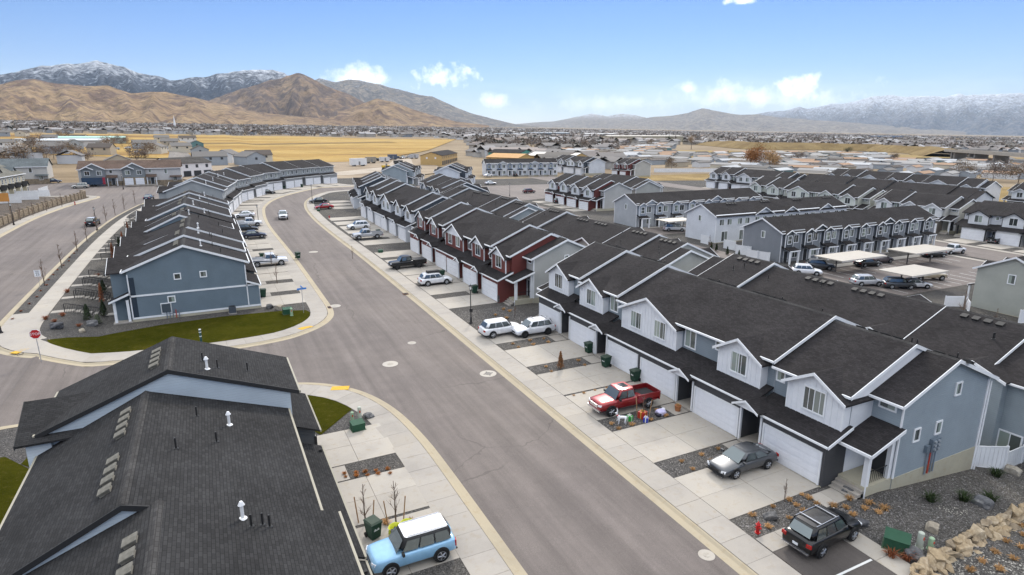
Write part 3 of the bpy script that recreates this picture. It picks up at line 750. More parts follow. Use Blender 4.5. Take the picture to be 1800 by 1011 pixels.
        dm, fm = door_mesh(); dd_ = inst('entry_door', dm, root, ((a+b)/2, 4.07, zf+.76)); inst('door_frame', fm, dd_)
        window(root, (a+b)/2, 4.1, z0+5.45, .95, .35, bars=0)
        f = 3 if side == 0 else 1; m = MB(); x0_ = uo-.03 if side == 0 else uo-.01
        MB().box(x0_, x0_+.04, 4.12, D_REAR+.02, -1.95, zf+.72).build('foundation', FOUND, root, uv=False)
        for (d_, z_, ww, hh) in sidewin: window(root, uo, d_, z0+z_, ww, hh, f, 0)
        MB().box(uo-.06 if side == 0 else uo-.02, uo+.02 if side == 0 else uo+.06, 4.06, 4.2, zf+.72, z0+5.9).build('corner_board', trim, root, uv=False)
        MB().box(uo-.06 if side == 0 else uo-.02, uo+.02 if side == 0 else uo+.06, D_REAR-.12, D_REAR+.05, -1.9, z0+5.9).build('corner_board', trim, root, uv=False)
        if lod >= 1:
            dsm = MB(); ux = uo+s_*.12; dsm.cyl((ux, D_REAR+.1, -1.9), (ux, D_REAR+.1, z0+5.75), .05, n=6); dsm.cyl((uc+s_*.25, 1.4, zf-.2), (uc+s_*.25, 1.4, z0+3.1), .045, n=6); dsm.build('downspout', trim, root, uv=False)
    return root

def palette(body, upper, lower, gable, **k):
    return dict(body=siding(body), upper=siding(upper), lower=siding(lower), gable=paint(gable) if k.pop('flat', False) else siding(gable), **k)
P_R1 = palette((.30, .35, .385), (.24, .28, .31), (.072, .072, .076), (.74, .75, .77), flat=True, side=WHITE)
P_R2 = palette((.43, .43, .41), (.155, .042, .036), (.15, .04, .034), (.16, .048, .04), gtop=WHITE, stone=stone_veneer((.12, .115, .11)))
P_R3 = palette((.62, .65, .69), (.055, .068, .085), (.62, .64, .67), (.68, .70, .73))
P_L1 = palette((.16, .208, .245), (.33, .37, .40), (.175, .225, .262), (.36, .40, .43), solid=1)
P_L2 = palette((.33, .345, .35), (.36, .38, .39), (.30, .31, .32), (.40, .42, .43), solid=1)
P_F1 = palette((.60, .66, .71), (.5, .57, .63), (.12, .125, .13), (.5, .55, .6), trim=BLACKT, gutter=CREAMG, roof=ROOF_F)
P_RB = palette((.40, .40, .37), (.40, .40, .37), (.30, .30, .29), (.55, .55, .54), solid=1)
P_RB2 = palette((.30, .345, .37), (.30, .34, .37), (.30, .30, .29), (.5, .53, .55), solid=1)
P_RW = palette((.46, .455, .435), (.14, .04, .035), (.13, .038, .034), (.68, .70, .72))
P_GRN = palette((.42, .43, .385), (.45, .46, .40), (.13, .12, .10), (.60, .63, .57))
P_WHT = palette((.60, .585, .52), (.52, .51, .47), (.15, .13, .11), (.70, .71, .71))
P_WHT2 = palette((.66, .66, .67), (.62, .63, .65), (.62, .62, .62), (.70, .71, .72))
P_DRK = palette((.16, .17, .18), (.09, .1, .11), (.45, .45, .46), (.68, .69, .70))
Q = math.pi/2
def rowY(far_y, elems, tight=1.0): return sum(WD[c] for c in elems)*tight
# right-hand row facing the street (front towards -X): u runs from the far end to the near end
r1 = rowhouse('townhouse_row', 'white gabled townhouse row with pale blue-grey end wall above the rocky corner bed', 33.2, 61.7, -Q, 'EGAGAGGAGAGE', P_R1, 2, brk=(1, 1, 0, 1), zadd=(.42, .22, .12, .0),
    dorm=[(2.0, 6.3), (8.6, 12.9), (16.1, 23.8), (28.6, 32.8), (35.1, 39.35)], sidewin=((6.0, 3.4, .5, .75), (8.35, 3.4, .5, .75), (9.9, 5.85, .5, .75)), drive=7.84)
rowhouse('townhouse_row', 'dark red townhouse row with white gables and greige end wall', 32.1, 108.0, -Q, 'EGAGAGGAGAGE', P_R2, 1, brk=(1, 1, 0, 1), zadd=(.5, .3, .15, .0), sidewin=((9.0, 5.6, .5, .7),), drive=6.76)
rowhouse('townhouse_row', 'white townhouse row with navy entry recesses beyond the red row', 33.4, 152.5, -Q, 'EGAGAGGAGAGE', P_R3, 1, brk=(1, 1, 0, 1), zadd=(.5, .35, .15, .0), drive=8.1)
rowhouse('townhouse_row', 'short white townhouse row with dark stone base at the street bend', 38.0, 185.0, -Q-.16, 'EGAGAGE', P_R3, 1, zadd=(.3, .15, 0), drive=6.0)
# back to back row behind it (fronts towards +X); u runs from near to far
rowhouse('townhouse_row', 'greige rear row with vent caps behind the white gabled row', 65.6, 15.0, Q, 'EGAGAGGAGAGE', P_RB2, 1, brk=(1, 1, 0, 1), rear=((6.4, 10.6), (14.0, 19.5), (26.5, 31), (35, 39)), rearwin=True)
rowhouse('townhouse_row', 'grey rear row whose near corner wall has two dark windows', 65.6, -28.5, Q, 'EGAGAGGAGAGE', palette((.15, .165, .17), (.15, .165, .17), (.3, .3, .3), (.5, .5, .5), solid=1), 1, brk=(1, 1, 0, 1), rear=((14, 19.5), (26, 31)), rearwin=True)
rowhouse('townhouse_row', 'greige rear row with cross gables behind the dark red row', 65.6, 61.0, Q, 'EGAGAGGAGAGE', P_RB, 1, brk=(1, 1, 0, 1), rear=((4, 8.4), (14, 20.5), (27, 31.5), (35, 39)), rearwin=True)
rowhouse('townhouse_row', 'blue-grey rear row with cross gables behind the white row', 65.6, 107.0, Q, 'EGAGAGGAGAGE', P_RB2, 1, brk=(1, 1, 0, 1), rear=((4, 8.4), (14, 20.5), (27, 31.5)), rearwin=True)
rowhouse('townhouse_row', 'pale rear row with steep white gables near the dirt lot', 71.0, 153.0, Q-.1, 'EGAGAGGAGE', P_R3, 0, rear=((4, 8.4), (11, 15), (22, 27)), rearwin=True)
# left block facing the street (fronts towards +X)
rowhouse('townhouse_row', 'long slate-blue townhouse row with two small square windows beside the curved lawn', 4.45, 79.0, Q, 'GAGAGGAGAGAGGAGAG', P_L1, 1, flush=True, zadd=(0, .2, .1, .25, .05, .3, .1, .35, .2), dadd=(0, 0, -.4, .9, 0, .5),
    rear=((.9, 6.6), (8.5, 13.5), (15.5, 21), (23, 28), (31, 36), (40, 46), (50, 55), (58, 64)), drive=5.4, tight=.98)
rowhouse('townhouse_row', 'grey townhouse row with white garages at the bend of the left row', 4.6, 165.0, Q-.16, 'GAGGAGAG', P_L2, 1, flush=True, zadd=(.1, .3, .15, .3), rear=((.5, 6), (12, 17)), drive=5.6)
rowhouse('townhouse_row', 'grey townhouse row with four white garages beside the dark parked sedan', 8.4, 190.0, Q-.42, 'GGAGG', P_L2, 0, flush=True, zadd=(.1, .35), drive=6.0)
rowhouse('townhouse_row', 'grey stepped townhouse row facing the curve before the dirt lot', 16.6, 214.5, RAD(49), 'GGAGGAGGAGG', P_L2, 0, flush=True, zadd=(0, .3, .1, .35, .15), drive=6.5)
# foreground row on the left, seen from above its roof
rowhouse('townhouse_row', 'black shingled roof of the foreground townhouse row with pale blue step wall', 4.6, -1.35, Q, 'EGAGGAGAGGAG', P_F1, 2, flush=True, brk=(1, 1, 1, 1), zadd=(-1.3, -1.1, -.5, -.5, .4), dadd=(0, .6, 0, 1.2, 0),
    rear=((38.3, 43.9), (29.2, 31.2), (24.0, 26)), drive=5.36, rp=.75)
# ------------------------------------------------------------------ apartment blocks with porches
def apartment(name, label, x, y, rz, n, col, col2, col3, depth=9.0, lod=1, gables=(), group=None, roof=ROOF_N, endwin=((4.2, 4.9, .7, 1.1),), porch=True, back=True, uw=5.2):
    """two-storey block; front at d=0 facing -d, ridge along u"""
    root = thing(name, label, 'apartments', (x, y, T(x, y)), rz, group); L = n*uw
    ca, cb, cc = siding(col), siding(col2), siding(col3)
    cr, sr = math.cos(rz), math.sin(rz); zs = [T(x+u*cr, y+u*sr)-T(x, y) for u in (0, L/2, L)]; zg = min(zs); z0 = zs[1]+.1
    he, hr = 5.7, 8.0; ri = depth/2; g = (hr-he)/(ri+.4)
    MB().ext([(0, 0, zg-1), (0, 0, z0+he+.2), (0, ri, z0+hr-.2), (0, depth, z0+he+.2), (0, depth, zg-1)], (L, 0, 0)).build('wall', ca, root)
    ro = MB().gable('u', ((-.4, z0+he), (ri, z0+hr), (depth+.4, z0+he)), -.35, L+.35).build('roof', roof, root)
    for ed in (-.395, L+.35):
        m = MB()
        for A, B in (((-.4, z0+he), (ri, z0+hr)), ((ri, z0+hr), (depth+.4, z0+he))):
            m.ext([(ed, A[0], A[1]+.015), (ed, B[0], B[1]+.015), (ed, B[0], B[1]-.24), (ed, A[0], A[1]-.24)], (.045, 0, 0))
        m.build('rake_board', TRIMW, root, uv=False)
    MB().box(-.35, L+.35, -.51, -.405, z0+he-.17, z0+he-.02).build('gutter', TRIMW, root, uv=False)
    MB().box(-.02, L+.02, -.03, depth+.02, zg-1, z0+.15).build('foundation', FOUND, root, uv=False)
    v, pb, pw = vent_mesh()
    for i in range(n):
        u = i*uw
        # projecting bay
        a, b = u+.4, u+2.5; zb = z0+he-.05; rr = .5
        MB().ext([(a, -.55, z0+2.75), (b, -.55, z0+2.75), (b, -.55, zb), ((a+b)/2, -.55, zb+rr), (a, -.55, zb)], (0, .6, 0)).build('bay_wall', cb, root)
        br = MB().gable('d', ((a-.25, zb-.1), ((a+b)/2, zb+rr+.08), (b+.25, zb-.1)), -.85, 1.4, .1).build('bay_roof', roof, root)
        m = MB()
        for s_ in (-1, 1): m.ext([((a+b)/2+s_*1.3, -.895, zb-.08), ((a+b)/2, -.895, zb+rr+.1), ((a+b)/2, -.895, zb+rr-.1), ((a+b)/2+s_*1.3, -.895, zb-.28)], (0, .045, 0))
        m.build('rake_board', TRIMW, br, uv=False)
        for s_ in (a-.01, b-.09): MB().box(s_, s_+.1, -.575, -.45, z0+2.75, zb-.15).build('corner_board', TRIMW, root, uv=False)
        window(root, (a+b)/2, -.55, z0+4.4, .95, 1.4, bars=2); window(root, u+3.7, 0, z0+4.4, 1.3, 1.3)
        window(root, u+3.8, 0, z0+1.6, 1.3, 1.3)
        if porch:
            pr = MB().ext([(a-.3, -2.0, z0+2.65), (a-.3, .02, z0+3.25), (a-.3, .02, z0+3.13), (a-.3, -2.0, z0+2.53)], (2.7, 0, 0)).build('porch_roof', roof, root)
            MB().box(a-.3, a+2.4, -2.08, -2.005, z0+2.46, z0+2.66).build('gutter', TRIMW, pr, uv=False)
            for c_ in (a-.1, a+2.0): MB().box(c_, c_+.26, -1.95, -1.69, zg, z0+2.5).build('column', TRIMW, root, uv=False)
            dm, fm = door_mesh(); dd_ = inst('entry_door', dm, root, (a+1.0, -.02, z0+.15)); inst('door_frame', fm, dd_)
            MB().box(a-.3, a+2.4, -2.1, .02, zg-.6, z0+.12).build('porch_slab', CONC, root, uv=False)
        if back:
            window(root, u+1.4, depth, z0+4.4, 1.2, 1.2, 2); window(root, u+3.6, depth, z0+4.4, 1.2, 1.2, 2); window(root, u+2.6, depth, z0+1.4, 1.6, 2.0, 2)
        if i % 2 == 0 and lod:
            for j in range(4): o = inst('box_vent', MC['ventd'], ro, (u+1.5+j*.8, ri+.7, z0+hr-g*.7-.03)); o.rotation_euler = (-math.atan(g), 0, 0)
        MB().box(u-.015 if i else -.03, u+.05, .002-.04, .05, z0+.15, z0+he-.2).build('corner_board', TRIMW, root, uv=False)
    for (u0, u1, face) in gables:
        c = (u0+u1)/2; hw = (u1-u0)/2; zz = z0+he; r_ = hw*.5
        if face == 0: f0, f1, dd = -.2, ri*.9, -.245
        else: f0, f1, dd = ri*1.1, depth+.2, depth+.2
        MB().ext([(u0, f0 if face == 0 else depth-.3, zz-.6), (u1, f0 if face == 0 else depth-.3, zz-.6), (u1, f0 if face == 0 else depth-.3, zz-.05), (c, f0 if face == 0 else depth-.3, zz+r_-.05), (u0, f0 if face == 0 else depth-.3, zz-.05)], (0, .4, 0)).build('gable_wall', cc, root)
        gr_ = MB().gable('d', ((u0-.25, zz-.12), (c, zz+r_), (u1+.25, zz-.12)), f0-.25 if face == 0 else f0, f1 if face == 0 else f1+.25, .11).build('gable_roof', roof, root)
        m = MB(); dd = f0-.3 if face == 0 else f1+.255
        for s_ in (-1, 1): m.ext([(c+s_*(hw+.25), dd, zz-.1), (c, dd, zz+r_+.02), (c, dd, zz+r_-.2), (c+s_*(hw+.25), dd, zz-.32)], (0, .045, 0))
        m.build('rake_board', TRIMW, gr_, uv=False)
    for (d_, z_, ww, hh) in endwin: window(root, 0, d_, z0+z_, ww, hh, 3, 0); window(root, L, d_, z0+z_, ww, hh, 1, 0)
    for ed in (-.03, L-.06): MB().box(ed, ed+.09, depth-.1, depth+.02, z0+.15, z0+he-.1).build('corner_board', TRIMW, root, uv=False)
    return root
GREY = (.23, .245, .265); LBLU = (.34, .39, .44); SLATE = (.085, .095, .105); WHT = (.66, .68, .71); SAGE = (.40, .41, .36); GRN = (.12, .15, .13)
apartment('apartment_block', 'grey gable-ended apartment block with slate bays and columned porches facing the carports', 92.6, 76.2, 0, 9, GREY, SLATE, SLATE, gables=((8, 12.2, 0), (28, 32.5, 0)))
apartment('apartment_block', 'white gable-ended apartment block behind the grey apartment block', 137, 104.3, math.pi, 8, WHT, SLATE, WHT, gables=((17, 21.5, 1), (25, 30.5, 1), (5, 10, 1)))
apartment('apartment_block', 'light grey apartment block with blue bays beside the carport with the white minivan', 92.5, 118.5, 0, 8, (.40, .42, .44), (.30, .345, .40), (.34, .38, .43), gables=((2, 6.5, 0), (23, 28, 0)))
apartment('apartment_block', 'sage apartment block with dark green corner trim and white picket screens', 131, 45.2, math.pi, 7, SAGE, GRN, SAGE, depth=8.7, gables=())
apartment('apartment_block', 'white and navy apartment block at the end of the inner street', 122, 274, -.22, 7, (.62, .64, .67), (.10, .15, .24), (.6, .63, .66), gables=((6, 11, 0), (22, 27, 0)), lod=0)
# more townhouse rows of the right-hand estate
rowhouse('townhouse_row', 'white gabled row with dark red recesses across the inner court', 98.5, 176, -Q, 'EGAGAGAGE', P_RW, 1, zadd=(.3, .2, .1, 0), drive=5.0)
rowhouse('townhouse_row', 'greige gable-backed row behind the white and dark red row', 130, 150, Q, 'EGAGGAGE', P_RB, 0, rear=((4, 8), (13, 18)), rearwin=True)
rowhouse('townhouse_row', 'pale green gabled row with three white garages behind the white apartment block', 158.5, 148, -Q, 'EGAGAGGAGAGE', P_GRN, 1, brk=(1, 1, 0, 1), zadd=(.4, .25, .15, 0), drive=7)
rowhouse('townhouse_row', 'white gabled row with tan end wall beside the grey parked sedan', 157.0, 104, -Q, 'EGAGGE', P_WHT, 1, zadd=(.2, .1), drive=8, dorm=[(2.2, 6.2), (8.8, 13), (14.2, 18.4)])
rowhouse('townhouse_row', 'white gabled row with black roof by the dark pickup', 155.5, 81, -Q, 'EGAGAGAGAGE', palette((.66, .66, .67), (.62, .63, .65), (.60, .60, .60), (.70, .71, .72), trim=BLACKT), 1, drive=7)
rowhouse('townhouse_row', 'white and charcoal gabled row along the far edge by the tan dry grass', 187, 196, -Q, 'EGAGAGGAGAGE', P_DRK, 0, brk=(1, 1, 0, 1), drive=7)
rowhouse('townhouse_row', 'white rear row with black roof behind the pale green row', 206, 96, Q, 'EGAGAGGAGAGAGGAGE', palette((.62, .63, .64), (.62, .63, .64), (.5, .5, .5), (.7, .7, .7), solid=1, trim=BLACKT), 0, rear=((5, 9), (14, 20), (27, 31), (35, 40), (47, 52)), rearwin=True)
rowhouse('townhouse_row', 'white rear row with black roof at the estate corner', 206, 30, Q, 'EGAGAGGAGAGE', palette((.60, .61, .62), (.6, .61, .62), (.5, .5, .5), (.7, .7, .7), solid=1, trim=BLACKT), 0, rear=((5, 9), (14, 20), (27, 31)), rearwin=True)
rowhouse('townhouse_row', 'dark roofed row with white gable triangles along the mobile home park', 232, 175, -Q, 'EGAGAGGAGAGAGGAGE', P_WHT2, 0, drive=None)
rowhouse('townhouse_row', 'dark roofed row with cream party walls beyond the white rear rows', 232, 108, -Q, 'EGAGAGGAGAGE', P_WHT, 0)
rowhouse('townhouse_row', 'cream yellow row peeping over the black roofs', 212, 78, -Q, 'EGAGGE', palette((.55, .48, .30), (.5, .44, .28), (.5, .45, .3), (.58, .52, .34)), 0)
rowhouse('townhouse_row', 'white gabled row climbing beside the tan framed row', 172, 300, -Q, 'EGAGAGGAGE', P_R3, 0, drive=None)
rowhouse('townhouse_row', 'dark red row with plain grey end wall by the white vinyl fence', 186, 262, -Q, 'EGAGE', P_R2, 0)
rowhouse('townhouse_row', 'white row with steep gables and garages angled to the bend', 92, 222, Q-.5, 'EGAGAGE', P_R3, 0, rear=((4, 8), (11, 16)), rearwin=True)
rowhouse('townhouse_row', 'pale blue row with small gables next to the angled white row', 74, 232, Q-.45, 'EGAGAGE', P_RB2, 0, rear=((4, 8), (11, 16)))
# houses under construction
TAN = paint((.50, .33, .13)); OSB = noisy((.50, .34, .15), (.42, .27, .1), 1.5); WRAP = paint((.72, .70, .70))
def shell(name, label, x, y, rz, L, D, wallm, roofm, hh=5.6, openings=6, group=None):
    root = thing(name, label, 'building', (x, y, T(x, y)), rz, group); r = 2.0
    MB().ext([(0, 0, -1), (0, 0, hh), (0, D/2, hh+r), (0, D, hh), (0, D, -1)], (L, 0, 0)).build('wall', wallm, root)
    MB().gable('u', ((-.4, hh), (D/2, hh+r+.2), (D+.4, hh)), -.3, L+.3).build('roof', roofm, root)
    for i in range(openings):
        u = (i+.5)*L/openings
        MB().box(u-.6, u+.6, -.05, .1, 3.6, 4.9).build('window', DARKD, root, uv=False); MB().box(u-L/openings*.36, u+L/openings*.36, -.05, .1, 0, 2.4).build('opening', DARKD, root, uv=False)
    for d in (D*.3, D*.7): MB().box(-.05, .1, d-.5, d+.5, 3.7, 4.8).build('window', WRAP, root, uv=False)
    return root
shell('house_shell', 'long tan sheathed building shell with black roof beside the dirt lot', 128, 352, RAD(60), 62, 13, TAN, ROOF_N, openings=9)
shell('house_shell', 'tan framed row with pale roof sheets beyond the navy block', 186, 352, RAD(-75), 40, 13, TAN, paint((.55, .52, .47)), openings=6)
shell('house_shell', 'row with bare orange plywood roof under construction', 150, 336, RAD(-70), 26, 13, OSB, noisy((.55, .34, .17), (.48, .28, .12), 1.0), openings=4)
shell('house_shell', 'row wrapped in green sheathing with black roof', 178, 395, RAD(-70), 30, 13, paint((.10, .30, .24)), ROOF_N, openings=4)
shell('house_shell', 'white wrapped house shell without siding behind the brown-roofed duplex', -12, 284, RAD(38), 19, 12, WRAP, shingle((.07, .065, .06)), openings=4)
# older neighbourhood on the far left
BRROOF = shingle((.115, .082, .066)); GRROOF = shingle((.15, .145, .125)); BLROOF = shingle((.11, .125, .13))
def duplex(name, label, x, y, rz, units, roofm, wall, bay, stone, gsteps=True):
    root = thing(name, label, 'duplex', (x, y, T(x, y)), rz); uw = 11.5; L = uw*units+7; D = 12
    MB().ext([(0, 0, -1), (0, 0, 5.5), (0, D/2, 7.9), (0, D, 5.5), (0, D, -1)], (L, 0, 0)).build('wall', wall, root)
    MB().gable('u', ((-.4, 5.5), (D/2, 8.1), (D+.4, 5.5)), -.35, L+.35).build('roof', roofm, root)
    MB().box(-.35, L+.35, -.5, -.405, 5.3, 5.5).build('gutter', TRIMW, root, uv=False)
    MB().box(-.03, L+.03, -.06, D+.03, -1, 1.4).build('stone_base', stone, root)
    for i in range(units):
        u = i*uw
        MB().ext([(u+1, -1.1, 0), (u+7.6, -1.1, 0), (u+7.6, -1.1, 5.6), (u+4.3, -1.1, 7.4), (u+1, -1.1, 5.6)], (0, 1.3, 0)).build('bay_wall', bay, root)
        MB().box(u+.95, u+7.65, -1.16, .1, -.5, 2.6).build('stone_base', stone, root)
        for (c, hw, f, zz, rr) in ((u+4.3, 3.6, -1.5, 5.5, 1.95), (u+2.6, 2.0, -1.75, 5.45, 1.0)):
            g = MB().gable('d', ((c-hw, zz), (c, zz+rr), (c+hw, zz)), f, 4.5, .12).build('gable_roof', roofm, root); m = MB()
            for s_ in (-1, 1): m.ext([(c+s_*hw, f-.05, zz+.05), (c, f-.05, zz+rr+.05), (c, f-.05, zz+rr-.28), (c+s_*hw, f-.05, zz-.25)], (0, .06, 0))
            m.build('rake_board', TRIMW, g, uv=False)
        for c in (u+2.6, u+6): window(root, c, -1.1, 4.2, 1.3, 1.3); 
        for c in (u+2.7, u+5.9): dm, pm, tm = garage_meshes(4.55, 2.3, False); o = inst('garage_door', dm, root, (c, -1.17, .05)); o.scale = (.56, 1, 1)
        window(root, u+9.2, 0, 4.6, .8, .9, bars=0); dm, fm = door_mesh(); d_ = inst('entry_door', dm, root, (u+9.6, -.08, .2)); inst('door_frame', fm, d_)
        pr = MB().ext([(u+7.8, -1.6, 2.7), (u+7.8, .02, 3.5), (u+7.8, .02, 3.38), (u+7.8, -1.6, 2.58)], (3.2, 0, 0)).build('porch_roof', roofm, root)
        for c in (u+8.0, u+10.7): MB().box(c, c+.24, -1.5, -1.26, -.5, 2.6).build('column', TRIMW, root, uv=False)
    window(root, L-4.6, 0, 4.3, .8, 1.4, bars=0); window(root, L-2, 0, 1.8, 1.0, 1.4)
    MB().ext([(L-3.6, -1.2, 2.5), (L-3.6, .02, 2.9), (L-3.6, .02, 2.8), (L-3.6, -1.2, 2.4)], (3.8, 0, 0)).build('porch_roof', roofm, root)
    return root
STN = stone_veneer((.27, .215, .15))
duplex('duplex', 'duplex with brown shingle roof, grey gables and white garage doors', -37.5, 246.5, .0, 2, BRROOF, siding((.52, .51, .50)), siding((.20, .22, .23)), STN)
duplex('duplex', 'duplex with blue-grey roof and blue bays beside the brown-roofed duplex', -78, 258, .05, 2, BLROOF, siding((.5, .48, .44)), siding((.16, .22, .25)), STN)
def cream_row(label, x, y, rz, n):
    root = thing('townhouse_row', label, 'townhouses', (x, y, T(x, y)), rz); L = n*5.5; cw = siding((.50, .46, .35))
    MB().ext([(0, 0, -1), (0, 0, 6.2), (0, 5.5, 8.8), (0, 11, 6.2), (0, 11, -1)], (L, 0, 0)).build('wall', cw, root)
    MB().gable('u', ((-.4, 6.2), (5.5, 9.0), (11.4, 6.2)), -.3, L+.3).build('roof', GRROOF, root)
    MB().box(-.3, L+.3, -.5, -.405, 6.0, 6.2).build('gutter', TRIMW, root, uv=False)
    for i in range(n):
        u = (i+.5)*5.5
        MB().ext([(u-1, -1.2, 0), (u+1, -1.2, 0), (u+1, -1.2, 2.9), (u, -1.2, 3.9), (u-1, -1.2, 2.9)], (0, 1.3, 0)).build('porch_wall', cw, root)
        g = MB().gable('d', ((u-1.3, 2.8), (u, 4.1), (u+1.3, 2.8)), -1.5, .05, .1).build('porch_roof', BLACKT, root)
        for s_ in (-1.5, 1.5): window(root, u+s_, 0, 4.8, .8, 1.2, bars=2)
        window(root, u, -1.2, 1.5, .9, 1.8, bars=0)
        if i % 2 == 0:
            MB().gable('d', ((u-1.6, 7.2), (u, 8.3), (u+1.6, 7.2)), 1.2, 4.6, .1).build('dormer_roof', BLROOF, root); MB().ext([(u-1.2, 1.6, 6.6), (u+1.2, 1.6, 6.6), (u+1.2, 1.6, 7.35), (u, 1.6, 8.15), (u-1.2, 1.6, 7.35)], (0, .5, 0)).build('dormer_wall', TRIMW, root)
    return root
cream_row('cream townhouse row with dormers and white picket yards by the walled road', -50.5, 203, Q-.07, 5)
cream_row('cream townhouse row end next to the orange sign', -51, 166, Q-.02, 5)
# ------------------------------------------------------------------ vehicles (local x forward, y left, z up)
TYRE = plain((.018, .018, .018), .85, 0.0, .2); RIM = plain((.42, .43, .45), .35, .8); RIMD = plain((.03, .03, .032), .4, .5); CHROME = plain((.6, .6, .62), .2, .9); BLKP = plain((.02, .02, .021), .6); LAMP = plain((.75, .77, .8), .15, .0, .7); TAIL = plain((.35, .015, .012), .25); PLATE = plain((.7, .72, .75), .5); CG = car_glass(); BEDL = plain((.025, .025, .027), .8)
def loft(rings, cap=True):
    m = MB(); n = len(rings[0]); V = [p for r in rings for p in r]; F = []
    for i in range(len(rings)-1):
        for j in range(n): F.append((i*n+j, i*n+(j+1) % n, (i+1)*n+(j+1) % n, (i+1)*n+j))
    if cap: F += [tuple(range(n-1, -1, -1)), tuple(range((len(rings)-1)*n, len(rings)*n))]
    return m.add(V, F)
def body_ring(x, zl, zt, w, tuck=.9, crown=.03):
    zm = zl+(zt-zl)*.45
    h = [(w*.86, zl), (w*.97, zl+.1), (w, zm), (w*.985, zt-.16), (w*tuck, zt-.04), (w*.6, zt+crown*.5), (0, zt+crown)]
    return [(x, a, b) for a, b in h]+[(x, -a, b) for a, b in h[-2::-1]]
KIND = dict(
  # L, W, stations (x fraction, top z), cabin (front base x, front top x, rear top x, rear base x), belt z, roof z
  sedan=dict(L=4.87, W=1.84, zl=.24, st=((.0, .62), (.02, .70), (.06, .76), (.30, .94), (.42, .96), (.78, 1.0), (.93, 1.02), (.985, .92), (1, .6)), cab=(.255, .425, .70, .945), belt=.95, roof=1.46, wr=.335, fw=.20, rw=.785, taper=.72),
  suv=dict(L=4.75, W=1.9, zl=.30, st=((.0, .70), (.02, .82), (.06, .93), (.26, 1.08), (.38, 1.1), (.8, 1.12), (.96, 1.12), (.99, 1.02), (1, .7)), cab=(.26, .39, .88, .975), belt=1.08, roof=1.70, wr=.37, fw=.20, rw=.79, taper=.76),
  boxsuv=dict(L=4.5, W=1.92, zl=.33, st=((.0, .8), (.015, .98), (.05, 1.06), (.28, 1.12), (.38, 1.13), (.8, 1.14), (.975, 1.14), (.99, 1.05), (1, .75)), cab=(.275, .37, .93, .985), belt=1.12, roof=1.80, wr=.38, fw=.20, rw=.80, taper=.80),
  van=dict(L=5.15, W=1.98, zl=.26, st=((.0, .66), (.02, .8), (.07, .9), (.2, 1.06), (.3, 1.08), (.8, 1.1), (.97, 1.1), (.99, 1.0), (1, .65)), cab=(.16, .32, .92, .985), belt=1.06, roof=1.75, wr=.35, fw=.19, rw=.79, taper=.78),
  pickup=dict(L=5.85, W=2.02, zl=.42, st=((.0, .88), (.015, 1.08), (.05, 1.15), (.25, 1.22), (.34, 1.24), (.60, 1.25), (.612, 1.25), (.615, .82), (.985, .82), (1, .7)), cab=(.25, .335, .57, .61), belt=1.22, roof=1.92, wr=.41, fw=.175, rw=.79, taper=.80))
CARN = 0
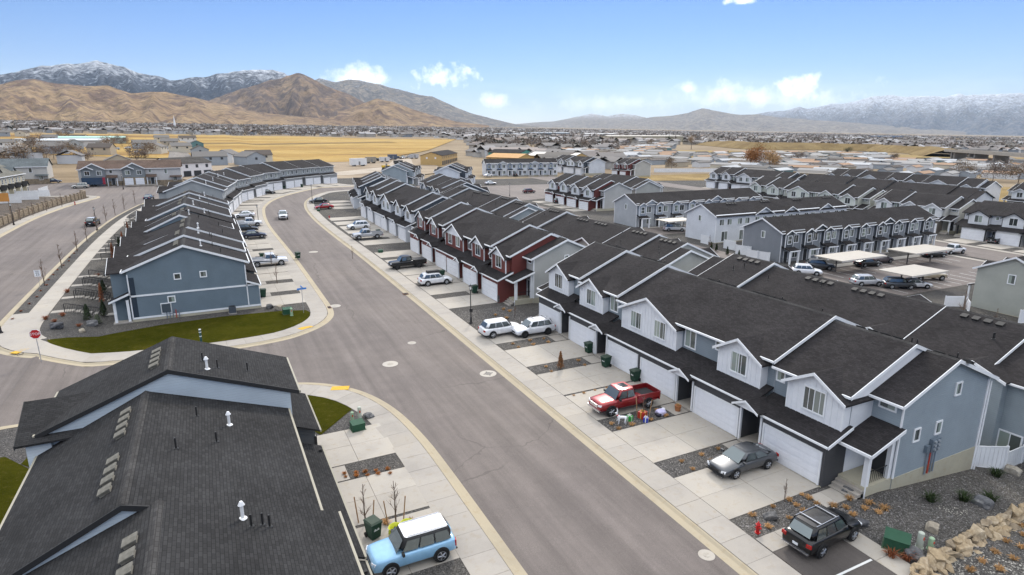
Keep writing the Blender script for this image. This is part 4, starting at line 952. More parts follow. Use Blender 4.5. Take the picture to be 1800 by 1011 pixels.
def car(kind, label, x, y, heading, col, roofcol=None, name=None, cat='car', rims=0, extras=(), group=None, dz=.15):
    """heading: world angle of the nose"""
    k = KIND[kind]; L, W = k['L'], k['W']; w2 = W/2; X = lambda f: L/2-f*L
    sx = (T(x+1, y)-T(x-1, y))/2
    root = thing(name or {'sedan': 'parked_sedan', 'pickup': 'pickup_truck', 'van': 'minivan'}.get(kind, 'parked_suv'), label, cat, (x, y, T(x, y)+dz), heading, group)
    pm = carpaint(col, .25 if sum(col) > 1.2 else .45)
    key = ('car', kind)
    if key not in MC:
        rings = []
        for f, zt in k['st']:
            e = min(f, 1-f); ww = w2*(.80 if e < .008 else .90 if e < .025 else .965 if e < .07 else 1.0)
            rings.append(body_ring(X(f), k['zl']+(.12 if e < .01 else 0), zt, ww))
        d = {'body': loft(rings)}
        a, b, c, e_ = (X(v) for v in k['cab']); zb, zr = k['belt']-.05, k['roof']; wb, wt = w2*.93, w2*k['taper']
        def ring(t):
            z = zb+(zr-zb)*t; xf = a+(b-a)*t; xr = e_+(c-e_)*t; wd = wb+(wt-wb)*t
            return [(xf, wd*.80, z), (xf-.12, wd*.97, z), ((xf+xr)/2, wd, z), (xr+.12, wd*.97, z), (xr, wd*.82, z), (xr, -wd*.82, z), (xr+.12, -wd*.97, z), ((xf+xr)/2, -wd, z), (xf-.12, -wd*.97, z), (xf, -wd*.80, z)]
        rg = [ring(0), ring(.5), ring(.93)]; top = [(p[0]*1.0+(((b+c)/2)-p[0])*.07, p[1]*.9, zr+.01) for p in ring(1.0)]; rg.append(top); top2 = [(p[0]+(((b+c)/2)-p[0])*.35, p[1]*.55, zr+.045) for p in ring(1.0)]; rg.append(top2)
        d['cabin'] = loft(rg)
        # roof skin, 6 mm proud
        d['roof_panel'] = MB().add([(p[0], p[1], p[2]+.006) for p in top]+[(p[0], p[1], p[2]+.006) for p in top2], [tuple((i, (i+1) % 10, 10+(i+1) % 10, 10+i)) for i in range(10)]+[tuple(range(10, 20))])
        def pane(t0, t1, u0, u1, side):
            """quad on the greenhouse: side 'f','r' across, 'l' along"""
            def P(t, u):
                r = ring(t)
                if side == 'f': p0, p1 = Vector(r[0]), Vector(r[9]); o = Vector((.012, 0, .008))
                elif side == 'r': p0, p1 = Vector(r[4]), Vector(r[5]); o = Vector((-.012, 0, .004))
                else:
                    p0, p1, pm_ = Vector(r[1]), Vector(r[3]), Vector(r[2]); o = Vector((0, .012, .004))
                    return (p0*(1-2*u)+pm_*2*u if u < .5 else pm_*(2-2*u)+p1*(2*u-1))+o
                return p0*(1-u)+p1*u+o
            return [P(t0, u0), P(t0, u1), P(t1, u1), P(t1, u0)]
        def strip_pane(t0, t1, us, side, sg=(1,)):
            m = MB()
            for u0, u1 in us:
                q = pane(t0, t1, u0, u1, side)
                for s_ in sg: qq = [(p[0], p[1]*s_, p[2]) for p in q]; m.add(qq, [(0, 1, 2, 3)] if s_ > 0 else [(3, 2, 1, 0)])
            return m
        d['windshield'] = strip_pane(.06, .92, ((-.04, 1.04),), 'f'); d['rear_window'] = strip_pane(.25 if kind != 'sedan' else .1, .9, ((.04, .96),), 'r')
        sw = {'sedan': ((.13, .46), (.49, .84)), 'suv': ((.06, .33), (.36, .63), (.66, .93)), 'boxsuv': ((.05, .33), (.36, .64), (.67, .96)), 'van': ((.06, .33), (.36, .64), (.67, .95)), 'pickup': ((.06, .48), (.52, .94))}[kind]
        for i_, u_ in enumerate(sw): d['side_window%d' % i_] = strip_pane(.14, .86, (u_,), 'l'); d['side_window%d' % (i_+5)] = strip_pane(.14, .86, (u_,), 'l', (-1,))
        MC[key] = {n: m.mesh(n, None, False, 38) for n, m in d.items()}
        for n in list(MC[key]):
            if n[:4] in ('wind', 'rear', 'side'): MC[key][n].materials.append(CG)
        # wheels
        R = k['wr']; m = MB(); m.cyl((0, -.12, 0), (0, .12, 0), R, n=22); MC[key]['wheel'] = m.mesh('wheel', TYRE, False, 40)
        for nm, mt in (('rim0', RIM), ('rim1', RIMD)):
            m = MB(); m.cyl((0, .10, 0), (0, .128, 0), R*.68, R*.66, 20)
            MC[key][nm] = m.mesh('rim', plain((.03, .03, .032), .5) if nm == 'rim0' else mt, False); m = MB()
            for i in range(5):
                a_ = i*2*math.pi/5; p = (math.cos(a_)*R*.62, .134, math.sin(a_)*R*.62); m.cyl((0, .134, 0), p, .055, .04, 6)
            m.cyl((0, .115, 0), (0, .15, 0), .08, .07, 10); 
            for i in range(20):
                a0, a1 = i*2*math.pi/20, (i+1)*2*math.pi/20; q = []
                for rr, aa in ((R*.62, a0), (R*.69, a0), (R*.69, a1), (R*.62, a1)): q.append((math.cos(aa)*rr, .135, math.sin(aa)*rr))
                m.add(q, [(0, 1, 2, 3), (3, 2, 1, 0)])
            MC[key]['spokes'+nm[-1]] = m.mesh('spokes', RIM if nm == 'rim0' else RIMD, False)
        m = MB(); m.cyl((0, -.16, 0), (0, .0, 0), R*1.17, n=22); MC[key]['wheel_arch'] = m.mesh('wheel_arch', BLKP, False)
    M = MC[key]
    def colored(n, mat):
        kk = (key, n, mat.name)
        if kk not in MC: c = M[n].copy(); c.materials.clear(); c.materials.append(mat); MC[kk] = c
        return inst(n, MC[kk], root)
    b_ = colored('body', pm); sm_ = b_.modifiers.new('round', 'SUBSURF'); sm_.levels = 1; sm_.render_levels = 2
    cb_ = colored('cabin', pm if 'blackpillar' not in extras else BLKP); cs_ = cb_.modifiers.new('round', 'SUBSURF'); cs_.levels = 1; cs_.render_levels = 1
    rp = colored('roof_panel', carpaint(roofcol, .1) if roofcol else pm)
    for n in M:
        if n[:4] in ('wind', 'rear', 'side'): inst(n.rstrip('0123456789'), M[n], root)
    R = k['wr']
    for f in (k['fw'], k['rw']):
        for s_ in (1, -1):
            inst('wheel_arch', M['wheel_arch'], root, (X(f), s_*(w2+.006), R+.03), 0 if s_ > 0 else math.pi)
            o = inst('wheel', M['wheel'], root, (X(f), s_*(w2-.085), R), 0 if s_ > 0 else math.pi); rm_ = inst('rim', M['rim%d' % rims], o); inst('spokes', M['spokes%d' % rims], o)
    zt = k['st'][1][1]; zh = zt-.14
    for s_ in (1, -1):
        MB().ext([(L/2-.06, s_*w2*.55, zh-.09), (L/2-.16, s_*w2*.86, zh-.07), (L/2-.2, s_*w2*.88, zh+.08), (L/2-.07, s_*w2*.57, zh+.06)], (.075, s_*.035, .012)).build('headlight', LAMP, root, False)
        zt2 = k['st'][-2][1]; hh = .34 if kind in ('van', 'boxsuv') else .2
        MB().ext([(-L/2+.06, s_*w2*.62, zt2-.05-hh), (-L/2+.12, s_*w2*.93, zt2-.05-hh), (-L/2+.12, s_*w2*.92, zt2-.06), (-L/2+.06, s_*w2*.64, zt2-.06)], (-.075, s_*.02, .0)).build('taillight', TAIL, root, False)
        xm = X(k['cab'][0])-.3; MB().box(xm-.06, xm+.06, min(s_*w2*.95, s_*(w2+.2)), max(s_*w2*.95, s_*(w2+.2)), k['belt']-.02, k['belt']+.14).build('mirror', BLKP if kind in ('pickup', 'boxsuv') else pm, root, False)
    gz = zh-.06
    MB().box(L/2-.02, L/2+.02, -w2*(.5 if kind == 'pickup' else .34), w2*(.5 if kind == 'pickup' else .34), gz-(.16 if kind == 'pickup' else .08), gz+(.1 if kind == 'pickup' else .05)).build('grille', CHROME if kind == 'pickup' and 'chrome' in extras else BLKP, root, False)
    MB().box(L/2-.05, L/2+.05, -w2*.84, w2*.84, k['zl']+.02, k['zl']+(.18 if kind == 'pickup' else .1)).build('bumper', CHROME if kind == 'pickup' else BLKP, root, False)
    MB().box(-L/2-.05, -L/2+.05, -w2*.84, w2*.84, k['zl']+.06, k['zl']+(.22 if kind == 'pickup' else .13)).build('bumper', CHROME if kind == 'pickup' or 'chrome' in extras else BLKP, root, False)
    MB().box(-L/2-.03 if kind != 'pickup' else -L/2-.06, -L/2-.005 if kind != 'pickup' else -L/2-.04, -.16, .16, zt*.72, zt*.72+.14).build('licence_plate', PLATE, root, False)
    if kind == 'pickup':
        xa, xb = X(.615), X(.995); h = 1.27
        for s_ in (1, -1): MB().ext([(xa, s_*(w2-.005), .8), (xa, s_*(w2-.01), h), (xb, s_*(w2-.02), h-.02), (xb, s_*(w2-.03), .8)], (0, -s_*.09, 0)).build('bed_side', pm, root, False)
        MB().box(xb-.06, xb+.02, -w2+.1, w2-.1, .72, h-.02).build('tailgate', pm, root, False)
        MB().box(xb+.03, xa-.02, -w2+.11, w2-.11, .83, .86).build('bed_liner', BEDL, root, False)
        if 'cover' in extras: MB().box(xb-.04, xa-.01, -w2+.05, w2-.05, h-.01, h+.03).build('bed_cover', BLKP, root, False)
        if 'canopy' in extras: MB().ext([(xa-.02, -w2+.06, h), (xa-.02, w2-.06, h), (xa-.02, w2-.22, 1.86), (xa-.02, -w2+.22, 1.86)], (xb-xa+.05, 0, 0)).build('canopy', pm, root, False)
    if 'rack' in extras:
        zr = k['roof']+.06; a, b = X(k['cab'][1])-.25, X(k['cab'][2])+.15
        for s_ in (1, -1): MB().cyl((a, s_*w2*.64, zr), (b, s_*w2*.66, zr), .022, n=6).build('roof_rail', CHROME, root, False)
    if 'bars' in extras:
        zr = k['roof']+.09; a, b = X(k['cab'][1])-.5, X(k['cab'][2])+.5
        for q in (a, b): MB().box(q-.04, q+.04, -w2*.68, w2*.68, zr, zr+.035).build('cross_bar', CHROME, root, False)
    if 'box' in extras:
        zr = k['roof']+.05; MB().ext([(.6, -.42, zr), (.6, .42, zr), (.6, .34, zr+.32), (.6, -.34, zr+.32)], (-1.8, 0, 0)).build('roof_box', BLKP, root, False)
    if 'stripe' in extras:
        for s_ in (1, -1): MB().ext([(L*.12, s_*(w2+.004), .72), (-L*.42, s_*(w2+.004), .9), (-L*.42, s_*(w2+.004), 1.05), (L*.05, s_*(w2+.004), .86)], (0, s_*.004, 0)).build('stripe', plain((.03, .05, .09)), root, False)
    if 'sunroof' in extras: MB().box(-.1, .55, -.42, .42, k['roof']+.045, k['roof']+.058).build('sunroof', CG, root, False)
    return root
def pcar(kind, label, px, py, heading, col, **k):
    """centre given by the pixel of its middle on the ground"""
    x, y = at(px, py); return car(kind, label, x, y, heading, col, **k)
def wheels2(p_front, p_rear, side, kind):
    """centre and heading from the pixels where the visible front and rear tyre touch the ground; side = +1 if those are the left wheels"""
    a = Vector(at(*p_front)); b = Vector(at(*p_rear)); h = math.atan2((a-b).y, (a-b).x); k = KIND[kind]
    m = (a+b)/2; mid = (k['fw']+k['rw'])/2; off = (mid-.5)*k['L']; n = Vector((-math.sin(h), math.cos(h)))
    c = m+Vector((math.cos(h), math.sin(h)))*off-n*side*(k['W']/2-.1); return c.x, c.y, h
PI = math.pi
def wcar(kind, label, pf, pr, side, col, square=None, **k):
    x, y, h = wheels2(pf, pr, side, kind)
    if square is not None: h = square
    return car(kind, label, x, y, h, col, **k)
SILV = (.42, .43, .45); WH = (.74, .75, .77); BK = (.012, .012, .013); GRYC = (.075, .08, .088); RED = (.26, .012, .016); NAVY = (.012, .02, .05)
wcar('sedan', 'dark grey sedan on the driveway by the side porch', (1294, 846), (1346, 825.5), 1, GRYC, PI-.02)
wcar('pickup', 'red crew cab pickup beside the lawn reindeer', (1072.6, 736), (1140, 718.3), 1, RED, PI-.02, cat='pickup', extras=('chrome', 'sunroof'))
wcar('suv', 'white off-road wagon with roof bars parked nose to the street', (922, 597), (964, 590), 1, WH, PI-.02, extras=('bars',), rims=1)
wcar('suv', 'white wagon reversed beside the white off-road wagon', (905, 590), (870, 597), -1, WH, .02)
wcar('suv', 'white wagon with black roof box before the dark red row', (786.6, 500.5), (754, 506), -1, WH, 0.0, extras=('box',))
wcar('pickup', 'black pickup truck on a driveway of the dark red row', (700, 476.5), (739, 471), 1, BK, PI, cat='pickup', extras=('cover',), rims=1)
wcar('pickup', 'silver crew cab pickup before the white row', (634.7, 424), (666, 419), 1, SILV, PI, cat='pickup')
wcar('suv', 'small white crossover beside the silver pickup', (623, 406), (645, 403), 1, WH, PI)
wcar('sedan', 'bright red sedan near the street bend', (564, 370), (582.5, 367.5), 1, (.32, .01, .015), PI)
wcar('sedan', 'black sedan next to the red sedan', (553, 359), (571, 357), 1, BK, PI)
pcar('pickup', 'white pickup driving along the empty street', 498, 384, -Q-.1, WH, cat='pickup', dz=0)
wcar('pickup', 'white work pickup with dark side stripe on a left driveway', (493, 469), (451, 471), -1, (.66, .67, .69), 0.0, cat='pickup', extras=('stripe',))
pcar('sedan', 'navy blue sedan on a left driveway', 446, 419, .0, NAVY)
pcar('suv', 'black wagon behind the navy sedan', 433, 409, .0, BK, extras=('rack',))
pcar('pickup', 'white pickup behind the black wagon', 436, 399, .0, WH, cat='pickup')
pcar('sedan', 'white sedan with dark windows on a left driveway', 430, 383, PI, WH)
pcar('sedan', 'black sedan before the four white garages', 470, 342, .1, BK)
wcar('boxsuv', 'sky blue boxy wagon with white roof and steel wheels', (683.6, 1012), (768, 999), 1, (.25, .47, .68), PI, roofcol=(.8, .81, .82), extras=('blackpillar', 'rack'))
wcar('suv', 'black crossover with chrome roof rails parked in the asphalt bay', (1495, 954), (1441, 983), -1, BK, None, extras=('rack', 'bars', 'chrome'), dz=.16)
pcar('suv', 'dark car with white roof on the upper road', 164, 396, Q-.1, BK, roofcol=(.7, .7, .7), dz=0)
pcar('sedan', 'small navy car far along the upper road', 262, 351, Q-.2, NAVY, dz=0)
pcar('suv', 'white and black wagon by the trailer on the side street', 142, 331, PI-.05, (.45, .44, .4), extras=('rack',), dz=0)
pcar('sedan', 'dark blue sedan beside the cream row', 94, 322, .1, NAVY, dz=.15)
pcar('pickup', 'black pickup behind the box trailer', 193, 322, .1, BK, cat='pickup', dz=0)
pcar('van', 'white minivan in the parking court', 1185, 407, -.5, WH, cat='minivan')
pcar('sedan', 'blue sedan under the carport near the minivan', 1168, 391, .1, (.02, .06, .2))
pcar('suv', 'white van-like wagon by the grey apartment block', 1417, 484, -.75, WH, extras=('rack',))
pcar('suv', 'charcoal wagon beside the white van-like wagon', 1440, 474, -.75, GRYC)
pcar('sedan', 'black sedan under the carport roof', 1524, 469, -.2, BK)
pcar('suv', 'reddish grey wagon at the end of the carport', 1546, 463, -.2, (.12, .10, .11))
pcar('sedan', 'black coupe by the second carport', 1640, 453, -.25, BK)
pcar('pickup', 'white pickup at the end of the carports', 1672, 447, -.1, WH, cat='pickup')
pcar('suv', 'dark grey wagon near the sage block', 1578, 508, -.55, GRYC)
pcar('sedan', 'white sports sedan with black roof near the sage block', 1606, 507, -.5, WH, roofcol=(.02, .02, .02))
pcar('pickup', 'tan pickup under the carport by the sage block', 1628, 493, -.4, (.42, .37, .28), cat='pickup')
pcar('suv', 'silver wagon partly hidden by the rear row', 1522, 503, -.4, SILV)
pcar('sedan', 'grey sedan on a driveway across the inner street', 1626, 408, PI, (.12, .12, .125))
pcar('pickup', 'dark green-grey pickup before the black-roofed white row', 1752, 428, .05, (.03, .035, .038), cat='pickup')
pcar('suv', 'black wagon before the charcoal row', 1286, 334, .1, BK)
pcar('suv', 'maroon wagon on the inner street', 930, 340, .1, (.09, .015, .02), dz=.16)
pcar('suv', 'black wagon with canopy near the white and dark red row', 985, 358, .1, BK)
for i, (px, py, c_) in enumerate(((862, 325, WH), (858, 311, WH), (880, 308, BK), (893, 307, RED), (905, 309, BK), (1003, 298, RED), (1010, 296, BK))):
    pcar('sedan', ['white sedan with a dark windscreen in the far turning circle', 'white sedan parked by the angled row', 'black sedan left of the navy block porch', 'red sedan before the navy block', 'black sedan before the navy block', 'red sedan by the climbing white row', 'black sedan by the climbing white row'][i], px, py, .3*i, c_)
def trailer():
    x, y = at(166, 328); r = thing('box_trailer', 'dark blue box trailer with red and turquoise end by the wagon', 'trailer', (x, y, T(x, y)), .05)
    MB().box(-3.2, 2.6, -1.1, 1.1, .7, 2.9).build('body', carpaint((.02, .05, .10)), r, False); MB().box(2.605, 3.4, -1.08, 1.08, .7, 2.88).build('end_panel', paint((.30, .03, .05)), r, False); MB().box(3.405, 3.43, -.9, .9, .8, 2.7).build('door', paint((.1, .35, .45)), r, False)
    for u in (-.4, .5):
        for s_ in (-1, 1): inst('wheel', MC[('car', 'suv')]['wheel'], r, (u, s_*1.05, .37))
trailer()
# ------------------------------------------------------------------ street furniture and small things
IRON = plain((.018, .018, .02), .55); GALV = plain((.45, .46, .47), .45, .6)
def gz(x, y, d=.15): return T(x, y)+d
def lamp(px, py, label, d=.15):
    x, y = at(px, py); r = thing('street_lamp', label, 'street lamp', (x, y, gz(x, y, d)))
    m = MB(); m.cyl((0, 0, -.2), (0, 0, .12), .22, n=12); m.cyl((0, 0, .12), (0, 0, .75), .13, .10, 12); m.cyl((0, 0, .75), (0, 0, 3.9), .062, .048, 10); m.cyl((0, 0, 3.9), (0, 0, 4.0), .1, .12, 10); m.build('pole', IRON, r, False, 40)
    MB().cyl((0, 0, 4.0), (0, 0, 4.38), .11, .17, 8).build('lantern', plain((.75, .74, .7), .3), r, False)
    m = MB(); m.cyl((0, 0, 4.38), (0, 0, 4.56), .24, .03, 8); m.cyl((0, 0, 4.56), (0, 0, 4.7), .025, .01, 6)
    for i in range(4): a = i*Q+.4; m.cyl((.12*math.cos(a), .12*math.sin(a), 4.0), (.19*math.cos(a), .19*math.sin(a), 4.4), .014, n=4)
    m.build('lamp_cap', IRON, r, False); return r
l0 = lamp(828, 570, 'black lantern street lamp with a small box beside the white wagons')
MB().box(-.16, .16, -.18, .05, 1.35, 1.75).build('control_box', IRON, l0, False)
for px, py, lb, d in ((171, 405, 'black street lamp on the verge of the upper road by the dark car', .15), (2, 588, 'black street lamp on the verge near the stop sign', .15), (25, 397, 'black street lamp before the pillared wall', .15), (549, 353, 'thin street lamp at the inner side of the bend', .15), (455, 397, 'thin street lamp beside the white sedan driveway', .15), (217, 333, 'street lamp before the brown-roofed duplex', .15), (896, 346, 'street lamp in the inner court', .15)):
    lamp(px, py, lb, d)
# wheeled bins
def bin_(x, y, rz, label, d=.15, group=None, col=(.018, .045, .03)):
    r = thing('wheeled_bin', label, 'bin', (x, y, gz(x, y, d)), rz, group)
    if 'bin' not in MC:
        m = MB(); m.add([(-.27, -.3, .06), (.27, -.3, .06), (.27, .26, .06), (-.27, .26, .06), (-.34, -.4, 1.02), (.34, -.4, 1.02), (.34, .38, 1.02), (-.34, .38, 1.02)], [(0, 3, 2, 1), (4, 5, 6, 7), (0, 1, 5, 4), (1, 2, 6, 5), (2, 3, 7, 6), (3, 0, 4, 7)]); m.box(-.36, .36, -.43, -.38, .94, 1.03); MC['bin'] = m.mesh('bin_body', noisy((.016, .042, .028), (.022, .055, .036), 3, .5), False)
        m = MB(); m.add([(-.37, -.44, 1.03), (.37, -.44, 1.03), (.37, .42, 1.06), (-.37, .42, 1.06), (-.3, -.34, 1.1), (.3, -.34, 1.1), (.3, .34, 1.13), (-.3, .34, 1.13)], [(4, 5, 6, 7), (0, 1, 5, 4), (1, 2, 6, 5), (2, 3, 7, 6), (3, 0, 4, 7)]); m.cyl((-.3, .44, 1.0), (.3, .44, 1.0), .03, n=6); MC['binlid'] = m.mesh('lid', noisy((.03, .05, .035), (.06, .08, .06), 2, .5), False)
        m = MB(); m.cyl((-.02, 0, 0), (.02, 0, 0), .15, n=12); MC['binwheel'] = m.mesh('wheel', TYRE, False)
        m = MB()
        for (a, b, z) in ((-.14, -.04, .66), (-.03, .05, .72), (.06, .15, .66), (-.17, .17, .60)): m.add([(a, -.362, z-.025), (b, -.362, z-.025), (b, -.368, z+.035), (a, -.368, z+.035)], [(0, 1, 2, 3)])
        MC['binlogo'] = m.mesh('logo', plain((.6, .62, .6)), False)
    inst('bin_body', MC['bin'], r); inst('lid', MC['binlid'], r); inst('logo', MC['binlogo'], r)
    for s_ in (-.3, .3): inst('wheel', MC['binwheel'], r, (s_, .3, .15))
    return r
def pbin(px, py, rz, label, **k): x, y = at(px, py); return bin_(x, y, rz, label, **k)
pbin(1035, 622, -Q, 'dark green wheeled bin beside the second entry of the white gabled row'); pbin(1065, 647, -Q+.1, 'dark green wheeled bin at the seam of two garage doors'); pbin(1116, 672, -Q, 'dark green wheeled bin behind the red pickup')
pbin(834, 517, -Q, 'wheeled bin before the dark red row'); pbin(777, 489, -Q, 'wheeled bin beside the wagon with roof box'); pbin(665, 414, -Q, 'wheeled bin behind the silver pickup')
pbin(524, 456, .3, 'wheeled bin left standing at the kerb of the street'); pbin(461, 458, Q, 'wheeled bin beside the white work pickup'); pbin(463, 524, Q, 'squat dark bin at the corner of the slate-blue row')
bin_(*at(657, 948), .35, 'large green wheeled bin before the sky blue wagon')
for px, py in ((428, 352), (441, 349), (455, 345), (480, 336), (500, 333), (531, 330)):
    x, y = at(px, py); bin_(x, y, Q-.5, 'tiny dark bin before the grey rows at the bend', group='bins before the far grey rows')
# yellow-green bags
for i, (px, py) in enumerate(((697, 952), (717, 945))):
    x, y = at(px, py); r = thing('garden_bag', ['open yellow-green bag next to the green bin', 'yellow-green bag leaning against the first bag'][i], 'bag', (x, y, gz(x, y)))
    m = MB(); n = 14; prof = [(.3, 0), (.38, .25), (.40, .55), (.36, .72), (.42, .8), (.37, .78), (.3, .5)]
    V = [(p[0]*(1+.08*math.sin(j*3+i))*math.cos(2*PI*j/n), p[0]*(1+.08*math.cos(j*2.3))*math.sin(2*PI*j/n), p[1]+.03*math.sin(j*2)) for p in prof for j in range(n)]
    m.add(V, [(a*n+j, a*n+(j+1) % n, (a+1)*n+(j+1) % n, (a+1)*n+j) for a in range(len(prof)-1) for j in range(n)]+[tuple(range(6*n, 7*n))]).build('bag_skin', plain((.50, .52, .03), .5), r, False, 60)
    m = MB(); m.ext([(.3, -.12, .7), (.62, -.05, .86), (.66, .1, .8), (.32, .14, .68)], (0, 0, .06)); m.build('flap', plain((.62, .6, .05), .5), r, False)
# hydrants
def hydrant(px, py, label, s=1.0):
    x, y = at(px, py); r = thing('fire_hydrant', label, 'hydrant', (x, y, gz(x, y, .12))); rm = plain((.42, .012, .012), .4)
    m = MB(); m.cyl((0, 0, -.1), (0, 0, .06), .16, n=12); m.cyl((0, 0, .06), (0, 0, .52), .1, .095, 12); m.cyl((0, 0, .52), (0, 0, .56), .145, n=12); m.cyl((0, 0, .56), (0, 0, .68), .11, .05, 12); m.cyl((0, 0, .68), (0, 0, .75), .03, n=6); m.build('barrel', rm, r, False, 40)
    m = MB(); m.cyl((-.2, 0, .42), (.2, 0, .42), .05, n=10); m.build('side_nozzles', rm, r, False, 40); MB().cyl((0, -.22, .40), (0, 0, .40), .07, n=10).build('front_nozzle', rm, r, False, 40)
hydrant(1331, 940, 'red fire hydrant in the gravel beside the black crossover'); hydrant(579, 385, 'small red hydrant in the corner bed by the white row'); hydrant(132, 360, 'small red hydrant below the pillared wall')
# utility boxes and pedestals
UGRN = noisy((.022, .07, .04), (.03, .085, .05), 2, .5); PALEG = plain((.30, .42, .27), .6); GREYG = plain((.42, .45, .38), .6)
def ubox(px, py, rz, label, s=1.0):
    x, y = at(px, py); r = thing('transformer_box', label, 'utility box', (x, y, gz(x, y, .1)), rz); r.scale = (s, s, s)
    MB().box(-.85, .85, -.75, .75, -.2, .1).build('pad', noisy((.04, .09, .05), (.1, .12, .09), 2), r, False)
    MB().ext([(-.75, -.62, .1), (-.75, .62, .1), (-.75, .62, 1.0), (-.75, -.62, .88)], (1.5, 0, 0)).build('cabinet', UGRN, r, False)
    MB().ext([(-.79, -.66, .885), (-.79, .66, 1.01), (-.79, .66, 1.06), (-.79, -.66, .94)], (1.58, 0, 0)).build('lid', UGRN, r, False)
    if s > .9: MB().box(.05, .35, -.635, -.62, .45, .68).build('notice', plain((.7, .72, .72)), r, False); MB().box(-.7, -.35, -.637, -.62, .72, .85).build('warning_sticker', plain((.6, .33, .03)), r, False)
def pedestal(px, py, label, m_, h=.85, rr=.14):
    x, y = at(px, py); r = thing('utility_pedestal', label, 'pedestal', (x, y, gz(x, y, .1)))
    m = MB(); m.cyl((0, 0, -.1), (0, 0, .08), rr*1.25, n=12); m.cyl((0, 0, .08), (0, 0, h), rr, rr*.95, 14); m.cyl((0, 0, h), (0, 0, h+.05), rr*.95, rr*.6, 14); m.build('post', m_, r, False, 40)
    MB().box(-.05, .05, -rr-.006, -rr+.02, h*.62, h*.8).build('sticker', plain((.5, .06, .03)), r, False)
ubox(1574, 966, RAD(-62), 'green transformer cabinet with a warning sticker near the stone wall', .78)
pedestal(1615, 966, 'grey-green ribbed pedestal beside the transformer cabinet', GREYG, .95, .17); pedestal(1634, 969, 'pale green pedestal next to the grey-green pedestal', PALEG, .72, .15)
ubox(629, 757, 0.1, 'dark green utility box in the gravel corner beyond the foreground roof', .62); pedestal(633, 741, 'tall pale pedestal behind the dark green utility box', GREYG, 1.1, .15); pedestal(620, 744, 'short green pedestal behind the dark green utility box', PALEG, .8, .13)
ubox(506, 553, 0.05, 'green utility box at the end of the curved lawn', .7); pedestal(513, 557, 'pale green pedestal before the lawn-end utility box', PALEG, .95, .15)
for px, py, lb in ((669, 445, 'green utility box in a bed of the dark red row'), (560, 372, 'tiny green box by the bend bed')): ubox(px, py, 0, lb, .5)
# signs
def text_mesh(s, size, mat):
    c = bpy.data.curves.new('lettering', 'FONT'); c.body = s; c.size = size; c.align_x = 'CENTER'; c.align_y = 'CENTER'; c.space_line = .85
    o = bpy.data.objects.new('tmp', c); COL.objects.link(o); dg = bpy.context.evaluated_depsgraph_get(); me = bpy.data.meshes.new_from_object(o.evaluated_get(dg)); bpy.data.objects.remove(o); me.materials.clear(); me.materials.append(mat); return me
def sign_text(par, s, size, mat, loc, rz=0.0):
    o = bpy.data.objects.new('lettering', text_mesh(s, size, mat)); link(o, par); o.location = loc; o.rotation_euler = (Q, 0, rz); return o
def stop_sign():
    x, y = at(73, 636); r = thing('stop_sign', 'red octagonal stop sign on a leaning post at the lawn corner', 'road sign', (x, y, gz(x, y)), RAD(-6))
    MB().cyl((0, 0, -.2), (-.06, 0, 2.9), .035, n=8).build('post', GALV, r, False)
    def octo(R, yy, t): return [(R*math.cos(PI/8+i*PI/4)-.055, yy, 2.55+R*math.sin(PI/8+i*PI/4)) for i in range(8)]
    MB().ext(octo(.47, -.045, 0), (0, .015, 0)).build('sign_border', plain((.75, .75, .75)), r, False); MB().ext(octo(.43, -.052, 0), (0, .006, 0)).build('sign_plate', plain((.45, .012, .015)), r, False)
    sign_text(r, 'STOP', .34, plain((.8, .8, .8)), (-.055, -.056, 2.55))
stop_sign()
def speed_sign():
    x, y = at(71, 508); r = thing('speed_limit_sign', 'white speed limit sign on the verge of the upper road', 'road sign', (x, y, gz(x, y)), RAD(-8)); r.scale = (.78, .78, .78)
    MB().cyl((0, 0, -.2), (0, 0, 3.0), .03, n=8).build('post', GALV, r, False); MB().box(-.45, .45, -.05, -.03, 1.95, 3.05).build('sign_plate', plain((.75, .76, .78)), r, False)
    k_ = plain((.02, .02, .02)); sign_text(r, 'SPEED\nLIMIT', .23, k_, (0, -.056, 2.78)); sign_text(r, '25', .58, k_, (0, -.056, 2.3))
speed_sign()
def name_sign(px, py, label, rz):
    x, y = at(px, py); r = thing('street_name_sign', label, 'street sign', (x, y, gz(x, y)), rz); MB().cyl((0, 0, -.2), (0, 0, 3.1), .03, n=8).build('post', GALV, r, False)
    b = plain((.05, .22, .62)); MB().box(-.55, .55, -.012, .012, 2.88, 3.1).build('name_blade', b, r, False); MB().box(-.012, .012, -.55, .55, 3.11, 3.32).build('name_blade', b, r, False)
name_sign(534, 552, 'blue street name sign at the end of the curved lawn', .1)
def green_post():
    x, y = at(354, 603); r = thing('marker_post', 'dark teal round post with white bands on the lawn edge', 'post', (x, y, gz(x, y))); m = MB(); m.cyl((0, 0, -.2), (0, 0, 1.35), .1, n=12); m.build('post', plain((.02, .07, .07)), r, False)
    for z in (.55, 1.0, 1.28): MB().cyl((0, 0, z), (0, 0, z+.09), .112, n=12).build('band', plain((.7, .72, .72)), r, False)
green_post()
def orange_sign():
    x, y = at(6, 372); r = thing('hoarding_sign', 'orange hoarding sign behind the pillared wall', 'sign', (x, y, gz(x, y)), -.1); MB().box(-1.6, 1.6, -.04, .04, 2.2, 4.2).build('board', paint((.55, .25, .06)), r, False)
    for u in (-1.3, 1.3): MB().box(u-.06, u+.06, .04, .14, -.3, 4.1).build('post', plain((.2, .14, .08)), r, False)
orange_sign()
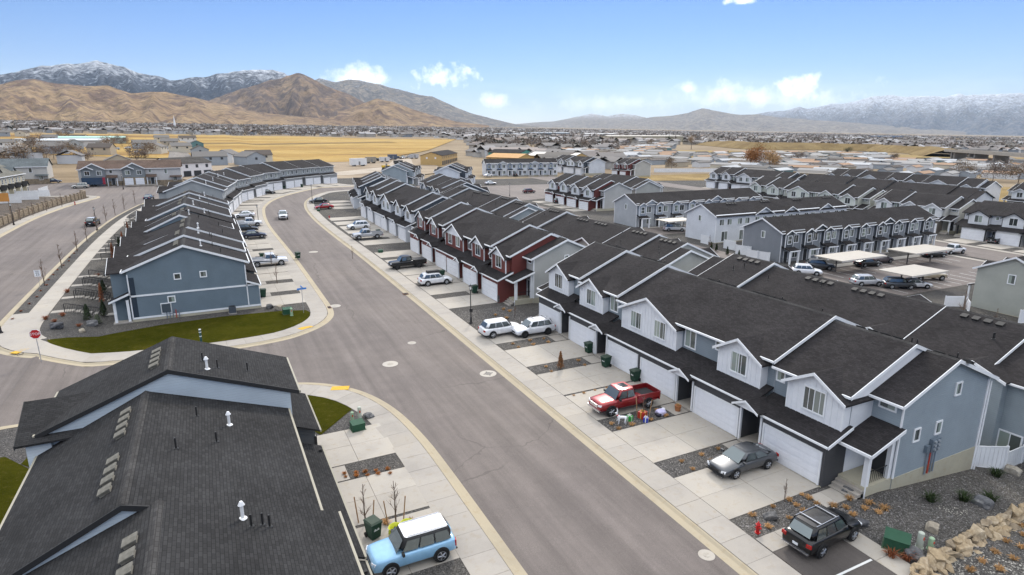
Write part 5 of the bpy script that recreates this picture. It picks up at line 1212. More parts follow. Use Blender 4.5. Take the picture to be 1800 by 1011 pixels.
# manholes, drains, tactile pads
IRONC = noisy((.30, .27, .23), (.42, .39, .34), 4)
for i, (px, py, rr, lb) in enumerate(((858, 657, .78, 'wide concrete manhole collar near the gutter'), (686, 640, .75, 'pale manhole collar in the junction'), (724, 603, .45, 'small manhole lid in the junction'), (589, 538, .7, 'manhole collar at the kerb return'), (551, 443, .8, 'manhole collar far up the street'), (1242, 976, .45, 'round valve cover near the near gutter'))):
    x, y = at(px, py); r = thing('manhole_cover', lb, 'manhole', (x, y, T(x, y)+.004)); r.rotation_euler = (SL, 0, 0); MB().cyl((0, 0, -.05), (0, 0, .012), rr, n=28).build('collar', concrete((.40, .37, .33)), r, False)
    MB().cyl((0, 0, 0), (0, 0, .024), rr*.42, n=20).build('lid', IRONC if i else plain((.12, .11, .1)), r, False)
    if i == 0:
        for q in range(4): MB().cyl((.4*math.cos(q*Q), .4*math.sin(q*Q), 0), (.4*math.cos(q*Q), .4*math.sin(q*Q), .028), .08, n=8).build('bolt_cap', plain((.08, .07, .07)), r, False)
for px, py, lb in ((713, 517, 'rusty storm drain grate in the gutter'), (577, 541, 'rusty storm drain grate at the kerb return')):
    x, y = at(px, py); r = thing('drain_grate', lb, 'drain', (x, y, T(x, y)+.03)); MB().box(-.35, .35, -.45, .45, -.1, .03).build('frame', noisy((.12, .06, .035), (.2, .1, .06), 5), r, False)
    for q in range(5): MB().box(-.28, .28, -.38+q*.17, -.31+q*.17, .03, .05).build('bar', IRON, r, False)
YEL_ = noisy((.58, .36, .05), (.66, .42, .08), 4)
for px, py, rz, lb in ((598, 685, -.35, 'yellow tactile pad on the rounded pavement by the foreground lot'), (537, 578, .45, 'yellow tactile pad at the lawn point'), (37, 619, .9, 'yellow tactile pad near the stop sign')):
    x, y = at(px, py); r = thing('tactile_pad', lb, 'tactile pad', (x, y, T(x, y)+.158), rz); m = MB(); m.box(-.75, .75, -.4, .4, -.05, 0)
    m.build('plate', YEL_, r, False); m = MB()
    for a in range(10):
        for b in range(5): m.cyl((-.66+a*.147, -.31+b*.155, 0), (-.66+a*.147, -.31+b*.155, .02), .045, .03, 5)
    m.build('domes', YEL_, r, False)
# parking bay of asphalt at the end of the row, with pale paths
drape('parking_bay', [(25.4, 4), (29.8, 4), (29.8, 19.3), (25.4, 19.3)], .15, ASPH2)
o_ = drape('path', [(25.4, 19.3), (31.2, 19.3), (31.2, 20.5), (25.4, 20.5)], .146, JOINT)
for i in range(4): quad_slab(o_, [(25.4+i*1.45, 19.3), (26.85+i*1.45, 19.3), (26.85+i*1.45, 20.5), (25.4+i*1.45, 20.5)], .168, .05, CONC_NEW)
o_ = drape('path', [(29.8, 2), (31.2, 2), (31.2, 19.3), (29.8, 19.3)], .146, JOINT)
for i in range(6): quad_slab(o_, [(29.8, 2+i*2.88), (31.2, 2+i*2.88), (31.2, 4.88+i*2.88), (29.8, 4.88+i*2.88)], .168, .05, CONC_NEW)
drape('parking_line', [(25.5, 16.5), (29.7, 16.5), (29.7, 16.63), (25.5, 16.63)], .156, plain((.6, .6, .58), .7))
drape('path', [(53.5, 2), (60, 2), (60, 10), (55.5, 10)], .16, CONC_NEW)
# path and steps to the side porch
o_ = drape('path', [(31.6, 20.7), (33.75, 20.7), (33.75, 22.0), (31.6, 22.0)], .15, JOINT)
for i in range(2): quad_slab(o_, [(31.6+i*1.07, 20.7), (32.67+i*1.07, 20.7), (32.67+i*1.07, 22.0), (31.6+i*1.07, 22.0)], .172, .05, CONC_NEW)
# parking court markings
for i in range(13):
    for y0 in (53, 63.6): drape('parking_line', [(93+i*2.8, y0), (93.12+i*2.8, y0), (93.12+i*2.8, y0+4.8), (93+i*2.8, y0+4.8)], IN+.012, plain((.6, .6, .58), .7))
# white screens and yard fences
VIN = paint((.74, .75, .76), .4)
def screen(x, y, rz, L, h, label, d=.1, boards=True, group=None):
    r = thing('vinyl_fence', label, 'fence', (x, y, gz(x, y, d)), rz, group); n = max(2, int(L/.3))
    for i in range(n): MB().box(i*L/n+.012, (i+1)*L/n-.012, -.02, .02, -.3, h-.06).build('board', VIN, r, False)
    for i in range(int(L/2.4)+2):
        u = min(L, i*2.4); MB().box(u-.07, u+.07, -.07, .07, -.4, h+.05).build('post', VIN, r, False)
        if u >= L: break
    MB().box(0, L, -.035, .035, h-.09, h).build('top_rail', VIN, r, False); MB().box(0, L, -.035, .035, .02, .12).build('bottom_rail', VIN, r, False)
screen(47.2, 20.7, -.5, 2.4, 1.75, 'white vinyl yard fence behind the pale blue-grey end wall', -.05); screen(49.3, 19.55, .0, 2.9, 1.75, 'white vinyl yard fence meeting the dark grey rear wall', -.3)
for i, (px, py, L_) in enumerate(((1272, 437, 3), (1293, 447, 3), (1312, 455, 2.4), (1331, 459, 2.2), (1232, 428, 2))):
    x, y = at(px, py); screen(x, y, -Q+.3*(i % 2), L_, 1.8, ['white fence panel at the rear of the white apartment block', 'white fence panel between the two apartment blocks', 'white screen left of the grey end wall', 'white screen beside the bin of the grey end wall', 'white screen on the white end wall'][i])
for i, (px, py) in enumerate(((1660, 540), (1702, 551))):
    x, y = at(px, py); screen(x, y, -.5+1.1*i, 2.4, 1.5, ['white picket screen on the sage end wall', 'second white picket screen behind the bare tree'][i])
x, y = at(1790, 570); screen(x, y, -.3, 6, 1.8, 'long white fence right of the sage end wall')
for i, (x, y, rz, L_) in enumerate(((-46, 201, .05, 8), (-44.6, 208, .05, 9), (-42.5, 216, .05, 8), (-46, 196, Q, 6), (-38, 222, Q, 12))): screen(x-6, y, rz, L_, 1.8, ['white yard fence stepping past the cream row', 'middle white yard fence of the cream row', 'last white yard fence of the cream row', 'white fence return beside the orange hoarding', 'long white fence toward the side street'][i], 0)
x, y = at(1150, 302); screen(x, y, -.45, 60, 1.8, 'long white fence along the dry grass beyond the grey end wall', 0)
# pillared masonry wall on the upper road
def masonry_wall():
    line = offs(resample(CURB_W, 3.9), 3.6); line = [p for p in line if 60 < p[1] < 212]; r = thing('boundary_wall', 'tan masonry wall with pillars along the upper road', 'wall', (line[0][0], line[0][1], T(*line[0])))
    wm = stone_veneer((.30, .24, .17)); cm = noisy((.24, .19, .14), (.33, .27, .2), 2); bx, by, bz = line[0][0], line[0][1], T(*line[0])
    for a, b in zip(line, line[1:]):
        h = math.atan2(b[1]-a[1], b[0]-a[0]); L_ = math.hypot(b[0]-a[0], b[1]-a[1]); z = min(T(*a), T(*b))-bz; o = MB().box(.2, L_-.2, -.1, .1, -.4, 1.65).build('wall_panel', wm, r); o.location = (a[0]-bx, a[1]-by, z); o.rotation_euler = (0, 0, h)
        o = MB().box(-.24, .24, -.24, .24, -.4, 1.9).box(-.3, .3, -.3, .3, 1.9, 2.0).build('pillar', cm, r); o.location = (a[0]-bx, a[1]-by, z); o.rotation_euler = (0, 0, h)
masonry_wall()
# carports
def carport(px, py, rz, L_, W_, label, h=2.5):
    x, y = at(px, py, h); r = thing('carport', label, 'carport', (x, y, T(x, y)+.15), rz)
    MB().box(-L_/2, L_/2, -W_/2, W_/2, h, h+.14).build('roof', paint((.40, .365, .31)), r, False); MB().box(-L_/2-.02, L_/2+.02, -W_/2-.03, -W_/2, h-.12, h+.16).build('fascia', paint((.55, .52, .48)), r, False)
    for u in (-L_*.3, L_*.3):
        MB().box(u-.08, u+.08, -.08, .08, -.3, h-.2).build('post', plain((.10, .09, .085)), r, False); MB().box(u-.06, u+.06, -W_/2+.1, W_/2-.1, h-.2, h-.01).build('beam', plain((.10, .09, .085)), r, False)
carport(1495, 452, -.02, 11.5, 5.4, 'beige flat carport before the grey apartment block'); carport(1618, 440, -.02, 11.5, 5.4, 'beige flat carport at the far end of the grey block'); carport(1605, 478, -.02, 9, 5.4, 'beige flat carport beside the sage end wall'); carport(1150, 377, -.02, 12, 5.4, 'beige flat carport over the blue sedan'); carport(1187, 388, -.02, 8, 5, 'beige flat carport behind the white minivan')
# bicycle racks as loops
def rack(px, py, rz, label):
    x, y = at(px, py); r = thing('bicycle_rack', label, 'bike rack', (x, y, gz(x, y, .1)), rz)
    for i in range(5):
        m = MB(); pts = [(.35*math.cos(PI*j/8), 0, .35+.45*math.sin(PI*j/8)) for j in range(9)]; pts = [(.35, 0, 0)]+pts+[(-.35, 0, 0)]
        for a, b in zip(pts, pts[1:]): m.cyl((a[0]+i*.55, a[1], a[2]), (b[0]+i*.55, b[1], b[2]), .03, n=5)
        m.build('loop', IRON, r, False)
rack(1725, 563, -Q+.3, 'black looped bicycle rack at the sage end wall'); rack(1362, 461, -Q+.2, 'black looped bicycle rack at the grey end wall')
# stairs and railings down from the upper pavement
steps_px = ((230, 735), (300, 655), (360, 585), (400, 535), (480, 437), (510, 400), (540, 375), (565, 350), (590, 325), (640, 250), (660, 235), (690, 210))
for i, (a, b) in enumerate(steps_px):
    x0, y0 = at(a/3.16, 320+b/3.16); x0 = -17.4; r = thing('garden_stair', 'concrete garden stair with black railing descending from the upper pavement', 'stairs', (x0, y0, T(-16.5, y0)+.14), 0, 'garden stairs down to the slate-blue row')
    MB().box(-.1, 1.6, -.55, .55, -.3, .0).build('landing', CONC, r, False)
    for k in range(6): MB().box(1.6+k*.55, 1.6+(k+1)*.55, -.55, .55, -.4-k*.16, -.02-k*.16).build('step', CONC, r, False)
    MB().box(4.9, 8.0, -.55, .55, -1.3, -.97).build('walk', CONC, r, False)
    for s_ in ((-.6, .6) if i in (1, 2) else (-.6,)):
        m = MB(); n = 22
        for k in range(n+1): u = 1.3+k*3.6/n; z = -max(0, (u-1.6)/3.3)*.96; m.cyl((u, s_, z-.1), (u, s_, z+.95), .018 if k % 11 else .045, n=4)
        m.cyl((1.3, s_, .95), (1.6, s_, .95), .028, n=5); m.cyl((1.6, s_, .95), (4.9, s_, -.01), .04, n=5); m.build('railing', IRON, r, False)
# meters on end walls
def meters(par, u, d, z, face, label=None):
    m = MB(); o = bpy.data.objects.new('meter_bank', None)
    mg = plain((.17, .21, .25), .5, .3); r = MB().box(-.45, .45, -.22, -.0, 0, .9).build('meter_bank', mg, par, False); r.location = (u, d, z); r.rotation_euler = (0, 0, face*Q)
    for i in range(2):
        for j in range(3): MB().cyl((-.2+i*.4, -.22, .2+j*.27), (-.2+i*.4, -.32, .2+j*.27), .1, n=10).build('meter', plain((.3, .33, .36), .3), r, False)
    for k_, u_ in enumerate((-.6, -.3, 0, .3)): MB().cyl((u_, -.1, -1.6), (u_, -.1, .1), .05, n=6).build('conduit', plain((.45, .05, .03) if k_ == 1 else (.2, .24, .28)), r, False)
    MB().box(-.95, -.6, -.2, 0, .1, .55).build('meter_box', mg, r, False)
L_R1 = sum(WD[c] for c in 'EGAGAGGAGAGE')
meters(r1, L_R1, 8.1, .95, 1)
# ------------------------------------------------------------------ plants, stones, gravel
def tuft_mesh(name, mat, n, h, spread, wid, seed, droop=.5):
    rd = random.Random(seed); m = MB()
    for i in range(n):
        a = rd.uniform(0, 2*PI); r = rd.uniform(0, spread*.35); hh = h*rd.uniform(.6, 1.1); lean = spread*rd.uniform(.2, 1.0)
        b = Vector((math.cos(a)*r, math.sin(a)*r, -.05)); d = Vector((math.cos(a), math.sin(a), 0)); s = Vector((-d.y, d.x, 0))*wid
        p1 = b+d*lean*.45+Vector((0, 0, hh*.75)); p2 = b+d*lean+Vector((0, 0, hh*(1-droop*rd.random())))
        m.add([b-s, b+s, p1+s*.8, p1-s*.8, p2], [(0, 1, 2, 3), (3, 2, 4)])
    return m.mesh(name, mat, False)
ORG = leafy((.36, .19, .075), (.48, .30, .14)); RUST = leafy((.20, .06, .03), (.30, .12, .055)); DGRN = leafy((.018, .03, .012), (.045, .065, .025)); EVG = leafy((.03, .045, .025), (.07, .085, .045)); SAGEB = leafy((.10, .12, .08), (.17, .18, .12))
TUFT = [tuft_mesh('grass_tuft', ORG, 70, .30, .26, .016, s) for s in range(3)]; RTUFT = [tuft_mesh('rust_shrub', RUST, 110, .5, .42, .014, s+9) for s in range(2)]; YUC = [tuft_mesh('yucca', DGRN, 90, .75, .75, .028, s+20, .35) for s in range(2)]
def plant(name, mesh, px, py, label, cat, group=None, s=1.0, d=.11):
    x, y = at(px, py); o = inst(name, mesh, None, (x, y, gz(x, y, d)), random.uniform(0, 6), (s, s, s*random.uniform(.85, 1.1))); tag(o, label, cat, group); return o
def tufts(pts, label, group, s=1.0, m=TUFT, name='grass_tuft', d=.11):
    for i, (px, py) in enumerate(pts): plant(name, m[i % len(m)], px, py, label, 'grass tuft' if m is TUFT else 'shrub', group, s*random.uniform(.8, 1.15), d)
c4 = lambda l: [(1000+a/3.61, 620+b/3.61) for a, b in l]; c3 = lambda l: [(860+a/3.61, 440+b/3.61) for a, b in l]; c6 = lambda l: [(1200+a/3, 760+b/3) for a, b in l]; k2 = lambda l: [(380+a/2.345, 580+b/2.345) for a, b in l]
tufts(c4([(945, 625), (840, 662), (715, 703), (785, 752), (905, 700)]), 'tan grass tuft in the bed left of the grey sedan', 'tufts left of the grey sedan')
tufts(c6([(365, 450), (475, 403), (560, 370), (597, 398), (635, 430), (560, 463), (450, 512), (705, 392), (628, 340), (665, 360)]), 'tan grass tuft in the bed by the hydrant', 'tufts by the hydrant')
tufts(c6([(790, 402), (875, 362), (860, 410), (895, 448), (960, 415), (980, 388), (1030, 435), (1060, 415)]), 'loose tan grass clump behind the black crossover', 'clumps behind the crossover', 1.35)
tufts(c4([(270, 465), (315, 495), (400, 470), (520, 438), (615, 412), (560, 376)]), 'tan grass tuft in the bed with the presents', 'tufts among the presents')
tufts(c4([(30, 283), (95, 268), (165, 249), (240, 233), (300, 216)]), 'tan grass tuft in the narrow strip beside the red pickup', 'tufts beside the red pickup', .75)
tufts(c3([(150, 604), (185, 625), (280, 608), (258, 583), (345, 570), (375, 594)]), 'tan grass tuft in the bed before the white wagons', 'tufts before the white wagons'); tufts(c3([(360, 750), (395, 780), (605, 740), (565, 710)]), 'tan grass tuft in the bed with the brown staked conifer', 'tufts by the staked conifer')
tufts(c3([(20, 480), (60, 500), (130, 395), (40, 420), (90, 385), (10, 455), (110, 440)]), 'tan grass tuft in the bed below the lantern lamp', 'tufts below the lantern lamp', 1.2)
tufts(k2([(530, 602), (535, 615), (577, 598), (580, 611), (615, 593), (625, 608), (660, 588), (668, 603), (707, 583), (718, 600)]), 'orange grass tuft in the narrow bed between foreground driveways', 'tufts between foreground driveways', .85, [tuft_mesh('grass_tuft', leafy((.30, .11, .03), (.42, .17, .05)), 70, .3, .24, .016, 31)])
tufts(k2([(700, 806), (802, 797)]), 'bushy tan tuft beside the staked saplings', 'tufts beside the saplings', 1.3)
c9 = lambda l: [(1480+a/5.625, 860+b/5.625) for a, b in l]
tufts(c9([(1620, 540), (1765, 600), (1510, 650), (1685, 712), (1380, 745), (1555, 820), (1265, 830), (1790, 480), (1780, 390)]), 'tan grass tuft in the lower bed beyond the stone wall', 'tufts beyond the stone wall', 1.1)
for px, py in c9([(480, 690), (640, 720)]): plant('rust_shrub', RTUFT[0], px, py, 'rust brown dry shrub below the transformer cabinet', 'shrub', 'rust shrubs below the transformer', 1.2)
tufts([(95+random.uniform(-20, 200)*.2, 560) for _ in range(0)], '', '')
tufts([(x/3.16, 320+y/3.16) for x, y in ((255, 770), (305, 783), (350, 750), (375, 618), (440, 808), (545, 525))], 'rust dry shrub in the gravel corner by the stop sign', 'rust shrubs by the stop sign', 1.1, RTUFT, 'rust_shrub')
for i, (px, py) in enumerate(((1634, 884), (1693, 883), (1741, 883), (1750, 840))): plant('yucca', YUC[i % 2], px, py, ['dark green spiky yucca nearest the meter bank', 'dark green spiky yucca in the pale pebble swath', 'dark green spiky yucca behind the grey boulder', 'dark green spiky yucca by the white yard fence'][i], 'yucca', None, .9)
def rock_mesh(name, mat, seed, sub=2, sq=(1, .8, .6), rough=.3):
    bm = bmesh.new(); bmesh.ops.create_icosphere(bm, subdivisions=sub, radius=.5)
    for v in bm.verts:
        k = 1+rough*noise.noise(v.co*2.2+Vector((seed*7.1, seed*3.3, 0)))*2; c = v.co*k
        for ax in range(3): c[ax] = max(-.42, min(.42, c[ax]))      # knocked-off flat sides
        v.co = Vector((c.x*sq[0], c.y*sq[1], c.z*sq[2]))
    me = bpy.data.meshes.new(name); bm.to_mesh(me); bm.free(); me.materials.append(mat); return me
SAND = rock((.33, .27, .195), (.46, .41, .335)); GROCK = rock((.11, .115, .13), (.22, .225, .24)); PROCK = rock((.30, .28, .25), (.42, .4, .37))
def boulders():
    ms = [rock_mesh('boulder', GROCK, i, 3) for i in range(3)]; mp = rock_mesh('boulder', PROCK, 5, 3)
    for px, py, s, lb, m in ((1353, 914, .95, 'blue-grey boulder behind the hydrant', ms[0]), (1512, 926, .9, 'dark grey upright boulder at the crossover bonnet', ms[1]), (1727, 892, 1.2, 'grey flat boulder among the yuccas', ms[2]), (1780, 834, 1.1, 'pale boulder by the white fence', mp), (1637, 934, .95, 'speckled boulder above the stone wall', mp), (1606, 984, 1.2, 'grey boulder below the pedestals', ms[0]),
                              (101, 579, 1.4, 'dark flat boulder in the gravel corner by the stop sign', ms[1]), (163, 574, 1.3, 'grey boulder beside the slate-blue porch', ms[2]), (145, 585, .8, 'pale small boulder near the lawn tip', mp), (475, 543, 1.2, 'grey boulder by the lawn-end utility box', ms[0]), (492, 545, 1.2, 'pale boulder by the lawn-end utility box', mp), (879, 566, .9, 'grey boulder in the bed below the lantern lamp', ms[1]), (649, 736, .9, 'dark boulder by the foreground utility box', ms[0]), (1490, 868, .8, 'dark boulder at the porch corner', ms[2])):
        x, y = at(px, py); o = inst('boulder', m, None, (x, y, gz(x, y, .28*s)), random.uniform(0, 6), (s, s, s)); tag(o, lb, 'boulder')
boulders()
def stone_wall():
    a, b = Vector(at(1612, 1022)), Vector(at(1812, 905)); L_ = (b-a).length; d = (b-a)/L_; n = Vector((-d.y, d.x)); r = thing('stone_wall', 'dry sandstone boulder wall retaining the gravel bed', 'stone wall', (a.x, a.y, T(a.x, a.y)))
    def hull(seed):
        rd = random.Random(seed); sx, sy, sz_ = rd.choice(((.6, .45, .38), (.75, .45, .28), (.5, .48, .45), (.9, .36, .22))); bm = bmesh.new()
        for _ in range(15): v = Vector((rd.uniform(-1, 1), rd.uniform(-1, 1), rd.uniform(-1, 1))); v = v.normalized()*rd.uniform(.8, 1.1); bm.verts.new((v.x*sx, v.y*sy, v.z*sz_))
        g = bmesh.ops.convex_hull(bm, input=bm.verts[:]); bmesh.ops.delete(bm, geom=[v for v in g['geom_interior'] if isinstance(v, bmesh.types.BMVert)], context='VERTS'); bmesh.ops.recalc_face_normals(bm, faces=bm.faces[:])
        me = bpy.data.meshes.new('stone'); bm.to_mesh(me); bm.free(); me.materials.append(SAND); return me
    ms = [hull(30+i) for i in range(12)]
    for row in range(3):
        s = -.3+.2*row
        while s < L_+1:
            sz = random.uniform(.5, 1.05); p = a+d*s-n*(.35-row*.33+random.uniform(-.1, .1)); o = inst('stone', random.choice(ms), r, (p.x-a.x, p.y-a.y, T(p.x, p.y)-T(a.x, a.y)+.02+row*.19+random.uniform(-.05, .08)))
            o.rotation_euler = (random.uniform(-.35, .35), random.uniform(-.35, .35), math.atan2(d.y, d.x)+random.uniform(-.6, .6)); k = sz*random.uniform(.9, 1.15); o.scale = (k, k*random.uniform(.8, 1.1), k*random.uniform(.8, 1.1)); s += sz*.78
stone_wall()
def pebbles(name, pts, mat, label, base=.11):
    n = len(pts); rng = np.random.default_rng(5); bv = np.array([(1, 0, 0), (0, 1, 0), (-1, 0, 0), (0, -1, 0), (0, 0, .8), (.55, .55, .45), (-.55, -.5, .45)]); bf = np.array([(0, 5, 4), (5, 1, 4), (1, 2, 4), (2, 6, 4), (6, 3, 4), (3, 0, 4), (0, 1, 5), (2, 3, 6)])
    P = np.array(pts); sz = rng.uniform(.025, .075, n); an = rng.uniform(0, 6.28, n); asp = rng.uniform(.55, 1, n)
    V = np.repeat(bv[None], n, 0)*sz[:, None, None]; V[:, :, 1] *= asp[:, None]; c, s = np.cos(an)[:, None], np.sin(an)[:, None]; x = V[:, :, 0]*c-V[:, :, 1]*s; y = V[:, :, 0]*s+V[:, :, 1]*c
    V = np.stack((x+P[:, None, 0], y+P[:, None, 1], V[:, :, 2]+P[:, None, 2]+base), -1).reshape(-1, 3); F = (bf[None]+(np.arange(n)*7)[:, None, None]).reshape(-1, 3)
    o = bpy.data.objects.new(name, np_mesh(name, V, F, mat)); link(o); tag(o, label, 'gravel'); o['kind'] = 'stuff'
def pebble_mat(c):
    s = NT('pebble'); v = s.n('TexVoronoi'); v.inputs['Scale'].default_value = 9; s.lk(s.pos(), v.inputs['Vector']); sx = s.n('SeparateColor'); s.lk(v.outputs['Color'], sx.inputs[0])
    return s.done(s.ramp(sx.outputs[0], [(0, mulc(c, .4)), (.4, mulc(c, .8)), (.8, c), (1, mulc(c, 1.5))]), .85, .2)
def in_box(x, y): return (25.3 < x < 31.3 and 2 < y < 20.6) or (31.5 < x < 47 and 20.3 < y)
pp = []; q0 = []
for _ in range(26000):
    x, y = random.uniform(25.5, 62), random.uniform(4, 22.2)
    if in_box(x, y): continue
    sw = noise.noise(Vector((x*.22, y*.22, 3)))+.5-abs((y-13.0)-(x-37)*.12)*.16
    (pp if sw > .25 else q0).append((x, y, T(x, y)))
pebbles('pale_gravel', pp+[(x, y, z) for x, y, z in pp[::2]], pebble_mat((.36, .34, .30)), 'pale pebbles swept through the grey gravel bed'); pebbles('gravel', q0, pebble_mat((.19, .18, .175)), 'grey gravel in the corner bed')
gg = []
for (x0, x1, y0, y1) in ((25.5, 31.5, 27.6, 29.1), (25.5, 31.5, 34.3, 35.9), (25.5, 33, 41.0, 41.3), (25.5, 31.5, 46.6, 48), (25.5, 31.5, 53.4, 54.9), (25.5, 33, 60.6, 67), (25.5, 33, 20.2, 22.3)):
    for _ in range(int((x1-x0)*(y1-y0)*42)): x, y = random.uniform(x0, x1), random.uniform(y0, y1); gg.append((x, y, T(x, y)))
pebbles('gravel', gg, pebble_mat((.20, .185, .175)), 'grey gravel in the strips between the right-hand driveways')
# bare trees
BARK = noisy((.09, .065, .05), (.16, .12, .095), 4); TWIG = leafy((.15, .10, .075), (.23, .165, .125)); STAKE = noisy((.28, .17, .09), (.36, .23, .13), 3)
def tree_meshes(h, seed, up=.8, n0=14, tw=3):
    rd = random.Random(seed); tr = MB(); cr = MB(); pts = []
    p = Vector((0, 0, -.2)); r = h*.016; segs = 7
    for i in range(segs):
        q = p+Vector((rd.uniform(-.03, .03)*h*.4, rd.uniform(-.03, .03)*h*.4, (h+.2)/segs)); r2 = h*.016*(1-(i+1)/segs)+.006; tr.cyl(p, q, r, r2, 6, False); pts.append((p.copy(), q.copy(), r)); p, r = q, r2
    def twig(p, d, L_, r, lev):
        q = p+d*L_; cr.cyl(p, q, r, r*.45, 3 if lev else 4, False)
        if lev < tw-1:
            for _ in range(rd.randint(3, 4)):
                dd = (d+Vector((rd.uniform(-1, 1), rd.uniform(-1, 1), rd.uniform(-.2, .9)))*.6).normalized(); twig(p+d*L_*rd.uniform(.35, 1), dd, L_*rd.uniform(.45, .65), r*.5, lev+1)
    for i in range(n0):
        t = rd.uniform(.28, .95); k = min(segs-1, int(t*segs)); a, b, r = pts[k]; p = a.lerp(b, t*segs-k); an = rd.uniform(0, 2*PI); d = Vector((math.cos(an), math.sin(an), up*rd.uniform(.7, 1.6))).normalized()
        twig(p, d, h*.26*(1.15-t), max(.006, r*.45), 0)
    return tr.mesh('trunk', BARK, False), cr.mesh('crown', TWIG, False)
TM = [tree_meshes(1.0, s, 1.2+.2*s) for s in range(4)]
def tree(x, y, h, label, name='bare_tree', stakes=False, d=.1, group=None, mats=None, cat='tree'):
    r = thing(name, label, cat, (x, y, gz(x, y, d)), random.uniform(0, 6), group); t, c = random.choice(TM)
    for n, me in (('trunk', t), ('crown', c)):
        if mats and n == 'crown':
            kk = (me.name, mats.name)
            if kk not in MC: q = me.copy(); q.materials.clear(); q.materials.append(mats); MC[kk] = q
            me = MC[kk]
        o = inst(n, me, r); o.scale = (h, h, h)
    if stakes:
        for s_ in (-1, 1): MB().cyl((s_*.42, 0, -.2), (s_*.62, 0, 1.7), .035, n=6).build('stake', STAKE, r, False)
    return r
for px, py, h, lb in ((643, 925, 2.6, 'bare sapling with wooden stakes beside the green bin'), (696, 925, 2.8, 'bare sapling with two wooden stakes behind the yellow-green bags')): x, y = at(px, py); tree(x, y, h, lb, stakes=True)
x, y = at(1130, 738); tree(x, y, 2.0, 'dry staked sapling beside the red pickup', stakes=True); x, y = at(1378, 885); tree(x, y, 1.6, 'leafless twiggy shrub at the edge of the grey sedan driveway', 'bare_shrub', cat='shrub')
x, y = at(905, 560); tree(x, y, 1.8, 'twiggy bare shrub in the bed below the lantern lamp', 'bare_shrub', cat='shrub')
for a, b in ((325, 680), (490, 480), (235, 480)): pass
def conifer(px, py, h, w_, mat, label, name='conifer', group=None, d=.1):
    x, y = at(px, py); r = thing(name, label, 'tree', (x, y, gz(x, y, d)), random.uniform(0, 6), group); MB().cyl((0, 0, -.2), (0, 0, h*.9), .05, .015, 6).build('trunk', BARK, r, False); rd = random.Random(int(px*7+py)); m = MB()
    for i in range(260):
        t = rd.random()**.8; z = h*(.08+.92*t); rr = w_*(1-t)**.7*rd.uniform(.45, 1.05); a = rd.uniform(0, 2*PI); p = Vector((math.cos(a)*rr, math.sin(a)*rr, z)); d_ = Vector((math.cos(a), math.sin(a), .5)); s = Vector((-d_.y, d_.x, 0))*.06*w_*2
        m.add([p-d_*.14*w_*2-s, p-d_*.14*w_*2+s, p+d_*.16*w_*2], [(0, 1, 2)]); m.add([p-Vector((0, 0, .1)), p+s*1.3+Vector((0, 0, .06)), p-s*1.3+Vector((0, 0, .12))], [(0, 1, 2)])
    m.build('crown', mat, r, False); return r
conifer(985, 650, 1.7, .35, leafy((.22, .10, .04), (.33, .17, .08)), 'brown dying conifer between two stakes')
for i, (a, b, mt) in enumerate(((490, 775, EVG), (580, 750, EVG), (580, 625, EVG), (655, 612, EVG), (665, 370, EVG), (545, 790, SAGEB))):
    conifer(a/3.16, 320+b/3.16, (1.9, 1.9, 1.8, 1.7, 1.9, 1.0)[i], .5, mt, 'dark evergreen column in the yard of the slate-blue row' if i < 5 else 'low sage bush near the slate-blue porch', 'evergreen_shrub', 'evergreen columns of the slate-blue row' if i < 5 else None)
for a, b in ((570, 680), (630, 535), (630, 430), (685, 360), (715, 300)): conifer(a/3.16, 320+b/3.16, 2.6, .4, leafy((.20, .065, .03), (.32, .13, .06)), 'slim tree with rust brown leaves in the yard of the slate-blue row', 'rust_tree', 'rust trees of the slate-blue row')
for a, b in ((250, 580), (345, 480), (430, 390), (485, 335), (540, 275), (590, 218), (640, 182), (690, 152), (750, 120)): x, y = at(a/3.16, 320+b/3.16); tree(x, y, 3.6, 'bare young tree on the verge of the upper road', group='verge trees of the upper road')
for a, b in ((115, 215), (185, 190), (262, 165), (345, 140), (75, 240)): x, y = at(a/3.16, 320+b/3.16); tree(x, y, 3.4, 'bare young tree below the pillared wall', group='verge trees below the pillared wall')
for i in range(14): tr_ = arc_step([(-20.6, 82), (-20.6, 130)], 3.2); x, y = tr_[min(i, len(tr_)-1)]; o = inst('grass_tuft', RTUFT[i % 2], None, (x+random.uniform(-.3, .3), y, gz(x, y, .11)), i, (.6, .6, .5)); tag(o, 'small dry clump on the verge of the upper road', 'shrub', 'clumps on the upper verge')
for px, py, h, lb in ((1690, 560, 3.8, 'bare tree before the white picket screens'), (1748, 572, 2.2, 'thin bare sapling by the bicycle rack'), (1247, 440, 3.0, 'bare sapling before the white end wall'), (478, 470, 2.6, 'bare sapling between left driveways near the work pickup'), (487, 500, 3.0, 'bare sapling between left driveways by the corner'), (620, 455, 2.2, 'bare sapling in a bed before the white row')): x, y = at(px, py); tree(x, y, h, lb)
for px, py in ((1250, 440), (1259, 443), (1278, 449), (1298, 456)): conifer(px, py, 1.6, .4, DGRN, 'small dark evergreen at the white apartment corner', 'evergreen_shrub', 'evergreens at the apartment corner')
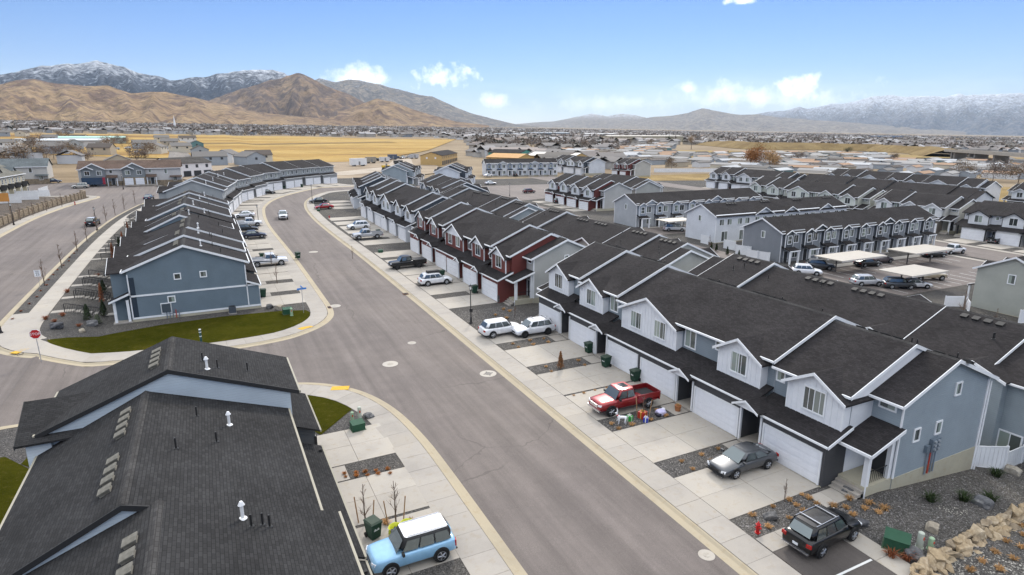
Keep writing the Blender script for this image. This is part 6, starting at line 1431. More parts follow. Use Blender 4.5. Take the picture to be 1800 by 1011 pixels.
# garden decorations
def gift(px, py, s, c1, c2, label):
    x, y = at(px, py); r = thing('gift_box', label, 'decoration', (x, y, gz(x, y, .12)), random.uniform(0, 1)); MB().box(-s/2, s/2, -s/2, s/2, 0, s).build('box', plain(c1, .4), r, False); m = MB(); m.box(-.04, .04, -s/2-.008, s/2+.008, -.0, s+.008); m.box(-s/2-.01, s/2+.01, -.04, .04, 0, s+.01); m.build('ribbon', plain(c2, .4), r, False)
    m = MB()
    for a in (0.5, 2.2, 3.7, 5.3): m.cyl((0, 0, s), (.12*math.cos(a), .12*math.sin(a), s+.12), .015, .05, 5)
    m.build('bow', plain(c2, .4), r, False)
gift(1106, 742, .42, (.02, .28, .04), (.6, .6, .55), 'green gift box decoration beside the reindeer'); gift(1129, 737, .55, (.38, .03, .02), (.55, .33, .04), 'red gift box decoration with gold ribbon'); gift(1135, 744, .36, (.02, .04, .35), (.6, .6, .6), 'blue gift box decoration')
def reindeer():
    x, y = at(1093, 748); r = thing('reindeer_figure', 'white wire reindeer figure with red scarf on the gravel', 'decoration', (x, y, gz(x, y, .12)), PI-.5); r.scale = (.8, .8, .8)
    me = bpy.data.meshes.new('body'); V = [(0, 0, .72), (.34, 0, .74), (.50, 0, .98), (.54, 0, 1.18), (.72, 0, 1.14), (-.34, 0, .74), (.3, .1, .4), (.33, .1, 0), (.36, -.1, .42), (.52, -.1, .3), (-.33, .1, .42), (-.38, .1, 0), (-.3, -.1, .4), (-.24, -.1, 0), (-.46, 0, .82)]
    E_ = [(0, 1), (1, 2), (2, 3), (3, 4), (0, 5), (1, 6), (6, 7), (1, 8), (8, 9), (5, 10), (10, 11), (5, 12), (12, 13), (5, 14)]; me.from_pydata(V, E_, []); o = bpy.data.objects.new('body', me); link(o, r); sk = o.modifiers.new('skin', 'SKIN')
    R_ = (.15, .14, .08, .09, .045, .13, .05, .03, .05, .03, .055, .03, .055, .03, .025)
    for i, v in enumerate(me.skin_vertices[0].data): v.radius = (R_[i], R_[i]); v.use_root = i == 0
    o.modifiers.new('smooth', 'SUBSURF').levels = 1; o.modifiers['smooth'].render_levels = 1; me.materials.append(plain((.78, .78, .8), .5)); m = MB()
    for s_ in (-1, 1):
        b = Vector((.52, s_*.05, 1.24)); p = [b, b+Vector((-.08, s_*.1, .18)), b+Vector((-.02, s_*.2, .34))]; m.cyl(p[0], p[1], .018, n=5); m.cyl(p[1], p[2], .016, n=5); m.cyl(p[1], p[1]+Vector((.12, s_*.04, .1)), .014, n=5); m.cyl(b, b+Vector((-.08, s_*.12, .02)), .03, .01, 5)
    m.build('antlers', plain((.78, .78, .8), .5), r, False); MB().cyl((.44, 0, .9), (.5, 0, .98), .1, .1, 10).build('scarf', plain((.5, .02, .02)), r, False)
reindeer()
def inflatable():
    x, y = at(1161, 731); r = thing('inflatable_figure', 'slumped purple and white inflatable on the gravel', 'decoration', (x, y, gz(x, y, .1))); a = rock_mesh('lobe', plain((.55, .52, .72), .4), 61, 3, (1.2, .9, .7), .12); b = rock_mesh('lobe', plain((.03, .03, .05), .4), 62, 3, (.7, .7, .5), .1); c = rock_mesh('lobe', plain((.72, .72, .76), .4), 63, 3, (.7, .6, .5), .1)
    inst('body', a, r, (0, 0, .22), 0, (.8, .8, .8)); inst('boot', b, r, (-.35, -.15, .15), 0, (.7, .7, .7)); inst('hat', c, r, (.35, .15, .3), 0, (.6, .6, .6))
inflatable()
def planter(px, py):
    x, y = at(px, py); r = thing('flower_pot', 'terracotta pot with orange flowers by the entry recess', 'pot', (x, y, gz(x, y, .2))); MB().cyl((0, 0, -.05), (0, 0, .42), .2, .28, 12).build('pot', plain((.33, .13, .05)), r, False); o = inst('flowers', TUFT[0], r, (0, 0, .4)); o.scale = (.8, .8, .8)
planter(1191, 725)
# dry-shaped slate-blue end wall details
def end_details():
    for o in bpy.data.objects:
        if o.get('label', '').startswith('long slate-blue'): root = o
    z = .08; tm = TRIMW
    MB().box(-.05, -.005, .05, 13.62, z+2.95, z+3.15).build('band_board', tm, root, False); MB().box(-.05, -.005, 0.0, 13.62, z+.35, z+.55).build('band_board', tm, root, False); MB().box(-.03, .02, 0, 13.62, -1, z+.35).build('foundation', FOUND, root, False)
    for d in (1.33, 13.55): MB().box(-.05, -.003, d-.06, d+.06, z+.5, z+5.6).build('corner_board', tm, root, False)
    for (d, zz, ww, hh) in ((5.9, 5.0, .55, .55), (8.6, 5.0, .55, .55), (9.5, 2.35, .6, .6)): window(root, -.01, d, zz, ww, hh, 3, 0)
    MB().box(-.06, -.004, 9.6, 10.7, .7, 2.0).build('meter_panel', tm, root, False)
    m = MB(); m.box(-.2, -.06, 9.7, 10.6, .9, 1.9); m.build('meter_bank', plain((.07, .09, .11), .5, .3), root, False)
    for i in range(5): MB().cyl((-.13, 8.9+i*.32, -.4), (-.13, 8.9+i*.32, 1.0+.1*(i % 2)), .05, n=6).build('conduit', plain((.4, .05, .03) if i == 1 else (.16, .2, .24)), root, False)
    # porch on the garden side
    pr = MB().ext([(-.4, 13.6, 3.6), (-.4, 15.6, 2.75), (-.4, 15.6, 2.62), (-.4, 13.6, 3.47)], (2.6, 0, 0)).build('porch_roof', ROOF_N, root); MB().ext([(-.445, 13.6, 3.62), (-.445, 15.65, 2.77), (-.445, 15.65, 2.55), (-.445, 13.6, 3.4)], (.045, 0, 0)).build('rake_board', tm, pr, False)
    for (u, d) in ((.1, 15.2), (1.9, 15.2), (.1, 13.9)): MB().box(u-.13, u+.13, d-.13, d+.13, -.4, 2.75).build('column', tm, root, False)
    MB().box(-.2, 2.2, 13.6, 15.5, -.6, .25).build('porch_slab', CONC, root, False); MB().box(-.02, .02, 12.95, 13.5, .56, 5.3).build('accent_panel', siding((.03, .045, .065)), root)
    ac = MB(); x, y = 1.2, 78.0; r = thing('air_conditioner', 'dark air conditioner on the pad below the slate-blue end wall', 'air conditioner', (x, y, gz(x, y, .12)))
    MB().box(-.45, .45, -.4, .4, -.1, .1).build('pad', CONC, r, False); MB().box(-.4, .4, -.36, .36, .1, .85).build('cabinet', plain((.06, .07, .085), .5), r, False); MB().cyl((0, 0, .85), (0, 0, .9), .3, n=14).build('fan_guard', IRON, r, False)
end_details()
# ------------------------------------------------------------------ the far land
HOUSE_W = [paint(c) for c in ((.62, .62, .62), (.42, .36, .27), (.30, .33, .36), (.10, .20, .22), (.55, .5, .4))]
ROOF_FAR = [plain(c, .9, 0.0, .1) for c in ((.17, .16, .15), (.30, .29, .28), (.10, .085, .075), (.33, .22, .15), (.42, .43, .44))]
def home_meshes(L_, W_, h, r, wm, rm, key):
    if key not in MC:
        a = MB().ext([(-L_/2, -W_/2, -.6), (-L_/2, W_/2, -.6), (-L_/2, W_/2, h), (-L_/2, 0, h+r), (-L_/2, -W_/2, h)], (L_, 0, 0)).mesh('wall', wm, False); b = MB().gable('u', ((-W_/2-.35, h-.1), (0, h+r+.1), (W_/2+.35, h-.1)), -L_/2-.3, L_/2+.3, .16).mesh('roof', rm, False)
        m = MB(); n = max(2, int(L_/4))
        for i in range(n):
            u = -L_/2+(i+.5)*L_/n
            for s_ in (-1, 1): m.box(u-.55, u+.55, min(s_*W_/2, s_*(W_/2+.04)), max(s_*W_/2, s_*(W_/2+.04)), h-1.7, h-.6)
        for s_ in (-1, 1): m.box(min(s_*L_/2, s_*(L_/2+.04)), max(s_*L_/2, s_*(L_/2+.04)), -.6, .6, h-1.6, h-.5)
        MC[key] = (a, b, m)
    return MC[key]
def far_home(name, label, cat, x, y, rz, L_, W_, h, r, ci, ri, group, wins=True):
    a, b, m = home_meshes(L_, W_, h, r, HOUSE_W[ci], ROOF_FAR[ri], ('home', L_, W_, h, ci, ri)); o = thing(name, label, cat, (x, y, T(x, y)), rz, group); inst('wall', a, o); inst('roof', b, o)
    if wins:
        n = max(2, int(L_/5))
        for i in range(n):
            u = -L_/2+(i+.5)*L_/n; k = ('hw',)
            if k not in MC: MC[k] = MB().box(-.6, .6, -.05, .05, -.6, .6).mesh('window', DARKD, False)
            inst('window', MC[k], o, (u, -W_/2, h-1.15))
        inst('window', MC[('hw',)], o, (-L_/2, 0, h-1.1), Q)
    return o
rnd = random.Random(4)
def clear(x, y):
    return not (-330 < x < 390 and 380 < y < 1130 and y < 1130 and x < y*.39+20 and x > -y*.42-40)
def proj_y(x, y):
    c, n = math.cos(YAW), math.sin(YAW); yy = -x*n+y*c; xx = x*c+y*n; z = T(x, y)-CAM_H; fw = yy*math.cos(PITCH)-z*math.sin(PITCH); up = yy*math.sin(PITCH)+z*math.cos(PITCH); return 900+F_PX*xx/fw, 505.5-F_PX*up/fw
# mobile home park
cnt = 0
for i in range(22):
    for j in range(24):
        x = 262+i*17+j*3; y = 215+j*24-i*3+rnd.uniform(-3, 3)
        qx, qy = proj_y(x, y)
        if y < 175 or rnd.random() < .12 or qx > 1840 or qx < 985 or cnt > 290: continue
        if qy < (272 if qx > 1180 else 255) or (qx > 1560 and qy < 284) or (x < 300 and y > 400): continue
        ci, ri = rnd.choice((0, 0, 1, 2, 2, 3, 4)), rnd.choice((0, 0, 1, 1, 2, 3, 4)); col = ('white', 'tan', 'grey-blue', 'teal', 'cream')[ci]; rc = ('grey', 'pale grey', 'dark brown', 'rust', 'silver')[ri]
        far_home('mobile_home', '%s mobile home with %s roof in the park beyond the estate' % (col, rc), 'mobile home', x, y, rnd.choice((.25, .25+Q))+rnd.uniform(-.05, .05), rnd.choice((15, 18)), rnd.choice((5, 7.5)), 2.9, .9, ci, ri, '%s %s mobile homes' % (col, rc), False); cnt += 1
# older houses left of the estate and along the lane
for i, (px, py) in enumerate(((255, 262), (285, 250), (300, 258), (318, 268), (345, 262), (352, 275), (400, 285), (440, 290), (330, 250), (275, 270), (95, 270), (130, 262), (60, 258), (20, 262), (180, 272), (30, 285), (210, 300), (370, 290), (455, 286), (40, 240), (120, 235), (90, 250), (5, 240), (160, 230), (140, 250))):
    x, y = at(px, py); ci, ri = rnd.choice((0, 1, 2, 2, 4)), rnd.choice((0, 2, 2, 0)); 
    if px == 345: ci = 3
    far_home('family_house', '%s house with %s roof in the older streets behind the duplexes' % (('white', 'tan', 'grey-blue', 'teal', 'cream')[ci], ('grey', 'pale grey', 'dark brown', 'rust', 'silver')[ri]), 'house', x, y, rnd.uniform(-.4, .4)+Q*rnd.randint(0, 1), rnd.choice((13, 16)), 10, 4.6, 2.3, ci, ri, '%s %s older houses' % (('white', 'tan', 'grey-blue', 'teal', 'cream')[ci], ('grey', 'pale grey', 'dark brown', 'rust', 'silver')[ri]), True)
def shed(px, py, L_, W_, h, rz, wc, rc, label):
    x, y = at(px, py); r = thing('warehouse', label, 'warehouse', (x, y, T(x, y)), rz); MB().box(-L_/2, L_/2, -W_/2, W_/2, -2, h).build('wall', paint(wc), r, False); MB().gable('u', ((-W_/2-.5, h), (0, h+1.4), (W_/2+.5, h)), -L_/2-.4, L_/2+.4, .3).build('roof', plain(rc, .7), r, False)
    n = int(L_/14)
    for i in range(n): u = -L_/2+(i+.5)*L_/n; MB().box(u-2.2, u+2.2, -W_/2-.1, -W_/2+.1, 0, 3.6).build('door', plain((.25, .24, .22)), r, False)
    MB().box(-L_/2-.05, L_/2+.05, -W_/2-.08, -W_/2+.1, h*.72, h*.8).build('stripe', paint(mulc(wc, .6)), r, False)
for a in ((1128, 248, 150, 40, 9, -.25, (.42, .37, .27), (.36, .34, .3), 'long beige warehouse beyond the mobile homes'), (960, 238, 120, 50, 7, -.2, (.30, .34, .38), (.25, .3, .36), 'blue-grey roofed warehouse left of the beige warehouse'), (1050, 240, 90, 40, 7, -.2, (.5, .5, .48), (.42, .44, .45), 'silver roofed shed row behind the bare trees'), (1330, 247, 120, 30, 7, -.3, (.5, .48, .45), (.2, .19, .18), 'low hall with dark roof by the embankment'), (1480, 246, 110, 40, 7, -.4, (.45, .46, .48), (.4, .42, .45), 'grey hall with pale roof beyond the embankment'), (1555, 243, 130, 45, 8, -.4, (.10, .16, .26), (.08, .12, .2), 'blue hall among the far roofs'),
          (690, 221, 160, 60, 12, 0, (.4, .37, .33), (.3, .25, .2), 'dark brown hall at the far edge of the field'), (115, 258, 60, 20, 5, .1, (.5, .5, .5), (.5, .53, .55), 'silver roofed school building left of the field'), (165, 252, 50, 16, 5, .1, (.35, .42, .36), (.35, .55, .48), 'mint roofed pavilion left of the field'), (880, 240, 120, 36, 6, -.1, (.35, .37, .4), (.2, .25, .3), 'slate roofed hall behind the estate')): shed(*a)
def church():
    x, y = at(308, 226); r = thing('church', 'small church with white spire beyond the field', 'church', (x, y, T(x, y))); MB().ext([(-30, 0, -2), (30, 0, -2), (30, 0, 3), (0, 0, 12), (-30, 0, 3)], (0, 40, 0)).build('nave', noisy((.2, .12, .1), (.25, .15, .12), .2), r, False); MB().box(-3, 3, -4, 2, 0, 12).build('tower', paint((.7, .7, .7)), r, False); MB().cyl((0, -1, 12), (0, -1, 34), 2.6, .1, 8).build('spire', paint((.75, .75, .76)), r, False)
church()
# construction yard
def yard_box(px, py, L_, W_, h, c, label, name='site_trailer', cat='trailer', rz=.2):
    x, y = at(px, py); r = thing(name, label, cat, (x, y, T(x, y)), rz); MB().box(-L_/2, L_/2, -W_/2, W_/2, .6, h).build('body', paint(c), r, False); MB().box(-L_/2-.1, L_/2+.1, -W_/2-.1, W_/2+.1, h, h+.15).build('roof', paint(mulc(c, .9)), r, False); MB().box(-.5, .5, -W_/2-.05, -W_/2+.05, .7, 2.6).build('door', plain((.2, .2, .2)), r, False)
    for u in (-L_*.3, L_*.3): MB().cyl((u, -W_/2, .45), (u, W_/2, .45), .45, n=10).build('axle', TYRE, r, False)
yard_box(630, 292, 9, 3.5, 4.2, (.7, .7, .7), 'white box trailer on the dirt lot'); yard_box(652, 287, 6, 3, 3.6, (.30, .27, .22), 'brown site container on the dirt lot'); yard_box(676, 285, 6, 2.6, 3, (.6, .6, .6), 'pale site trailer beside the dark machines'); yard_box(700, 289, 5, 2.5, 2.2, (.05, .05, .05), 'dark skip among the machines', 'skip', 'skip'); yard_box(678, 296, 4, 2, 1.5, (.6, .4, .03), 'yellow machine body by the far roofs', 'excavator', 'machine'); yard_box(690, 281, 6, 2.5, 3.4, (.08, .1, .14), 'navy site container on the dirt lot'); yard_box(728, 279, 6, 2.5, 3.0, (.45, .45, .46), 'grey site container by the tan shell')
for i in range(7): pcar('pickup', 'small pickup parked in the construction yard', 664+i*9, 283-i*.8, rnd.uniform(0, 6), rnd.choice((WH, BK, SILV)), cat='pickup', group='pickups in the construction yard', dz=0)
for i, (px, py) in enumerate(((172, 268), (180, 266), (205, 264), (225, 262), (240, 269), (266, 262), (292, 262))): pcar('suv', 'distant parked car on the lane by the older houses', px, py, rnd.uniform(0, 6), rnd.choice((WH, BK, SILV, NAVY)), group='cars on the far lane', dz=.2)
# embankment and overpass
def embankment():
    pts = [(1230, 253), (1330, 262), (1430, 262), (1540, 265), (1640, 271), (1672, 277)]; P = [at(*p) for p in pts]; P = resample(P, 12); m = MB(); prof = [(-26, 0), (-12, 5.5), (-4, 8), (6, 8), (20, 5), (34, 0)]; k = len(prof); V = []
    for i, p in enumerate(P):
        a, b = P[max(0, i-1)], P[min(len(P)-1, i+1)]; d = Vector((b[0]-a[0], b[1]-a[1])).normalized(); n = Vector((-d.y, d.x)); f = min(1, .35+i*.06)
        for o, z in prof: x, y = p[0]+n.x*o, p[1]+n.y*o; V.append((x, y, T(x, y)+z*f+noise.noise(Vector((x*.05, y*.05, 0)))*1.2*(z > 0)))
    m.add(V, [(i*k+j, (i+1)*k+j, (i+1)*k+j+1, i*k+j+1) for i in range(len(P)-1) for j in range(k-1)]); struct(m.build('embankment', soil((.15, .105, .05), (.235, .175, .085), .04, .6), uv=False))
    a, b = Vector(at(1672, 279)), Vector(at(1840, 300)); d = (b-a).normalized(); L_ = (b-a).length; r = thing('overpass', 'grey concrete road overpass on wide piers beyond the black roofs', 'bridge', (a.x, a.y, T(a.x, a.y)), math.atan2(d.y, d.x)); cc = concrete((.34, .31, .27)); MB().box(-4, L_+30, -6, 6, 6.6, 8.0).build('deck', cc, r, False)
    for s_ in (-6, 5.7): MB().box(-4, L_+30, s_, s_+.3, 8.0, 9.0).build('parapet', cc, r, False)
    for u in (14, 22, 58, 70, 110): MB().box(u-1.6, u+1.6, -5, 5, -3, 6.6).build('pier', concrete((.2, .185, .17)), r, False)
embankment()
# trees beyond the estate
def blob_tree(px, py, h, w_, mat, label, group=None, name='far_tree', n=1100):
    x, y = at(px, py); r = thing(name, label, 'tree', (x, y, T(x, y)), rnd.uniform(0, 6), group); MB().cyl((0, 0, -.5), (0, 0, h*.55), h*.025, h*.01, 6).build('trunk', BARK, r, False); m = MB(); rd = random.Random(int(px*3+py))
    lob = [(Vector((rd.uniform(-.5, .5)*w_, rd.uniform(-.5, .5)*w_, h*rd.uniform(.4, .85))), w_*rd.uniform(.3, .55)) for _ in range(7)]
    for i in range(n):
        c, rr = rd.choice(lob); v = Vector((rd.gauss(0, 1), rd.gauss(0, 1), rd.gauss(0, 1))).normalized(); p = c+v*rr*rd.uniform(.3, 1.05); a = Vector((rd.uniform(-1, 1), rd.uniform(-1, 1), rd.uniform(-1, 1))).normalized()*w_*.045; b = a.cross(v).normalized()*w_*.04; m.add([p-a, p+b, p+a], [(0, 1, 2)])
    m.build('crown', mat, r, False)
RED_T = leafy((.22, .09, .03), (.34, .16, .06), .4); BRN_T = leafy((.17, .12, .08), (.25, .185, .125), .4); EVG_T = leafy((.02, .03, .018), (.05, .06, .032), .4); PUR_T = leafy((.14, .105, .085), (.21, .165, .135), .4)
blob_tree(1318, 296, 13, 11, RED_T, 'large rust brown tree beyond the charcoal row', n=2000); blob_tree(1352, 297, 11, 11, leafy((.28, .17, .08), (.38, .25, .13), .4), 'large tan leafless tree beside the rust tree', n=1800); blob_tree(1215, 262, 16, 8, leafy((.25, .17, .10), (.33, .24, .15), .4), 'tall tan poplar behind the mobile homes', n=1800)
for px, py, h, w_ in ((968, 262, 8, 7), (980, 264, 7, 6), (1017, 264, 7, 6), (940, 248, 8, 6), (880, 258, 7, 7), (833, 247, 8, 6), (912, 250, 6, 5), (1490, 272, 9, 6), (1265, 250, 12, 8), (1175, 252, 12, 7)): blob_tree(px, py, h, w_, EVG_T, 'dark evergreen rising behind the estate roofs', 'evergreens behind the estate')
for px, py, h, w_ in ((60, 285, 8, 9), (20, 290, 9, 10), (95, 280, 8, 8), (130, 275, 8, 8), (190, 262, 9, 8), (215, 258, 9, 8), (255, 276, 8, 9), (240, 283, 7, 8), (115, 245, 9, 10), (155, 285, 6, 7), (5, 300, 8, 9), (60, 262, 9, 10), (1100, 262, 10, 10), (1140, 258, 9, 8), (1070, 285, 8, 8), (1400, 285, 8, 7), (1570, 285, 7, 6), (1690, 312, 9, 8), (1745, 318, 9, 9), (1790, 320, 9, 9), (1180, 300, 7, 6), (1030, 260, 8, 8)): blob_tree(px, py, h, w_, rnd.choice((BRN_T, PUR_T)), 'leafless brown tree among the older houses and homes', 'leafless trees beyond the estate')
# the town itself: thousands of roofs and tree crowns that read as one mass
def town():
    rng = np.random.default_rng(3); H = []; Tt = []; E_ = []
    az0 = RAD(-16); az1 = RAD(70)
    def ok(x, y, d):
        if clear(x, y) is False: return False
        if -30 < x < 190 and y < 520: return False
        if x < 240 and y < 300 and x > -110: return False
        if math.atan2(x, y) > RAD(36) and d < 1000: return False
        if 240 <= x < 560 and y < 560-(x-250)*.5: return False
        return True
    while len(H) < 5200:
        az = rng.uniform(az0, az1); d = 380+5200*rng.random()**1.5; x, y = d*math.sin(az), d*math.cos(az)
        if ok(x, y, d) and noise.noise(Vector((x*.004, y*.004, 1)))+.55 > rng.random()*.8: H.append((x, y, d))
    while len(Tt) < 15000:
        az = rng.uniform(az0, az1); d = 620+5400*rng.random()**1.4; x, y = d*math.sin(az), d*math.cos(az)
        if ok(x, y, d) and noise.noise(Vector((x*.003, y*.003, 9)))+.45 > rng.random()*.9: (E_ if rng.random() < .12 else Tt).append((x, y, d))
    bw = np.array([(-.5, -.5, -.3), (.5, -.5, -.3), (.5, .5, -.3), (-.5, .5, -.3), (-.5, -.5, 1), (.5, -.5, 1), (.5, .5, 1), (-.5, .5, 1)]); fw = np.array([(0, 1, 5, 4), (1, 2, 6, 5), (2, 3, 7, 6), (3, 0, 4, 7)])
    br = np.array([(-.55, -.57, .97), (.55, -.57, .97), (.55, 0, 1.6), (-.55, 0, 1.6), (-.55, .57, .97), (.55, .57, .97)]); fr = np.array([(0, 1, 2, 3), (3, 2, 5, 4)])
    A = np.array(H); n = len(A); s = np.stack((rng.uniform(11, 22, n), rng.uniform(8, 13, n), rng.uniform(3.2, 5.5, n)), -1); an = rng.choice([.2, .2+Q], n)+rng.uniform(-.25, .25, n); z = np.array([T(x, y) for x, y, _ in H])
    def put(b, f, mat, name, label):
        V = b[None]*s[:, None, :]; c, q = np.cos(an)[:, None], np.sin(an)[:, None]; X = V[:, :, 0]*c-V[:, :, 1]*q+A[:, None, 0]; Y = V[:, :, 0]*q+V[:, :, 1]*c+A[:, None, 1]; V = np.stack((X, Y, V[:, :, 2]+z[:, None]), -1).reshape(-1, 3); F = (f[None]+(np.arange(n)*len(b))[:, None, None]).reshape(-1, f.shape[1]); o = bpy.data.objects.new(name, np_mesh(name, V, F, mat)); link(o); tag(o, label, 'town'); o['kind'] = 'stuff'
    def cellmat(stops, sc):
        m = NT('town_cells'); v = m.n('TexVoronoi'); v.inputs['Scale'].default_value = sc; m.lk(m.pos(), v.inputs['Vector']); x = m.n('SeparateColor'); m.lk(v.outputs['Color'], x.inputs[0]); return m.done(m.ramp(x.outputs[0], stops), .9, .1)
    put(bw, fw, cellmat([(0, (.5, .48, .45)), (.4, (.3, .27, .23)), (.7, (.6, .6, .6)), (1, (.2, .22, .25))], .03), 'town_houses', 'pale house walls of the town spread over the valley floor'); put(br, fr, cellmat([(0, (.13, .12, .11)), (.4, (.2, .19, .19)), (.65, (.12, .1, .09)), (.85, (.36, .36, .37)), (1, (.2, .15, .12))], .028), 'town_roofs', 'grey and brown roofs of the town spread over the valley floor')
    def crowns(L_, mat, name, label, hlo, hhi, asp):
        n = len(L_); P = np.array(L_); b = rng.normal(0, 1, (9, 3)); b /= np.linalg.norm(b, axis=1)[:, None]; V = []; F = []
        hh = rng.uniform(hlo, hhi, n); zz = np.array([T(x, y) for x, y, _ in L_]); k = 16
        C = rng.normal(0, 1, (n, k, 3)); C /= np.linalg.norm(C, axis=2)[:, :, None]; C *= rng.uniform(.45, 1, (n, k, 1)); C *= np.stack((hh*asp, hh*asp, hh*.5), -1)[:, None, :]; C[:, :, 0] += P[:, None, 0]; C[:, :, 1] += P[:, None, 1]; C[:, :, 2] += (zz+hh*.55)[:, None]
        o3 = rng.normal(0, 1, (n, k, 3, 3))*(hh*asp*.30)[:, None, None, None]; V = (C[:, :, None, :]+o3).reshape(-1, 3); F = np.arange(len(V)).reshape(-1, 3); o = bpy.data.objects.new(name, np_mesh(name, V, F, mat)); link(o); tag(o, label, 'trees'); o['kind'] = 'stuff'
    crowns(Tt, leafy((.12, .10, .085), (.22, .18, .15), .01), 'town_trees', 'leafless trees scattered through the distant town', 5, 11, .42); crowns(E_, EVG_T, 'town_evergreens', 'dark evergreens scattered through the distant town', 6, 13, .26)
town()
# ------------------------------------------------------------------ mountains
def mountain_mat(name, lo, hi, snow0, snow1, dark, wooded):
    s = NT(name); p = s.pos(); sx = s.n('SeparateXYZ'); s.lk(p, sx.inputs[0]); n1 = s.noise(p, .0016, 8, .62); n2 = s.noise(p, .007, 7, .68); n3 = s.noise(s.scaled(p, (1, 1, .35)), .02, 5, .6)
    col = s.ramp(n1.outputs[0], [(.3, lo), (.62, hi)]); col = s.mix(s.ramp(n2.outputs[0], [(.5-.14*wooded, (0, 0, 0)), (.62-.1*wooded, (.85, .85, .85))]), col, dark)
    col = s.mix(1.0, col, s.ramp(n3.outputs[0], [(.3, (.6,)*3), (.7, (1.32,)*3)]), 'MULTIPLY')
    z = s.math('ADD', sx.outputs[2], s.math('MULTIPLY', s.math('SUBTRACT', n2.outputs[0], .5), (snow1-snow0)*2.4)); z = s.math('ADD', z, s.math('MULTIPLY', s.math('SUBTRACT', n3.outputs[0], .5), (snow1-snow0)*1.8))
    m = s.n('MapRange'); m.inputs[1].default_value = snow0; m.inputs[2].default_value = snow1; s.lk(z, m.inputs[0]); col = s.mix(m.outputs[0], col, (.72, .75, .8)); s.bump(s.math('ADD', n3.outputs[0], s.math('MULTIPLY', s.noise(p, .05, 4, .7).outputs[0], .4)), 55, .9); return s.done(col, .95, .05)
def interp(pts, x):
    if x <= pts[0][0]: return pts[0][1]
    for (a, b), (c, d) in zip(pts, pts[1:]):
        if x <= c: return b+(d-b)*(x-a)/(c-a)
    return pts[-1][1]
def mountain(name, label, sil, d0, d1, mat, rough, seed, step=5, rows=44, spur=.35, freq=1.0):
    x0, x1 = sil[0][0], sil[-1][0]; cols = int((x1-x0)/step)+1; V = []; back = 8
    for i in range(cols):
        px = x0+i*step; py = interp(sil, px); r = pixel_ray(px, py); hl = math.hypot(r.x, r.y); ux, uy, tz = r.x/hl, r.y/hl, r.z/hl; bx, by = ux*d0, uy*d0; b0 = T(bx, by)-30; H = CAM_H+tz*d1
        for j in range(rows+back):
            t = j/(rows-1); d = d0+(d1-d0)*t; x, y = ux*d, uy*d; k = t if t <= 1 else 2-t
            base = T(x, y)-30 if t < .02 else b0+(max(H, b0+20)-b0)*(max(k, 0)**1.25)
            e = noise.ridged_multi_fractal(Vector((px*.018*freq+seed, t*1.7*freq+seed*.37, seed)), 1.0, 2.1, 5, .9, 2.0)
            e2 = noise.fractal(Vector((x*.0015*freq, y*.0015*freq, seed)), 1.0, 2.0, 6); hgt = max(H-b0, 30)
            env = math.sin(PI*min(1, max(0, k))*.94)**.8 if 0 < k < 1 else .12; z = base+hgt*((e-1.1)*spur*env*.55+e2*rough*(.25+.75*env)*.16)
            V.append((x, y, z if t > .02 else T(x, y)-30))
    n = rows+back; F = [(i*n+j, (i+1)*n+j, (i+1)*n+j+1, i*n+j+1) for i in range(cols-1) for j in range(n-1)]
    o = MB().add(V, F).build(name, mat, None, False); o.data.polygons.foreach_set('use_smooth', [True]*len(o.data.polygons)); o['kind'] = 'structure'; o['label'] = label; return o
TANM = mountain_mat('dry_hill', (.25, .165, .095), (.38, .27, .155), 5000, 6000, (.15, .10, .08), .25); BRNM = mountain_mat('brown_mountain', (.19, .125, .085), (.31, .215, .13), 5000, 6000, (.10, .075, .07), .55); SNWM = mountain_mat('wooded_snow_mountain', (.055, .07, .10), (.11, .12, .14), 660, 1150, (.018, .032, .06), .9); DM = mountain_mat('grey_mountain', (.2, .165, .13), (.29, .24, .18), 1150, 2000, (.09, .085, .085), .7); FARM = mountain_mat('far_range', (.22, .18, .14), (.32, .27, .21), 5000, 6000, (.14, .12, .11), .5); FSN = mountain_mat('far_snow_range', (.13, .13, .15), (.2, .19, .19), 560, 1500, (.05, .065, .10), .5)
mountain('mountains', 'dark wooded mountain with snow streaks', [(-420, 150), (-200, 150), (-60, 140), (0, 130), (40, 122), (80, 115), (110, 112), (160, 108), (190, 111), (230, 121), (275, 133), (300, 140), (340, 135), (380, 129), (420, 127), (455, 122), (478, 119), (500, 128), (530, 150), (600, 195), (680, 218)], 6200, 9500, SNWM, .8, 3.1, 4, 52, .5)
mountain('mountains', 'long grey mountain flank with a snowy crest', [(440, 200), (520, 160), (545, 145), (560, 137), (590, 144), (615, 139), (650, 146), (670, 148), (700, 158), (740, 168), (760, 170), (790, 184), (830, 199), (870, 210), (910, 219), (950, 223)], 9800, 13500, DM, .6, 9.2, 4, 40, .4)
mountain('mountains', 'brown conical mountain', [(260, 215), (330, 192), (380, 172), (420, 158), (450, 150), (490, 138), (522, 127), (545, 136), (580, 153), (610, 164), (640, 180), (700, 192), (760, 207), (830, 219)], 5000, 7200, BRNM, .7, 5.7, 4, 48, .55)
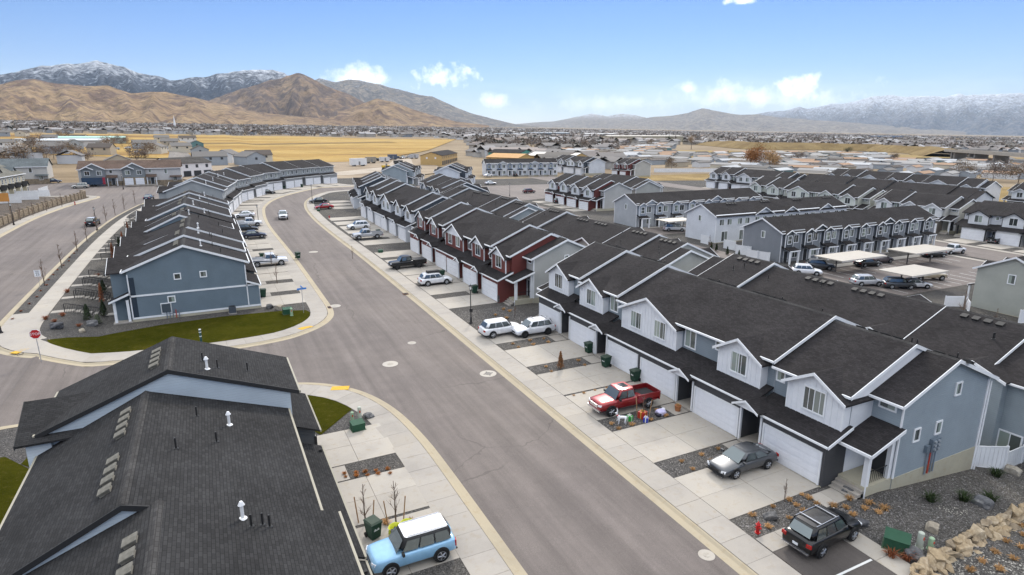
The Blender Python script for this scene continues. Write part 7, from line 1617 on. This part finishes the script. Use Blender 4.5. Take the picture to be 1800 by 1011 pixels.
mountain('mountains', 'rolling tan foothills', [(-420, 150), (-200, 150), (0, 148), (30, 141), (60, 139), (100, 146), (150, 152), (190, 151), (230, 165), (290, 160), (330, 170), (390, 183), (430, 193), (480, 200), (560, 208), (640, 214), (700, 218)], 3300, 5200, TANM, .5, 12.3, 4, 46, .42, .8)
mountain('mountains', 'pale tan foothill below the brown mountain', [(520, 214), (570, 205), (610, 192), (640, 180), (662, 171), (690, 178), (720, 190), (760, 203), (800, 213), (860, 220)], 4400, 6000, TANM, .5, 21.4, 4, 36, .5, .8)
mountain('mountains', 'low far hills with a dusting of snow', [(860, 222), (930, 216), (975, 213), (1000, 208), (1040, 199), (1065, 204), (1095, 199), (1120, 203), (1150, 209), (1210, 216), (1260, 222)], 17000, 22000, mountain_mat('dusted_hill', (.22, .18, .14), (.32, .27, .21), 560, 900, (.14, .12, .11), .5), .5, 2.2, 4, 30, .4)
mountain('mountains', 'grey far range with a rounded summit', [(1070, 220), (1100, 213), (1150, 205), (1180, 203), (1210, 197), (1235, 190), (1260, 195), (1300, 202), (1330, 200), (1370, 206), (1420, 210), (1500, 216), (1600, 224), (1700, 232)], 14500, 19000, FARM, .5, 7.7, 4, 34, .45)
mountain('mountains', 'long far range capped with snow', [(1230, 224), (1300, 206), (1340, 198), (1380, 193), (1405, 188), (1420, 191), (1460, 183), (1500, 177), (1540, 167), (1565, 165), (1590, 169), (1620, 168), (1660, 169), (1685, 164), (1700, 168), (1740, 166), (1800, 162), (1900, 160), (2050, 166), (2200, 180)], 17500, 24000, FSN, .7, 15.5, 5, 44, .5)
# ------------------------------------------------------------------ air
def haze():
    o = MB().box(-12000, 34000, -420, 34000, -330, 1950).build('haze', None, None, False); m = bpy.data.materials.new('haze'); m.use_nodes = True; nt = m.node_tree; nt.nodes.clear(); out = nt.nodes.new('ShaderNodeOutputMaterial'); v = nt.nodes.new('ShaderNodeVolumePrincipled')
    v.inputs['Density'].default_value = 2.3e-5; v.inputs['Color'].default_value = (.72, .85, 1, 1); v.inputs['Anisotropy'].default_value = .0; nt.links.new(v.outputs[0], out.inputs['Volume']); o.data.materials.append(m); o['kind'] = 'stuff'; tag(o, 'pale blue air haze lying over the whole valley', 'haze')
haze()
